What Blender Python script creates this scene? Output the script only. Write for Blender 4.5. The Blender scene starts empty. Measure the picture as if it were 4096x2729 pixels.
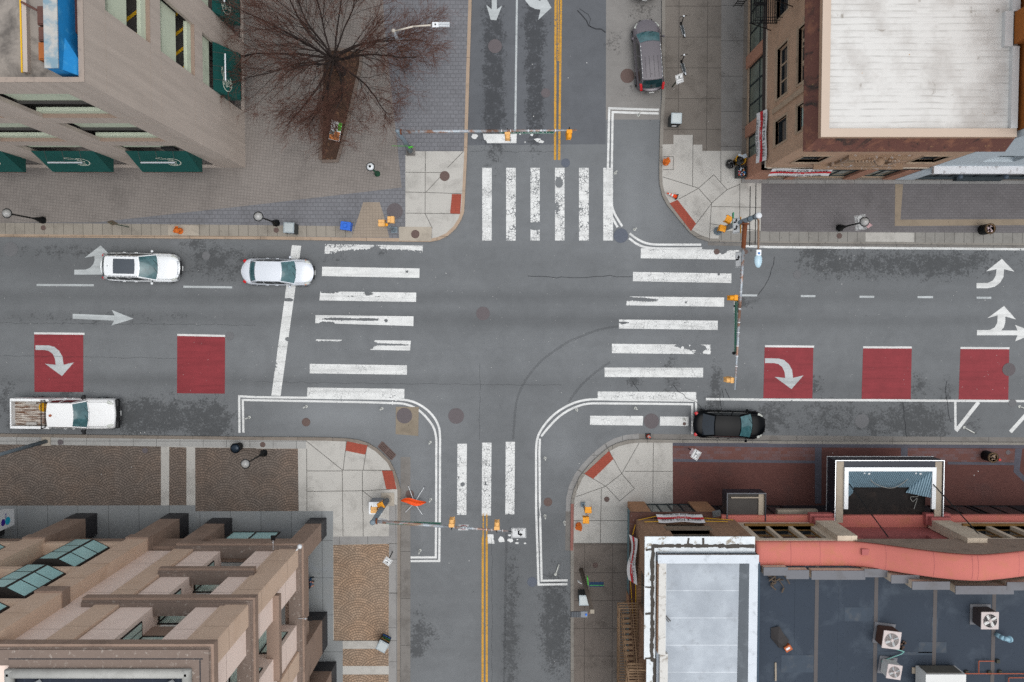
import bpy, math, random
from mathutils import Vector, Matrix
random.seed(7)
C = bpy.context.scene
# ---------------- camera, world, sun, exposure ----------------
F_PX, CAM_H = 3186.0, 54.5            # lens in photo pixels (photo 4096 wide), camera height in metres
TH = -math.atan(124.5/F_PX)           # the drone looks almost straight down, nose a little south
cam = bpy.data.cameras.new('camera'); cam.sensor_width = 36; cam.lens = 36*F_PX/4096
cam.clip_start = 1; cam.clip_end = 600
co = bpy.data.objects.new('camera', cam); C.collection.objects.link(co)
co.location = (0, 0, CAM_H); co.rotation_euler = (TH, 0, 0); C.camera = co
W = bpy.data.worlds.new('World'); C.world = W; W.use_nodes = True
nt = W.node_tree; nt.nodes.clear()
sky = nt.nodes.new('ShaderNodeTexSky'); sky.sky_type = 'NISHITA'; sky.sun_disc = False
SUN_EL, SUN_ROT = math.radians(76), math.radians(115)
sky.sun_elevation = SUN_EL; sky.sun_rotation = SUN_ROT; sky.air_density = 1.0; sky.dust_density = 3.0; sky.ozone_density = 1.0
hs = nt.nodes.new('ShaderNodeHueSaturation'); hs.inputs['Saturation'].default_value = 0.22   # overcast: the sky is nearly white
bg = nt.nodes.new('ShaderNodeBackground'); bg.inputs['Strength'].default_value = 0.15
wo = nt.nodes.new('ShaderNodeOutputWorld')
nt.links.new(sky.outputs[0], hs.inputs['Color']); nt.links.new(hs.outputs[0], bg.inputs[0]); nt.links.new(bg.outputs[0], wo.inputs[0])
sl = bpy.data.lights.new('sun', 'SUN'); sl.energy = 0.55; sl.angle = math.radians(45); sl.color = (1, .985, .96)
so = bpy.data.objects.new('sun', sl); C.collection.objects.link(so)
so.rotation_euler = (math.pi/2-SUN_EL, 0, math.pi-SUN_ROT)
C.view_settings.view_transform = 'Standard'; C.view_settings.look = 'None'; C.view_settings.gamma = 1
C.view_settings.exposure = 0.50; C.view_settings.use_curve_mapping = False
C.cycles.max_bounces = 5; C.cycles.diffuse_bounces = 3; C.cycles.transparent_max_bounces = 8
C.cycles.use_denoising = False

# ---------------- placing helpers ----------------
_c, _s = math.cos(TH), math.sin(TH)
def P(px, py, z=0.0):                 # photo pixel on the level plane z -> place in the world
    x = (px-2048)/F_PX; y = -(py-1364.5)/F_PX
    d = (x, y*_c+_s, y*_s-_c); t = (z-CAM_H)/d[2]
    return Vector((d[0]*t, d[1]*t, z))
def S(c, r, x, y): return ((0,1024,2048,3072)[c]+x/2.296, (0,683,1366,2046)[r]+y/2.296)
def Q(c, r, x, y, z=0.0): return P(*S(c, r, x, y), z)
def path(spec, z):                    # spec: list of (c,r,[(x,y)...])
    return [Q(c, r, x, y, z) for c, r, pts in spec for x, y in pts]
# ---------------- mesh builder ----------------
class MB:
    def __init__(s): s.v=[]; s.f=[]; s.m=[]; s.cur=0; s.att={}
    def mat(s, i): s.cur=i; return s
    def add(s, vs, fs):
        b=len(s.v); s.v += [tuple(p) for p in vs]
        for f in fs: s.f.append(tuple(b+i for i in f)); s.m.append(s.cur)
        return s
    def poly(s, pts): return s.add(pts, [tuple(range(len(pts)))])
    def box(s, x0, y0, z0, x1, y1, z1):
        if x0>x1: x0,x1=x1,x0
        if y0>y1: y0,y1=y1,y0
        if z0>z1: z0,z1=z1,z0
        return s.add([(x0,y0,z0),(x1,y0,z0),(x1,y1,z0),(x0,y1,z0),(x0,y0,z1),(x1,y0,z1),(x1,y1,z1),(x0,y1,z1)],
              [(0,3,2,1),(4,5,6,7),(0,1,5,4),(1,2,6,5),(2,3,7,6),(3,0,4,7)])
    def obox(s, c, size, rz=0, rx=0, ry=0):      # box about centre c
        Mx = Matrix.Rotation(rz,3,'Z') @ Matrix.Rotation(ry,3,'Y') @ Matrix.Rotation(rx,3,'X')
        c=Vector(c); h=[q/2 for q in size]
        vs=[c+Mx@Vector((sx*h[0],sy*h[1],sz*h[2])) for sz in (-1,1) for sx,sy in ((-1,-1),(1,-1),(1,1),(-1,1))]
        return s.add(vs,[(0,3,2,1),(4,5,6,7),(0,1,5,4),(1,2,6,5),(2,3,7,6),(3,0,4,7)])
    def prism(s, pts, z0, z1):
        n=len(pts)
        a=sum(pts[i][0]*pts[(i+1)%n][1]-pts[(i+1)%n][0]*pts[i][1] for i in range(n))
        if a<0: pts=pts[::-1]
        vs=[(p[0],p[1],z0) for p in pts]+[(p[0],p[1],z1) for p in pts]
        return s.add(vs,[tuple(range(n))[::-1],tuple(range(n,2*n))]+[(i,(i+1)%n,n+(i+1)%n,n+i) for i in range(n)])
    def tube(s, p0, p1, r0, r1=None, n=8, caps=True):
        r1=r0 if r1 is None else r1; p0=Vector(p0); p1=Vector(p1); d=(p1-p0)
        if d.length<1e-6: return s
        d.normalize(); u=d.orthogonal().normalized(); w=d.cross(u)
        vs=[p0+(u*math.cos(2*math.pi*i/n)+w*math.sin(2*math.pi*i/n))*r0 for i in range(n)]
        vs+=[p1+(u*math.cos(2*math.pi*i/n)+w*math.sin(2*math.pi*i/n))*r1 for i in range(n)]
        fs=[(i,(i+1)%n,n+(i+1)%n,n+i) for i in range(n)]
        if caps: fs+=[tuple(range(n))[::-1],tuple(range(n,2*n))]
        return s.add(vs,fs)
    def pipe(s, pts, r, n=6):
        for a,b in zip(pts,pts[1:]): s.tube(a,b,r,r,n)
        return s
    def lathe(s, c, prof, n=16, M=None):         # prof: list of (r,z)
        c=Vector(c); vs=[]; fs=[]
        for r,z in prof:
            for i in range(n):
                a=2*math.pi*i/n; p=Vector((r*math.cos(a),r*math.sin(a),z))
                vs.append(c+(M@p if M else p))
        for k in range(len(prof)-1):
            for i in range(n): fs.append((k*n+i,k*n+(i+1)%n,(k+1)*n+(i+1)%n,(k+1)*n+i))
        fs.append(tuple(range(n))[::-1]); fs.append(tuple(range((len(prof)-1)*n,len(prof)*n)))
        return s.add(vs,fs)
    def ball(s, c, r, n=12, k=8, sc=(1,1,1)):
        return s.lathe(c,[(max(.001,r*sc[0]*math.sin(math.pi*j/k)),-r*sc[2]*math.cos(math.pi*j/k)) for j in range(k+1)],n)
    def ribbon(s, pts, w, z=None, up=Vector((0,0,1))):    # flat strip along a path, mitred
        pts=[Vector(p) for p in pts]; L=[];R=[]
        for i,p in enumerate(pts):
            d1=(p-pts[i-1]).normalized() if i>0 else None; d2=(pts[i+1]-p).normalized() if i<len(pts)-1 else None
            if d1 is None: d1=d2
            if d2 is None: d2=d1
            n1=up.cross(d1); n2=up.cross(d2); nn=(n1+n2)
            nn=nn.normalized(); k=1/max(.5,nn.dot(n1))
            L.append(p+nn*w/2*k); R.append(p-nn*w/2*k)
        vs=L+R; n=len(pts)
        return s.add(vs,[(n+i,n+i+1,i+1,i) for i in range(n-1)])
    def build(s, name, mats, parent=None, smooth=False, loc=None, bevel=0, subd=0):
        me=bpy.data.meshes.new(name)
        if not isinstance(mats,(list,tuple)): mats=[mats]
        vs=s.v
        if loc is not None: vs=[(a[0]-loc[0],a[1]-loc[1],a[2]-loc[2]) for a in s.v]
        me.from_pydata(vs,[],s.f)
        for m in mats: me.materials.append(m)
        me.polygons.foreach_set('material_index', s.m)
        if smooth: me.polygons.foreach_set('use_smooth',[True]*len(s.f))
        for k,vals in s.att.items():
            a=me.attributes.new(k,'FLOAT','POINT'); a.data.foreach_set('value',vals)
        me.update()
        o=bpy.data.objects.new(name,me); C.collection.objects.link(o)
        if loc is not None: o.location=loc
        if parent is not None: o.parent=parent
        if bevel:
            b=o.modifiers.new('bevel','BEVEL'); b.width=bevel; b.segments=2; b.limit_method='ANGLE'
        if subd:
            b=o.modifiers.new('sub','SUBSURF'); b.levels=subd; b.render_levels=subd
        return o
def tag(o, label=None, cat=None, group=None, kind=None):
    if label: o['label']=label
    if cat: o['category']=cat
    if group: o['group']=group
    if kind: o['kind']=kind
    return o
def thing(name, label, cat, loc=(0,0,0), rz=0, group=None):
    o=bpy.data.objects.new(name,None); C.collection.objects.link(o); o.empty_display_size=.2
    o.location=loc; o.rotation_euler=(0,0,rz); return tag(o,label,cat,group)
def struct(o): o['kind']='structure'; return o
def dup(root, loc, rz=0, label=None, cat=None, group=None):
    r=root.copy(); C.collection.objects.link(r); r.location=loc; r.rotation_euler=(0,0,rz)
    if label: r['label']=label
    if group: r['group']=group
    for ch in list(root.children):
        c=ch.copy(); C.collection.objects.link(c); c.parent=r
        for g in list(ch.children):
            d=g.copy(); C.collection.objects.link(d); d.parent=c
    return r
def text(name, s, size, mat, parent, loc, rot=(0,0,0), sx=1.0, bold=.0, align='CENTER', ext=.002):
    cu=bpy.data.curves.new(name,'FONT'); cu.body=s; cu.size=size; cu.align_x=align; cu.align_y='CENTER'
    cu.offset=bold*size; cu.extrude=ext; cu.resolution_u=2; cu.space_line=.85
    tmp=bpy.data.objects.new('tmp',cu); C.collection.objects.link(tmp); dg=bpy.context.evaluated_depsgraph_get()
    me=bpy.data.meshes.new_from_object(tmp.evaluated_get(dg)); me.name=name; me.materials.clear(); me.materials.append(mat)
    bpy.data.objects.remove(tmp); bpy.data.curves.remove(cu)
    o=bpy.data.objects.new(name,me); C.collection.objects.link(o); o.parent=parent
    o.location=loc; o.rotation_euler=rot; o.scale=(sx,1,1); return o
# ---------------- materials ----------------
def lin(h):
    h=h.lstrip('#'); c=[int(h[i:i+2],16)/255 for i in (0,2,4)]
    return tuple((q/12.92 if q<=.04045 else ((q+.055)/1.055)**2.4) for q in c)+(1,)
class NG:
    def __init__(s, name, rough=.85, metal=0, spec=.35):
        s.m=bpy.data.materials.new(name); s.m.use_nodes=True; s.t=s.m.node_tree; s.n=s.t.nodes
        s.b=s.n['Principled BSDF']; s.b.inputs['Roughness'].default_value=rough; s.b.inputs['Metallic'].default_value=metal
        s.b.inputs['Specular IOR Level'].default_value=spec
        s.tc=s.n.new('ShaderNodeTexCoord').outputs['Object']; s.co=s.tc
    def L(s,a,b): s.t.links.new(a,b)
    def put(s,inp,v):
        if hasattr(v,'is_output'): s.L(v,inp)
        elif v is not None: inp.default_value=v
    def math(s,op,a,b=None,c=None,clamp=False):
        n=s.n.new('ShaderNodeMath'); n.operation=op; n.use_clamp=clamp
        s.put(n.inputs[0],a)
        if b is not None: s.put(n.inputs[1],b)
        if c is not None: s.put(n.inputs[2],c)
        return n.outputs[0]
    def noise(s,scale,detail=4,rough=.55,vec=None,w=None,dist=0):
        n=s.n.new('ShaderNodeTexNoise'); n.inputs['Scale'].default_value=scale; n.inputs['Detail'].default_value=detail
        n.inputs['Roughness'].default_value=rough; n.inputs['Distortion'].default_value=dist; s.L(vec or s.co,n.inputs['Vector']); return n.outputs['Fac']
    def map(s,scale=(1,1,1),rot=0,loc=(0,0,0),vec=None):
        n=s.n.new('ShaderNodeMapping'); n.inputs['Scale'].default_value=scale; n.inputs['Rotation'].default_value=(0,0,rot); n.inputs['Location'].default_value=loc
        s.L(vec or s.co,n.inputs['Vector']); return n.outputs[0]
    def ramp(s,f,lo,hi,a=0.0,b=1.0):
        n=s.n.new('ShaderNodeMapRange'); n.clamp=True; s.L(f,n.inputs[0]); n.inputs[1].default_value=lo; n.inputs[2].default_value=hi
        n.inputs[3].default_value=a; n.inputs[4].default_value=b; return n.outputs[0]
    def mix(s,f,a,b,mode='MIX'):
        n=s.n.new('ShaderNodeMix'); n.data_type='RGBA'; n.blend_type=mode
        s.put(n.inputs[0],f); s.put(n.inputs[6],a); s.put(n.inputs[7],b); return n.outputs[2]
    def attr(s,name):
        n=s.n.new('ShaderNodeAttribute'); n.attribute_name=name; return n.outputs['Fac']
    def wallco(s):                     # u along the wall, v up
        g=s.n.new('ShaderNodeNewGeometry'); sn=s.n.new('ShaderNodeSeparateXYZ'); s.L(g.outputs['True Normal'],sn.inputs[0])
        sp=s.n.new('ShaderNodeSeparateXYZ'); s.L(s.tc,sp.inputs[0])
        nx=s.math('GREATER_THAN',s.math('ABSOLUTE',sn.outputs[0]),.5)
        u=s.math('ADD',s.math('MULTIPLY',nx,sp.outputs[1]),s.math('MULTIPLY',s.math('SUBTRACT',1.0,nx),sp.outputs[0]))
        nz=s.math('GREATER_THAN',s.math('ABSOLUTE',sn.outputs[2]),.7)
        v=s.math('ADD',s.math('MULTIPLY',nz,sp.outputs[1]),s.math('MULTIPLY',s.math('SUBTRACT',1.0,nz),sp.outputs[2]))
        c=s.n.new('ShaderNodeCombineXYZ'); s.L(u,c.inputs[0]); s.L(v,c.inputs[1]); return c.outputs[0]
    def brick(s,vec,bw,rh,mortar,c1,c2,cm,off=.5,bias=0,smooth=.1):
        n=s.n.new('ShaderNodeTexBrick'); n.inputs['Scale'].default_value=1; n.offset=off; s.L(vec,n.inputs['Vector'])
        n.inputs['Brick Width'].default_value=bw; n.inputs['Row Height'].default_value=rh; n.inputs['Mortar Size'].default_value=mortar
        n.inputs['Mortar Smooth'].default_value=smooth; n.inputs['Bias'].default_value=bias
        s.put(n.inputs['Color1'],c1); s.put(n.inputs['Color2'],c2); s.put(n.inputs['Mortar'],cm); return n.outputs['Color'],n.outputs['Fac']
    def bump(s,h,strength=.3,dist=.02):
        n=s.n.new('ShaderNodeBump'); n.inputs['Strength'].default_value=strength; n.inputs['Distance'].default_value=dist
        s.L(h,n.inputs['Height']); s.L(n.outputs[0],s.b.inputs['Normal'])
    def out(s,col): s.put(s.b.inputs['Base Color'],col); return s.m
def mul(c,k): return (c[0]*k,c[1]*k,c[2]*k,1)
def M(name,h,rough=.8,metal=0,var=.18,scale=2.0,spec=.35,dirt=None,dk=.45,dscale=1.2,dth=(.52,.7),fine=0,coat=0):
    g=NG(name,rough,metal,spec); c=lin(h)
    col=g.mix(g.noise(scale,5,.6),mul(c,1-var),mul(c,1+var))
    if fine: col=g.mix(g.noise(22,3,.7),g.mix(.5,col,mul(c,1-fine)),g.mix(.5,col,mul(c,1+fine)))
    if dirt: col=g.mix(g.math('MULTIPLY',g.ramp(g.noise(dscale,6,.65,dist=.3),dth[0],dth[1]),dk),col,lin(dirt))
    if coat: g.b.inputs['Coat Weight'].default_value=coat; g.b.inputs['Coat Roughness'].default_value=.06
    return g.out(col)
# ---------------- ground materials ----------------
def asphalt(name, base, cool=1.0):
    g=NG(name,.88,0,.3); c=lin(base)
    fine=g.noise(17,4,.75); mid=g.noise(2.2,5,.6); big=g.noise(.16,4,.55)
    str_=g.noise(1.0,5,.6,vec=g.map((.12,1.4,1)))
    col=g.mix(g.ramp(fine,.28,.72),mul(c,.50),mul(c,1.55)); f2=g.noise(7.5,3,.8); col=g.mix(.35,col,g.mix(g.ramp(f2,.3,.7),mul(c,.62),mul(c,1.4)))
    col=g.mix(.5,col,g.mix(g.ramp(mid,.3,.7),mul(c,.66),mul(c,1.34))); m3=g.noise(.55,6,.7,dist=.6); col=g.mix(.55,col,g.mix(g.ramp(m3,.32,.68),mul(c,.68),mul(c,1.3)))
    col=g.mix(.42,col,g.mix(big,mul(c,.66),mul(c,1.34)))
    col=g.mix(.22,col,g.mix(str_,mul(c,.6),mul(c,1.4)))
    tone=g.attr('tone')                           # worn paler / oilier darker bands
    col=g.mix(g.math('MULTIPLY',g.ramp(tone,0,1),.8),col,mul(c,1.75)); col=g.mix(g.math('MULTIPLY',g.ramp(tone,0,-1),.8),col,mul(c,.42))
    st=g.attr('stain'); nn=g.math('ADD',g.math('MULTIPLY',g.noise(7.5,5,.7,dist=.7),.6),g.math('MULTIPLY',g.noise(1.7,5,.6),.4))     # blotchy oil marks
    k=g.ramp(g.math('ADD',nn,g.math('MULTIPLY',st,.20)),.60,.67)
    col=g.mix(g.math('MULTIPLY',k,g.ramp(st,.02,.3,0,.75)),col,mul(c,.36))
    sp=g.n.new('ShaderNodeTexVoronoi'); sp.inputs['Scale'].default_value=1.9; g.L(g.co,sp.inputs['Vector'])
    dots=g.math('LESS_THAN',sp.outputs['Distance'],g.math('MULTIPLY',g.ramp(g.noise(1.3,2),.5,.75),.11))
    col=g.mix(g.math('MULTIPLY',dots,.6),col,mul(c,.4))      # gum and tar spots
    g.bump(fine,.25,.01); return g.out(col)
ASPH=asphalt('asphalt','#6b6e70'); ASPH_D=asphalt('asphalt_dark','#5b5e62'); ASPH_L=asphalt('asphalt_pale','#7d7b78')
def paint(name, h, crack=1.0):
    g=NG(name,.7,0,.3); c=lin(h)
    w=g.attr('wear'); ck=g.attr('crack')
    n=g.noise(7,8,.72); 
    v=g.n.new('ShaderNodeTexVoronoi'); v.feature='DISTANCE_TO_EDGE'; v.inputs['Scale'].default_value=5.5; g.L(g.co,v.inputs['Vector'])
    a1=g.math('GREATER_THAN',n,g.math('ADD',g.math('MULTIPLY',w,.52),.16))
    a2=g.math('GREATER_THAN',g.math('ADD',v.outputs['Distance'],g.math('MULTIPLY',g.noise(3,4),.0)),g.math('MULTIPLY',ck,g.ramp(g.noise(1.4,4),.40,.75,0,.085)))
    a=g.math('MULTIPLY',a1,a2)
    col=g.mix(g.noise(1.6,6,.65),mul(c,.70),mul(c,1.1)); sk_=g.noise(1.2,6,.7,vec=g.map((.22,2.2,1))); col=g.mix(g.math('MULTIPLY',g.ramp(sk_,.50,.75),.42),col,mul(c,.40)); bg_=g.noise(.5,5,.65); col=g.mix(g.math('MULTIPLY',g.ramp(bg_,.5,.7),.28),col,mul(c,.5)); sk2=g.noise(.9,5,.65,vec=g.map((.10,2.6,1),loc=(3,1,0))); col=g.mix(g.math('MULTIPLY',g.ramp(sk2,.52,.66),.30),col,mul(c,.30)); col=g.mix(g.math('MULTIPLY',g.ramp(g.noise(9,5,.7),.5,.75),.3),col,mul(c,.45))
    tr=g.n.new('ShaderNodeBsdfTransparent'); mx=g.n.new('ShaderNodeMixShader'); g.L(a,mx.inputs[0]); g.L(tr.outputs[0],mx.inputs[1]); g.L(g.b.outputs[0],mx.inputs[2])
    g.L(mx.outputs[0],g.n['Material Output'].inputs['Surface']); return g.out(col)
PW=paint('road_paint_white','#dddfdd'); PWD=paint('road_paint_worn_white','#b9bfc0'); PY=paint('road_paint_yellow','#c99736'); PR=paint('road_paint_red','#8a3339')
CR=NG('crack_filler',.9).out(lin('#303235'))
def concrete(name,h,joint=None,var=.16,stain='#3c3630',sk=.35,off=0.0,sth=(.5,.72)):
    g=NG(name,.85,0,.3); c=lin(h)
    fn=g.noise(16,4,.75)
    col=g.mix(g.noise(.7,5,.6),mul(c,1-var*.9),mul(c,1+var*.8)); col=g.mix(.4,col,g.mix(fn,mul(c,.62),mul(c,1.35)))
    if joint:
        w,h2,ox,oy=joint
        bc,bf=g.brick(g.map(loc=(ox,oy,0)),w,h2,.018,mul(c,.90),mul(c,1.1),mul(c,.5),off=off)
        col=g.mix(g.math('MULTIPLY',bf,.8),g.mix(.35,col,bc),mul(c,.32))
    col=g.mix(g.math('MULTIPLY',g.ramp(g.noise(.75,7,.7,dist=.4),*sth),sk),col,lin(stain))
    sp=g.n.new('ShaderNodeTexVoronoi'); sp.inputs['Scale'].default_value=2.6; g.L(g.co,sp.inputs['Vector'])
    dots=g.math('LESS_THAN',sp.outputs['Distance'],g.math('MULTIPLY',g.ramp(g.noise(1.7,2),.42,.7),.13))
    col=g.mix(g.math('MULTIPLY',dots,.6),col,mul(c,.3))
    g.bump(fn,.2,.01); return g.out(col)
def pavers(name,h,bw,rh,rot=0,var=.18,mort=.35,h2=None,stain='#3a3634',sk=.3,off=.5,ms=.014):
    g=NG(name,.88,0,.3); c=lin(h); c2=lin(h2) if h2 else mul(c,1+var)
    wob=g.n.new('ShaderNodeVectorMath'); wob.operation='ADD'
    nz=g.n.new('ShaderNodeTexNoise'); nz.inputs['Scale'].default_value=.8; g.L(g.co,nz.inputs['Vector'])
    sc=g.n.new('ShaderNodeVectorMath'); sc.operation='SCALE'; sc.inputs[3].default_value=.03; g.L(nz.outputs['Color'],sc.inputs[0])
    g.L(g.map(rot=rot),wob.inputs[0]); g.L(sc.outputs[0],wob.inputs[1])
    bc,bf=g.brick(wob.outputs[0],bw,rh,ms,mul(c,1-var),c2,mul(c,mort),off=off,smooth=.3)
    col=g.mix(.35,bc,g.mix(g.noise(12,4,.75),mul(c,.6),mul(c,1.4)))
    col=g.mix(.4,col,g.mix(g.noise(.5,5,.6),mul(c,.72),mul(c,1.25)))
    col=g.mix(g.math('MULTIPLY',g.ramp(g.noise(.6,7,.7,dist=.5),.5,.75),sk),col,lin(stain))
    g.bump(bf,-.3,.01); return g.out(col)
def fancobble(name,h,h2):
    g=NG(name,.88,0,.3); c=lin(h)
    sp=g.n.new('ShaderNodeSeparateXYZ'); g.L(g.co,sp.inputs[0]); X,Y=sp.outputs[0],sp.outputs[1]
    w,hh,R=1.52,.80,1.72
    j0=g.math('FLOOR',g.math('DIVIDE',Y,hh)); d=None; ang=None
    for k in (0,-1,-2):               # fans lower on the page lie over the upper ones
        j=g.math('ADD',j0,float(k)); odd=g.math('MULTIPLY',g.math('PINGPONG',j,1.0),w)
        xr=g.math('WRAP',g.math('SUBTRACT',X,odd),w,-w); dy=g.math('SUBTRACT',Y,g.math('MULTIPLY',j,hh))
        dd=g.math('SQRT',g.math('ADD',g.math('MULTIPLY',xr,xr),g.math('MULTIPLY',dy,dy))); aa=g.math('ARCTAN2',dy,xr)
        if d is None: d,ang=dd,aa
        else:
            ins=g.math('LESS_THAN',dd,R); inv=g.math('SUBTRACT',1.0,ins)
            d=g.math('ADD',g.math('MULTIPLY',dd,ins),g.math('MULTIPLY',d,inv)); ang=g.math('ADD',g.math('MULTIPLY',aa,ins),g.math('MULTIPLY',ang,inv))
    st=.172; rn=g.math('DIVIDE',d,st); ri=g.math('FLOOR',rn); rf=g.math('ABSOLUTE',g.math('SUBTRACT',g.math('FRACT',rn),.5))
    cnt=g.math('ROUND',g.math('MULTIPLY',g.math('ADD',ri,.5),2*math.pi)); an=g.math('MULTIPLY',g.math('DIVIDE',ang,2*math.pi),cnt)
    af=g.math('ABSOLUTE',g.math('SUBTRACT',g.math('FRACT',an),.5)); e=g.math('MAXIMUM',rf,g.math('SUBTRACT',af,.05)); joint=g.ramp(e,.33,.45)
    cb=g.n.new('ShaderNodeCombineXYZ'); g.L(ri,cb.inputs[0]); g.L(g.math('FLOOR',an),cb.inputs[1]); g.L(g.math('FLOOR',g.math('DIVIDE',X,.9)),cb.inputs[2])
    wn=g.n.new('ShaderNodeTexWhiteNoise'); g.L(cb.outputs[0],wn.inputs['Vector'])
    warm=g.ramp(g.noise(.35,4,.6),.42,.66)
    col=g.mix(wn.outputs['Value'],mul(c,.8),mul(c,1.22)); col=g.mix(g.math('MULTIPLY',warm,.6),col,g.mix(wn.outputs['Value'],mul(lin(h2),.75),mul(lin(h2),1.3)))
    col=g.mix(.3,col,g.mix(g.noise(14,4,.7),mul(c,.5),mul(c,1.5)))
    col=g.mix(g.math('MULTIPLY',g.ramp(g.noise(.5,6,.7),.5,.72),.45),col,mul(c,.5))
    col=g.mix(g.math('MULTIPLY',joint,.85),col,mul(c,.22)); g.bump(joint,-.4,.01); return g.out(col)
CONC=concrete('concrete_light','#aeaca6'); CONC_B=concrete('concrete_beige','#a39b8e'); CONC_G=concrete('concrete_grey','#8b8a88',joint=(1.95,2.4,.2,.4))
CONC_DK=concrete('concrete_weathered','#726a63',joint=(1.93,1.95,.77,.6),sk=.55); CONC_NE=concrete('concrete_brownish','#767069',joint=(1.93,2.05,.35,.1),sk=.45)
CONC_PL=concrete('concrete_pale_column','#7f7d7a',joint=(4,2.35,.1,.7))
SLAB=concrete('square_slabs','#8d877d',joint=(.66,3,.1,0)); SLAB_E=concrete('square_slabs_grey','#85837e',joint=(.66,3,.3,0)); SLAB_S=concrete('slabs_pale','#9a9a97',joint=(1.6,3,.4,0),sk=.25)
KERB_W=concrete('kerb_warm','#a28f7c',joint=(2.4,6,.3,1)); KERB_G=concrete('kerb_grey','#85817a',joint=(2.4,6,.3,1)); KERB_T=concrete('kerb_tan','#7d756c',joint=(2.4,6,.3,1))
GUT=concrete('gutter_concrete','#75726e',joint=(3.3,3.3,.2,.2),sk=.5); KERB_R=concrete('kerb_red','#8d6058')
PAV_D=pavers('pavers_dark','#717276',.36,.27,var=.15,mort=.34,ms=.03); PAV_T=pavers('pavers_tan','#807a75',.21,.20,rot=math.radians(6),var=.12,off=.0,mort=.40,ms=.02)
PAV_T2=pavers('pavers_tan_small','#938779',.21,.2,off=0,var=.08,mort=.5,ms=.017)
PAV_E=pavers('pavers_charcoal','#6c696a',.30,.17,var=.14,mort=.42,ms=.02); SLATE=concrete('slate_slabs','#818484',joint=(2.1,2.6,.5,.3),var=.2,stain='#7f8790',sk=.3)
SLATE2=concrete('slate_slabs_blue','#64676b',joint=(2.6,1.8,.5,.3),var=.2,stain='#8a929a',sk=.35)
BRK=pavers('brick_red_paving','#5b3a35',.21,.105,var=.22,h2='#65443d',mort=.75,stain='#3f3534',sk=.5); BRK_M=pavers('brick_mixed_paving','#6b4740',.42,.21,var=.3,h2='#5e6068',mort=.7,sk=.3)
BRK_B=pavers('brick_blue_paving','#52525b',.30,.15,var=.2,mort=.6,sk=.3); FAN=fancobble('fan_cobbles','#6f655d','#7d6756')
FAN2=fancobble('fan_cobbles_warm','#94816f','#a08064')
TAN=concrete('tan_band','#8c7f6e'); TACT=pavers('tactile_red','#94493a',.3,.15,var=.12,off=0,mort=.55)
SOIL=M('planter_soil','#423127',.95,var=.6,scale=7,dirt='#7a5b44',dk=.8,dscale=5,dth=(.55,.64),fine=.7)
JOINT=NG('joint_dark',.9).out(lin('#55534f'))
IRON=M('cast_iron','#5e585a',.8,0,var=.22,scale=9,fine=.2); IRON_R=M('cast_iron_rusty','#5f4f4a',.8,0,var=.25,scale=9); IRON_B=M('cast_iron_blue','#555b66',.7,0,var=.22,scale=9)

# ---------------- ground: one asphalt sheet ----------------
blobs=[ # (c,r,x,y, rx, ry metres, stain)
 (1,0,2180,300,.6,3,.75),(1,0,2180,700,.7,5,.85),(1,0,2190,1100,.7,2.5,.85),(2,0,200,600,.6,5,.75),(2,0,220,950,.6,3,.8),(2,0,1200,100,1.2,.9,.6),(2,0,930,400,.5,.8,.8),
 (0,1,600,740,5,.5,.6),(0,1,2050,850,2.5,1.4,.7),(0,1,1900,790,1,1,.4),(0,1,1780,660,.8,.3,.8),(0,2,1500,700,4,1.3,.95),(0,2,1950,750,1.2,1.6,.95),(0,2,1250,680,2,1,.8),
 (0,2,60,560,.8,2.2,.7),(0,2,620,470,.6,.4,.9),(0,1,350,1350,4,.5,.4),(0,1,1500,1350,6,.7,.35),(1,1,700,800,2,.6,.4),
 (3,1,450,730,1.2,.5,.9),(3,1,1050,850,4.5,1.1,.75),(3,1,1700,870,3,.9,.8),(3,1,550,880,2,.7,.6),(3,1,2000,740,.8,.6,.5),
 (3,2,560,700,2.5,1.4,.75),(3,2,1230,720,2,1.5,.85),(3,2,1480,780,1.5,1.3,.85),(3,2,940,750,.4,.6,.8),(3,2,30,700,1,1.5,.9),(3,2,1900,780,.5,.7,.7),(3,2,440,390,.5,.8,.8),
 (3,2,1380,390,.8,.8,.7),(3,2,1650,450,.5,1,.7),(2,2,1120,350,.5,.7,.95),(2,2,1460,320,.5,1.5,.95),(2,2,1880,400,.5,1.6,1),(2,2,1840,570,.5,.6,.6),
 (2,3,380,800,.9,2.4,.95),(2,3,400,1200,1.1,2.6,1),(1,3,1500,1100,.8,1.6,.9),(1,3,1470,1270,.5,.5,1),(1,3,2320,1200,.5,5,.6),(2,3,20,900,.6,8,.5),(1,3,1700,1130,1,.5,.5),
 (2,0,210,200,.9,2,.8),(1,1,1150,750,.4,.3,.7),(2,1,2150,1200,.8,.5,.9),(2,1,2150,740,.35,.3,1),(3,1,2300,800,.6,1,.4),(2,0,1080,830,2,.8,.3)]
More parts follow.
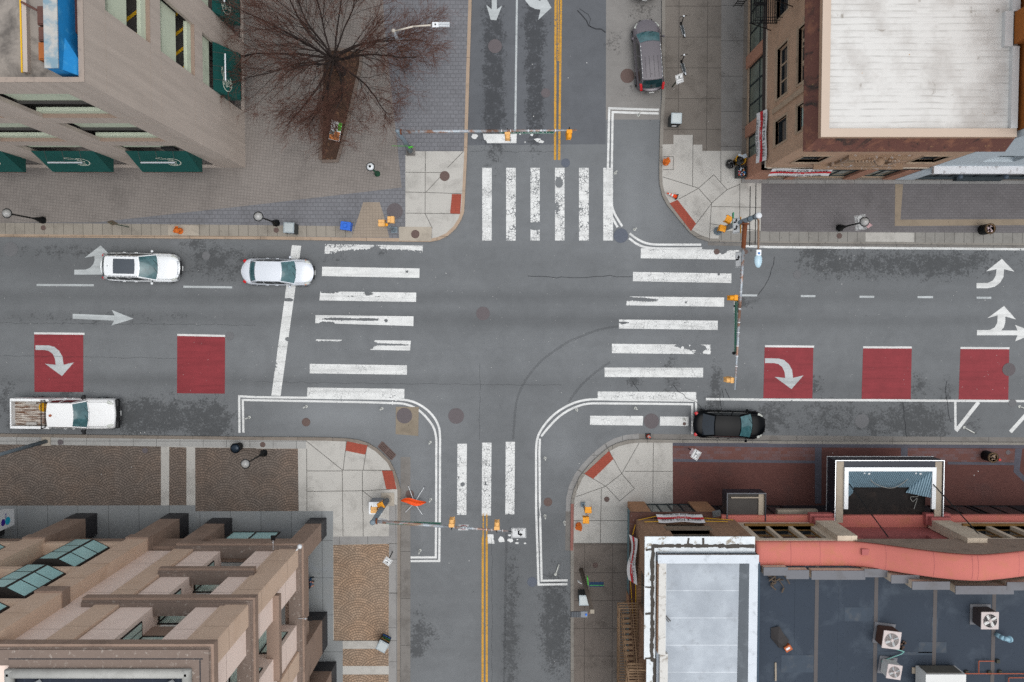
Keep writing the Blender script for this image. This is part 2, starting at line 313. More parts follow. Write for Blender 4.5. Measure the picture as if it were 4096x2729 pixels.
tones=[(1,1,900,1160,40,.45,-.5),(1,1,300,870,18,1.1,-.28),(0,1,900,870,14,1.2,-.30),(0,1,1000,1350,24,.5,-.35),(0,2,1000,340,22,.35,-.3),(0,2,1200,720,16,1.3,-.12),
 (1,2,300,380,20,.35,-.25),(3,1,1100,880,15,1.2,-.32),(3,1,1100,1380,20,.4,-.25),(3,2,500,420,18,.8,-.30),(3,2,900,700,16,1.4,-.30),(2,1,0,1380,14,.8,-.3),(2,1,1200,1380,10,.6,-.2),
 (1,2,600,680,3,1.4,.34),(1,2,1150,740,3,1.2,.22),(1,2,1480,1150,1.2,4,.2),(2,1,1100,300,.9,5,.4),(2,1,1330,350,.7,3,.35),(2,2,420,950,1.3,2,.4),(2,2,330,1250,1.6,5,-.12),
 (1,3,1500,180,1.6,2.5,.12),(1,3,1520,900,3,6,-.18),(1,3,2250,900,1.2,12,-.34),(2,3,100,900,2.5,12,-.32),(2,3,350,200,1.4,1.4,-.3),(2,1,500,200,4,3,.08),(0,2,1500,150,8,1.0,.12),(1,2,800,640,4,.8,.2),
 (1,0,2150,800,1.2,10,-.1),(2,0,1100,500,3,9,.0),(0,1,200,700,6,.8,-.2),(1,3,1370,200,.8,3,-.3)]
XA,XB,YA,YB=-60.,60.,-45.,45.; N=.3
def field(x,y,B):
    t=0
    for bx,by,rx,ry,a in B:
        d=((x-bx)/rx)**2+((y-by)/ry)**2
        if d<6: t+=a*math.exp(-d*.9)
    return t
Bs=[(*Q(c,r,x,y)[:2],rx,ry,a) for c,r,x,y,rx,ry,a in blobs]; Ts=[(*Q(c,r,x,y)[:2],rx,ry,a) for c,r,x,y,rx,ry,a in tones]
def sheet(name,mat,poly,z,step=.3):           # sheet clipped to a quad, with stain and tone laid in
    g=MB(); a,b,c_,d=[Vector(p) for p in poly]; nu=max(1,int(max((b-a).length,(c_-d).length)/step)); nv=max(1,int(max((d-a).length,(c_-b).length)/step))
    st=[];tn=[]
    for j in range(nv+1):
        for i in range(nu+1):
            u,v=i/nu,j/nv; p=(a*(1-u)+b*u)*(1-v)+(d*(1-u)+c_*u)*v; g.v.append((p.x,p.y,z))
            st.append(min(1,field(p.x,p.y,Bs))); tn.append(max(-1,min(1,field(p.x,p.y,Ts))))
    for j in range(nv):
        for i in range(nu):
            q=j*(nu+1)+i; f=(q,q+1,q+nu+2,q+nu+1); g.f.append(f); g.m.append(0)
    g.att={'stain':st,'tone':tn}; return g.build(name,mat)
struct(sheet('road',ASPH,[(-42,-30,0),(42,-30,0),(42,30,0),(-42,30,0)],0))
g=MB(); 
for a,b,c,d in ((-250,-250,250,-30),(-250,30,250,250),(-250,-30,-42,30),(42,-30,250,30)): g.add([(a,b,0),(c,b,0),(c,d,0),(a,d,0)],[(0,1,2,3)])
struct(g.build('road_beyond',ASPH))
struct(sheet('road_patch',ASPH_D,[Q(1,0,1975,-600),Q(2,0,865,-600),Q(2,0,860,1325),Q(1,0,1940,1335)],.004))
struct(sheet('parking_lane',ASPH_L,[Q(2,0,865,-600),Q(2,0,1375,-600),Q(2,0,1365,1100),Q(2,0,862,1100)],.0045))
# ---------------- pavements ----------------
def offset(pts,w):                            # inward copy of an open path (left side of travel)
    L=[]
    for i,p in enumerate(pts):
        d1=(p-pts[i-1]).normalized() if i else None; d2=(pts[i+1]-p).normalized() if i<len(pts)-1 else None
        d1=d1 or d2; d2=d2 or d1
        n=Vector((-(d1.y+d2.y),d1.x+d2.x,0)).normalized(); L.append(p+n*w)
    return L
def block(name,spec,close,mat,kmat,side,kw=.22,kname='kerb'):
    pth=path(spec,0); ks=1 if side=='L' else -1
    inner=offset(pth,ks*kw); g=MB()
    z=.135
    for i in range(len(pth)-1):
        a,b,c,d=pth[i],pth[i+1],inner[i+1],inner[i]
        g.add([(a.x,a.y,z),(b.x,b.y,z),(c.x,c.y,z),(d.x,d.y,z),(a.x,a.y,0),(b.x,b.y,0)],[(0,1,2,3),(4,5,1,0)])
    struct(g.build(kname,kmat))
    poly=[(p.x,p.y) for p in inner]+close
    struct(MB().prism(poly,-.05,.13).build(name,mat)); return pth,inner
K_NW=[(0,1,[(-1500,600),(0,610),(2351,632)]),(1,1,[(1310,652),(1600,655),(1680,640),(1760,602),(1835,535),(1885,455),(1912,380),(1922,200)]),(1,0,[(1940,1390),(1960,700),(1982,0),(2010,-1000)])]
K_NE=[(2,0,[(1368,-1000),(1374,0),(1374,900),(1360,1100),(1350,1500)]),(2,1,[(1349,50),(1354,130),(1376,230),(1420,315),(1520,440),(1630,570),(1700,620),(1800,652),(2351,665)]),(3,1,[(2351,688),(3800,705)])]
K_SW=[(0,2,[(-1500,832),(0,845),(2351,875)]),(1,2,[(440,878),(640,880),(835,888),(940,902),(1030,930),(1120,985),(1230,1090),(1275,1180),(1310,1280),(1330,1360),(1331,1568)]),(1,3,[(1327,300),(1325,1568),(1322,2800)])]
K_SE=[(2,3,[(537,2800),(537,400),(541,0)]),(2,2,[(545,1440),(570,1350),(620,1240),(700,1140),(790,1050),(880,975),(960,935),(1060,905),(1165,897)]),(3,2,[(0,912),(2351,927),(3800,940)])]
block('pavement',K_NW,[(-9,70),(-90,70),(-90,9)],PAV_D,KERB_W,'L')
block('pavement',K_NE,[(90,8),(90,70),(9,70)],CONC_NE,KERB_G,'L')
block('pavement',K_SW,[(-8,-80),(-90,-80),(-90,-9)],CONC,KERB_T,'R')
block('pavement',K_SE,[(90,-10),(90,-80),(6,-80)],CONC_DK,KERB_G,'R')
def lay(name,mat,spec,z=.134): 
    pts=path(spec,.13); return struct(MB().poly([(p.x,p.y,z) for p in pts][::-1] if sum(pts[i].x*pts[(i+1)%len(pts)].y-pts[(i+1)%len(pts)].x*pts[i].y for i in range(len(pts)))<0 else [(p.x,p.y,z) for p in pts]).build(name,mat))
# gutters
def strip(name,mat,spec,w,z,base=0.0,side=0):
    pts=path(spec,base)
    if side: pts=offset(pts,side*w/2)
    return struct(MB().ribbon([(p.x,p.y,z) for p in pts],w).build(name,mat))
strip('gutter',GUT,[(1,3,[(1373,-500),(1373,2800)])],.68,.005)
strip('gutter',GUT,[(2,0,[(1385,925),(1365,1500)])],.02,.003)
strip('gutter',GUT,[(2,2,[(1165,872)]),(3,2,[(0,886),(2351,905),(3800,915)])],.35,.005)
strip('gutter',CONC_G,[(2,2,[(1165,870),(1050,882),(950,912),(870,955),(770,1035),(680,1125),(600,1225),(545,1340),(522,1440),(518,1568)])],.36,.006)
strip('gutter',GUT,[(2,1,[(1800,672),(2351,682)]),(3,1,[(2351,705),(3800,722)])],.22,.004)
strip('gutter',GUT,[(2,3,[(515,0),(512,360)])],.34,.0078); strip('kerb_red_paint',KERB_R,[(2,3,[(553,-70),(552,90),(549,360)])],.2,.1395,.13)
# north-west
lay('paving_plaza',PAV_T,[(0,1,[(-1500,478),(890,475),(2351,313)]),(1,1,[(1337,155)]),(1,0,[(1305,1400),(1180,250),(1120,-1000)]),(0,0,[(-1500,-1000)])])
lay('paving_slabs',SLAB,[(0,1,[(-1500,470),(0,478),(2351,500)]),(1,1,[(900,512),(878,609)]),(0,1,[(2351,602),(0,583),(-1500,570)])],.138)
lay('paving_trapezoid',PAV_T2,[(1,1,[(985,290),(1135,290),(1170,400),(1225,615),(878,612)])],.138)
lay('paving_corner',CONC,[(1,0,[(1372,1425),(1460,1422),(1460,1390),(1913,1390)]),(1,1,[(1893,215),(1882,370),(1858,442),(1810,515),(1745,575),(1670,610),(1617,622),(1617,518),(1372,515)])],.138)
lay('paving_corner_slab',CONC_B,[(1,1,[(1310,515),(1617,517),(1610,645),(1315,643)])],.139)
lay('paving_slab',CONC_B,[(0,1,[(1545,500),(1825,503),(1825,594),(1545,592)])],.141)
# north-east
lay('paving_column',CONC_PL,[(2,0,[(1925,-1000),(2145,-1000),(2110,1387),(1920,1387)])])
lay('paving_corner',CONC,[(2,0,[(1382,1328),(1483,1325),(1483,1240),(1662,1240),(1662,1330),(1748,1330),(1748,1387),(2105,1387),(2105,1568)]),(2,1,[(2100,112),(2290,115),(2283,555),(1950,552),(1950,625),(1820,622),(1725,590),(1655,545),(1545,415),(1447,292),(1405,215),(1384,125),(1380,50)])],.138)
lay('paving_pavers',PAV_E,[(2,1,[(2290,110)]),(3,1,[(0,120),(3800,120),(3800,580),(0,560)]),(2,1,[(2285,555)])],.137)
lay('paving_slabs',SLAB_E,[(2,1,[(1900,552),(2285,555)]),(3,1,[(0,560),(3800,580),(3800,680),(0,650)]),(2,1,[(1900,640)])],.1385)
lay('paving_band',TAN,[(3,1,[(1168,125),(1240,125),(1215,450),(3800,440),(3800,490),(1345,508),(1163,508)])],.141)
lay('paving_slab_row',CONC,[(3,1,[(895,568),(1340,570),(1340,655),(895,652)])],.142)
lay('paving_threshold',CONC_G,[(2,1,[(2110,60)]),(3,1,[(0,85),(3800,95),(3800,125),(0,118)]),(2,1,[(2110,110)])],.1405)
# south-west
lay('paving_slabs',SLAB_S,[(0,2,[(-1500,855),(0,872),(2351,905)]),(1,2,[(460,912),(460,985)]),(0,2,[(2351,975),(0,945),(-1500,930)])],.134)
lay('paving_cobbles',FAN,[(0,2,[(-1500,930),(0,945),(1478,965),(1478,1505),(-1500,1512)])],.137)
lay('paving_cobbles',FAN,[(0,2,[(1555,970),(1712,974),(1712,1505),(1553,1505)])],.137)
lay('paving_cobbles',FAN,[(0,2,[(1793,975),(2351,980)]),(1,2,[(0,985),(385,985),(392,1558)]),(0,2,[(1795,1560)])],.137)
lay('paving_cobbles',FAN2,[(1,3,[(710,308),(1222,298),(1218,1187),(714,1187)])],.137)
lay('paving_cobbles',FAN2,[(1,3,[(797,1262),(1218,1262),(1218,1420),(797,1420)])],.137)
lay('paving_cobbles',FAN2,[(1,3,[(797,1498),(1218,1498),(1216,2800),(797,2800)])],.137)
lay('paving_slate',SLATE,[(0,2,[(-1500,1512),(1793,1505),(1795,1560)]),(1,2,[(708,1558)]),(1,3,[(708,1187),(797,1190),(797,2800),(300,2800),(300,300)]),(0,3,[(-1500,300)])],.134)
lay('paving_corner',CONC_G,[(1,3,[(710,232),(1222,228),(1222,295),(710,306)])],.1345)
lay('paving_slab_row',CONC_G,[(1,3,[(1222,-60),(1297,-60),(1296,2800),(1219,2800)])],.1392)
# south-east
lay('paving_corner',CONC,[(2,3,[(568,292),(1062,292),(1062,-10)]),(2,2,[(1060,1500),(1477,1487),(1475,932),(1300,930),(1165,930),(1075,938),(975,965),(900,1005),(815,1075),(725,1160),(648,1255),(600,1360),(575,1450),(570,1568)])],.137)
lay('paving_brick',BRK,[(2,2,[(1475,935)]),(3,2,[(3800,960),(3800,1640),(0,1640)]),(2,2,[(1477,1640)])],.134)
lay('paving_brick_edge',BRK_B,[(2,2,[(1475,932),(2351,935)]),(3,2,[(0,940),(3800,958),(3800,990),(0,972)]),(2,2,[(1476,958)])],.138)
lay('paving_brick_pattern',BRK_M,[(2,2,[(1478,958)]),(3,2,[(0,972),(430,978),(430,1095),(0,1090)]),(2,2,[(1478,1080)])],.139)
lay('paving_brick_edge',BRK_B,[(2,2,[(1478,1080)]),(3,2,[(0,1090),(430,1095),(430,1120),(0,1115)]),(2,2,[(1478,1105)])],.1382)
lay('paving_brick_edge',BRK_B,[(3,2,[(430,975),(492,975),(490,1490),(430,1490)])],.1384)
lay('paving_brick_pattern',BRK_M,[(3,2,[(1282,980),(2265,992),(2265,1110),(1282,1100)])],.139)
lay('paving_brick_edge',BRK_B,[(3,2,[(1220,975),(1282,975),(1282,1080),(1220,1050)])],.1386)
lay('paving_brick_edge',BRK_B,[(3,2,[(1650,1105),(2265,1112),(2262,1137),(1650,1130)])],.1388)
lay('paving_brick_edge',BRK_B,[(3,2,[(2270,985),(2335,985),(2310,1190),(2400,1290),(2400,1340),(2255,1200)])],.1391)
# joints cut in the corner slabs
def joints(z,segs,w=.035):
    g=MB()
    for c,r,pts in segs: g.ribbon([Vector((*Q(c,r,x,y,.13)[:2],z)) for x,y in pts],w)
    struct(g.build('pavement_joints',JOINT))
joints(.144,[(1,1,[(1375,15),(1700,18)]),(1,1,[(1375,197),(1555,200)]),(1,1,[(1555,-60),(1553,395)]),(1,1,[(1375,390),(1870,397)]),(1,1,[(1553,395),(1620,530)]),(1,0,[(1555,1392),(1555,1568)]),
 (1,0,[(1905,1392),(1760,1540)]),(1,1,[(1690,60),(1560,200),(1890,213)]),
 (2,1,[(1385,58),(1710,160)]),(2,1,[(1658,0),(1660,148)]),(2,1,[(1852,38),(1975,175),(1832,298),(1712,162),(1852,38)]),(2,1,[(1918,0),(1918,105)]),(2,1,[(1710,165),(1530,262)]),(2,1,[(1832,298),(1820,490),(1812,640)]),(2,1,[(1832,330),(2283,338)]),(2,1,[(2092,115),(2090,550)]),(2,1,[(1975,175),(2095,125)]),
 (2,1,[(1822,488),(2283,556)]),(2,1,[(1835,298),(1690,490)]),(2,0,[(1390,1440),(1483,1440),(1480,1560),(1388,1560)]),(2,0,[(1662,1240),(1660,1568)]),(2,0,[(1918,1387),(1918,1568)]),
 (1,2,[(462,915),(795,1182),(1270,1185)]),(1,2,[(470,1190),(792,1190)]),(1,2,[(800,1180),(832,920)]),(1,2,[(985,1182),(1020,960)]),(1,2,[(793,1183),(797,1568)]),(1,2,[(977,1183),(980,1568)]),(1,2,[(470,1378),(980,1372),(1235,1358)]),(1,2,[(980,1372),(1090,1460)]),(1,2,[(466,985),(468,1558)]),
 (1,3,[(797,0),(800,228)]),(1,3,[(984,0),(985,228)]),(1,3,[(710,1187),(1290,1187)]),(1,3,[(1222,296),(1297,296)]),(1,3,[(1222,748),(1297,748)]),
 (2,2,[(857,940),(935,1085),(1008,1215),(1125,1350),(988,1465),(862,1330),(745,1262),(605,1180)]),(2,2,[(1008,1215),(1168,930)]),(2,2,[(1008,1215),(862,1328)]),(2,2,[(862,1330),(585,1428)]),(2,2,[(1298,930),(1293,1480)]),(2,2,[(1035,1193),(1475,1193)]),(2,2,[(820,1350),(817,1568)]),
 (2,3,[(815,0),(812,290)]),(2,3,[(565,85),(1062,85)]),(2,3,[(565,292),(1060,292)])])
# tactile pads
def tact(label,c,r,pts):
    q=[Q(c,r,x,y,.13) for x,y in pts]; ce=sum(q,Vector())/len(q); g=MB()
    g.prism([(p.x,p.y) for p in q],.128,.150)
    for a in range(1,12):                     # truncated domes
        for b in range(1,6):
            p=q[0].lerp(q[1],a/12).lerp(q[3].lerp(q[2],a/12),b/6) if len(q)==4 else None
            if p: g.lathe((p.x,p.y,.150),[(.018,0),(.012,.006)],6)
    tag(g.build('tactile_pad',TACT,loc=(ce.x,ce.y,.13)),label,'tactile pad',group='red tactile pads at the kerb ramps')
tact('narrow red tactile pad beside the rounded kerb, nearest the bare tree',1,1,[(1800,215),(1783,393),(1875,397),(1887,217)])
tact('red tactile pad next to the fallen orange cone',2,1,[(1447,300),(1643,555),(1690,488),(1520,268)])
tact('red tactile pad just above the storm drain grate',1,2,[(835,917),(1025,955),(1002,1040),(822,1003)])
tact('red tactile pad between the storm drain and the orange folded sign',1,2,[(1157,1187),(1197,1357),(1292,1357),(1252,1187)])
tact('large curved red tactile pad on the corner by the silver roofed building',2,2,[(665,1215),(745,1262),(930,1080),(890,1007)])
# ---------------- painted markings ----------------
def stripe(name,corners,wear=.0,crack=0,blobs=(),mat=PW,z=.008,step=.09):
    a,b,c,d=corners; nu=max(2,int((b-a).length/step)); nv=max(2,int((d-a).length/step)); g=MB(); w=[];k=[]
    for j in range(nv+1):
        for i in range(nu+1):
            u,v=i/nu,j/nv; p=(a*(1-u)+b*u)*(1-v)+(d*(1-u)+c*u)*v; g.v.append((p.x,p.y,z)); t=wear
            for bu,bv,ru,rv,am in blobs:
                q=((u-bu)/ru)**2+((v-bv)/rv)**2
                if q<5: t+=am*math.exp(-q*q*.8)
            w.append(min(1.6,t)); k.append(crack)
    for j in range(nv):
        for i in range(nu):
            q=j*(nu+1)+i; g.f.append((q,q+1,q+nu+2,q+nu+1)); g.m.append(0)
    if (b-a).cross(d-a).z<0: g.f=[f[::-1] for f in g.f]
    g.att={'wear':w,'crack':k}; return struct(g.build(name,mat))
def QQ(*a): return [Q(c,r,x,y) for c,r,x,y in a]
CW='crosswalk_stripe'
stripe(CW,QQ((1,1,635,675),(1,1,1532,688),(1,1,1530,755),(1,1,630,764)),.25,.5,[(.55,.95,.5,.45,.9),(.12,.1,.2,.3,.4),(.52,.45,.05,.5,.7)])
stripe(CW,QQ((1,1,608,882),(1,1,1503,898),(1,1,1500,985),(1,1,605,968)),.0,.1,[(.87,.35,.02,.2,1)])
stripe(CW,QQ((1,1,590,1108),(1,1,1472,1120),(1,1,1470,1206),(1,1,582,1192)),.1,.3,[(.08,0,.12,.25,.9),(.5,.1,.06,.4,.8),(.3,.5,.08,.1,.6),(.6,.5,.04,.15,.6)])
stripe(CW,QQ((1,1,547,1327),(1,1,1447,1338),(1,1,1446,1427),(1,1,544,1400)),.04,.1,[(.25,.45,.22,.2,1),(.55,.42,.12,.18,1),(.72,.5,.025,.2,1),(.12,.95,.1,.2,1)])
stripe(CW,QQ((1,1,552,1550),(1,1,1422,1562),(1,2,1415,84),(1,2,545,70)),.15,.1,[(.45,.2,.16,.9,1.3),(.1,.75,.4,.55,1.6),(.7,.42,.3,.12,1.2),(.3,.9,.2,.4,1)])
stripe(CW,QQ((1,2,494,206),(1,2,1387,220),(1,2,1386,306),(1,2,493,293)),0,.3)
stripe(CW,QQ((1,2,472,423),(1,2,1363,436),(1,2,1362,523),(1,2,470,508)),0,.5)
for i,(xl,xr,w,c,bl) in enumerate([(1929,1967,.06,.8,[]),(2024.5,2063,.12,1.4,[(0,.1,.15,.15,.4)]),(2122,2159,.28,1.5,[(.5,.8,.8,.05,1.2),(.7,.2,.3,.3,.3)]),(2220,2258,.34,1.6,[(.4,.2,.4,.07,.9),(.2,.55,.3,.1,.5)]),(2316,2355,.04,1.3,[]),(2413,2452,.0,.5,[])]):
    stripe(CW,[P(xl,671.5),P(xr,671.8),P(xr,963),P(xl,962.5)],w,c,bl)
stripe(CW,QQ((2,1,1183,713),(2,1,2087,730),(2,1,2085,818),(2,1,1182,805)),.02,.5,[(.83,0,.05,.45,1.3),(.93,-.1,.12,.2,.8)])
stripe(CW,QQ((2,1,1112,930),(2,1,2015,945),(2,1,2015,1032),(2,1,1110,1015)),.0,.5,[(.87,0,.015,.3,1.2)])
stripe(CW,QQ((2,1,1055,1155),(2,1,1948,1165),(2,1,1947,1250),(2,1,1050,1237)),.0,.3,[(.1,.3,.16,.22,1.2),(.25,.4,.1,.14,1),(0,.2,.05,.3,1)])
stripe(CW,QQ((2,1,982,1367),(2,1,1890,1378),(2,1,1889,1463),(2,1,982,1450)),.0,.5,[(.04,.35,.07,.16,1.2)])
stripe(CW,QQ((2,2,918,22),(2,2,1822,30),(2,2,1822,118),(2,2,918,108)),.0,.4,[(.8,.2,.14,.35,1.2),(.9,.7,.1,.5,.9),(.72,.05,.1,.2,.8)])
stripe(CW,QQ((2,2,850,240),(2,2,1755,242),(2,2,1755,330),(2,2,850,327)),.0,.4)
stripe(CW,QQ((2,2,787,460),(2,2,1692,465),(2,2,1690,535),(2,2,787,528)),.0,.5)
stripe(CW,QQ((2,2,717,683),(2,2,1205,685),(2,2,1200,773),(2,2,716,767)),.02,.3)
stripe(CW,QQ((2,2,1360,690),(2,2,1622,692),(2,2,1620,777),(2,2,1357,773)),.08,.3)
for a,b,t,bt,w,bl in ((1850,1937,940,32,.03,[(.6,.57,.25,.03,1.3)]),(2077,2163,930,38,.0,[]),(2293,2378,922,28,.0,[])):
    stripe(CW,QQ((1,2,a,t),(1,2,b,t),(1,3,b-5,bt),(1,3,a-4,bt)),w,.9,bl)
stripe('stop_line',QQ((1,1,330,684),(1,1,415,690),(1,2,226,500),(1,2,141,498)),.06,.2,[(.4,.36,.6,.012,1.2),(.9,.62,.3,.015,1),(.4,.68,.6,.05,.45),(0,.8,.2,.05,.7)])
stripe('stop_line',QQ((1,0,2085,1230),(1,0,2351,1232),(1,0,2351,1316),(1,0,2100,1316)),.08,.2,[(.8,.05,.08,.3,1),(.95,.6,.05,.4,.6),(0,.9,.1,.3,1)])
stripe('stop_line',QQ((2,0,0,1232),(2,0,44,1228),(2,0,40,1316),(2,0,0,1316)),.25,.2)
for c,r,x,y,rx,ry in ((1,0,2008,1250,28,24),(2,0,75,1232,10,7),(2,0,182,1240,16,11),(2,0,235,1285,34,20),(2,0,268,1302,26,14),(2,0,120,1308,8,6),(1,3,2340,265,30,18),(1,3,2250,262,34,30),(2,3,45,290,24,11),(2,3,120,294,13,8),(2,3,50,258,10,7),(1,3,2330,220,14,10),(2,2,1565,60,14,16),(2,2,1670,85,18,8),(2,2,1785,95,40,18),(2,2,1632,38,8,8)):
    random.seed(int(x)); ce=Q(c,r,x,y); s=1/2.296*CAM_H/F_PX
    ph=[random.uniform(.65,1.2) for _ in range(11)]
    g=MB().poly([(ce.x+rx*s*ph[i]*math.cos(2*math.pi*i/11),ce.y+ry*s*ph[i]*math.sin(2*math.pi*i/11),.0085) for i in range(11)])
    g.att={'wear':[.0]*11,'crack':[0.]*11}; struct(g.build('paint_fleck',PW))
stripe('stop_line',QQ((1,3,2127,210),(1,3,2180,211),(1,3,2190,297),(1,3,2125,293)),.12,.2,[(1,.5,.2,.2,.6)])
def line(name,spec,w,z=.010,mat=PW,wear=0.02,crack=.15,step=.5):
    pts=path(spec,0); out=[pts[0]]
    for a,b in zip(pts,pts[1:]):
        n=max(1,int((b-a).length/step))
        for i in range(1,n+1): out.append(a.lerp(b,i/n))
    g=MB().ribbon([(p.x,p.y,z) for p in out],w); g.att={'wear':[wear]*len(g.v),'crack':[crack]*len(g.v)}
    return struct(g.build(name,mat))
def curve(pts,n=5):                            # smooth a tile polyline
    o=[]
    for i in range(len(pts)-1):
        p0=pts[max(0,i-1)];p1=pts[i];p2=pts[i+1];p3=pts[min(len(pts)-1,i+2)]
        for k in range(n):
            t=k/n; o.append(tuple(.5*((2*p1[a])+(-p0[a]+p2[a])*t+(2*p0[a]-5*p1[a]+4*p2[a]-p3[a])*t*t+(-p0[a]+3*p1[a]-3*p2[a]+p3[a])*t**3) for a in (0,1)))
    return o+[pts[-1]]
KL='kerb_extension_line'
line(KL,[(0,2,[(2200,840),(2197,504)]),(1,2,[(0,512),(1000,524),(1280,530)]+curve([(1280,530),(1400,543),(1490,575),(1575,632),(1640,705),(1680,790),(1690,880),(1690,960)])+[(1688,1568)]),(1,3,[(1683,455),(1420,456)])],.15)
line(KL,[(0,2,[(2236,838),(2230,537)]),(1,2,[(0,540),(1000,558),(1250,566)]+curve([(1250,566),(1350,572),(1440,600),(1520,652),(1590,728),(1635,800),(1655,890),(1656,980)])+[(1655,1568)]),(1,3,[(1651,422),(1420,422)])],.15,.012)
line(KL,[(2,0,[(1350,1010),(893,996),(880,1568)]),(2,1,curve([(880,0),(882,250),(890,340),(912,410),(945,475),(970,520)]))],.15,.012,wear=.06)
line(KL,[(2,0,[(1347,1043),(924,1031),(916,1568)]),(2,1,curve([(912,0),(912,250),(920,330),(945,400),(980,460),(1012,512)]))],.15,.013,wear=.06)
line(KL,[(2,1,curve([(1075,620),(1130,663),(1200,697),(1290,712),(1400,715)])+[(1745,714)])],.15,.012)
line(KL,[(2,1,curve([(1080,577),(1150,628),(1220,662),(1300,678),(1400,680)])+[(1738,680)])],.15,.013)
line(KL,[(2,2,[(1690,850),(1690,545),(1250,540)]+curve([(1000,537),(790,532),(690,536),(590,558),(490,602),(395,665),(310,752),(250,845),(226,930),(221,1050)])),(2,3,[(222,0),(244,672),(508,668)])],.15)
line(KL,[(2,2,[(1655,852),(1655,577),(1250,572)]+curve([(900,570),(720,570),(620,590),(520,632),(420,702),(335,790),(268,872)]))],.15,.012)
line(KL,[(2,2,[(256,892),(252,1000),(256,1568)]),(2,3,[(257,0),(272,636),(512,633)])],.15,.012)
line('edge_line',[(2,2,[(1780,530)]),(3,2,[(0,536),(1100,541),(2215,548),(3800,556)])],.16,wear=.02)
line('hatch_line',[(3,2,[(1719,550),(1722,808)])],.16,.0085); line('hatch_line',[(3,2,[(1935,556),(1725,822)])],.26,.0088); line('hatch_line',[(3,2,[(2480,548),(2225,832)])],.26,.0088)
line('edge_line',[(2,1,[(2125,693)]),(3,1,[(0,702),(2351,722),(3800,734)])],.155,wear=.30,crack=.4)
for c,r,a,b in ((0,1,(337,1050),(862,1053)),(0,1,(1685,1066),(2133,1072)),(2,1,(2112,1145),(2250,1146)),(3,1,(300,1152),(435,1153)),(3,1,(840,1158),(975,1159)),(3,1,(1373,1162),(1515,1162)),(3,1,(1915,1167),(2050,1168)),(0,1,(-1100,1042),(-560,1045)),(3,1,(2460,1172),(2600,1174))):
    line('lane_dash',[(c,r,[a,b])],.14,mat=PWD)
line('lane_line',[(2,0,[(52,-700),(45,0),(30,1195)])],.13,mat=PWD,wear=.12)
for x in (0,1):
    line('centre_line',[(2,0,[(402+x*50,-700),(400+x*50,0),(395+x*38,1470)])],.15,mat=PY,wear=.12,crack=.5)
    line('centre_line',[(1,3,[(2083+x*36,238),(2079+x*40,2800)])],.15,mat=PY,wear=.06,crack=.4)
    line('centre_line',[(1,3,[(2088+x*32,20),(2086+x*34,238)])],.09,mat=PY,wear=.55)
line('centre_line',[(2,0,[(426,-700),(424,560)])],.10,mat=PY,wear=.5,crack=.8)
def arrow(spec,mat=PWD,z=.011):
    pts=path(spec,0); A=sum(pts[i].x*pts[(i+1)%len(pts)].y-pts[(i+1)%len(pts)].x*pts[i].y for i in range(len(pts)))
    if A<0: pts=pts[::-1]
    g=MB().poly([(p.x,p.y,z) for p in pts]); g.att={'wear':[.04]*len(pts),'crack':[.0]*len(pts)}; return struct(g.build('lane_arrow',mat))
arrow([(1,0,[(2165,-260),(2212,-260),(2212,88),(2260,52),(2207,188),(2155,182),(2115,45),(2165,88)])])
arrow([(2,0,[(100,-240),(180,-240),(182,-80),(195,-35),(225,-5),(262,12),(262,-30),(300,-40),(362,72),(240,185),(262,90),(215,84),(165,60),(125,10),(104,-60)])])
arrow([(0,1,[(683,910),(790,908),(830,890),(858,860),(870,820),(868,785),(778,800),(925,687),(1060,820),(1000,800),(985,880),(1000,955),(683,955)])])
arrow([(0,1,[(668,1315),(1055,1330),(1028,1280),(1227,1360),(1022,1423),(1050,1377),(668,1360)])])
R=[(327,35),(450,37),(500,50),(545,88),(575,140),(585,215),(680,192),(570,318),(415,205),(512,216),(506,160),(485,115),(450,88),(410,79),(327,79)]
arrow([(0,2,R)],z=.014); arrow([(3,2,[(x-355,y+120) for x,y in R])],z=.014)
arrow([(3,1,[(1914,1033),(2020,1031),(2065,1008),(2090,965),(2098,905),(2002,925),(2147,810),(2262,928),(2167,906),(2162,975),(2130,1030),(2082,1066),(2020,1080),(1914,1080)])],mat=PW)
arrow([(3,1,[(1918,1465),(2035,1463),(2080,1440),(2104,1400),(2108,1330),(2013,1355),(2167,1243),(2277,1367),(2180,1340),(2178,1395),(2165,1440),(2140,1467),(2290,1468),(2268,1416),(2460,1490),(2268,1568),(2290,1512),(1918,1512)])],mat=PW)
def red(a,b,c,d,wl):
    stripe('red_lane_panel',QQ(a,b,c,d),.02,.0,mat=PR,z=.009,step=.4)
    line('panel_edge_line',wl,.14,.0115)
red((0,1,315,1500),(0,1,765,1502),(0,2,766,465),(0,2,317,465),[(0,1,[(315,1494),(777,1498)])])
red((0,1,1628,1515),(0,1,2068,1520),(0,2,2065,480),(0,2,1626,476),[(0,1,[(1628,1508),(2068,1518)])])
red((2,2,2320,50),(3,2,416,55),(3,2,407,525),(2,2,2308,522),[(2,2,[(2322,44)]),(3,2,[(424,48)])])
red((3,2,873,62),(3,2,1320,64),(3,2,1310,536),(3,2,859,530),[(3,2,[(873,54),(1320,56)])])
red((3,2,1767,66),(3,2,2215,68),(3,2,2206,540),(3,2,1750,537),[(3,2,[(1767,60),(2217,62)])])
SEAMD=NG('road_seam',.9); SEAMD.b.inputs['Alpha'].default_value=.4; SEAMD=SEAMD.out(lin('#303235'))
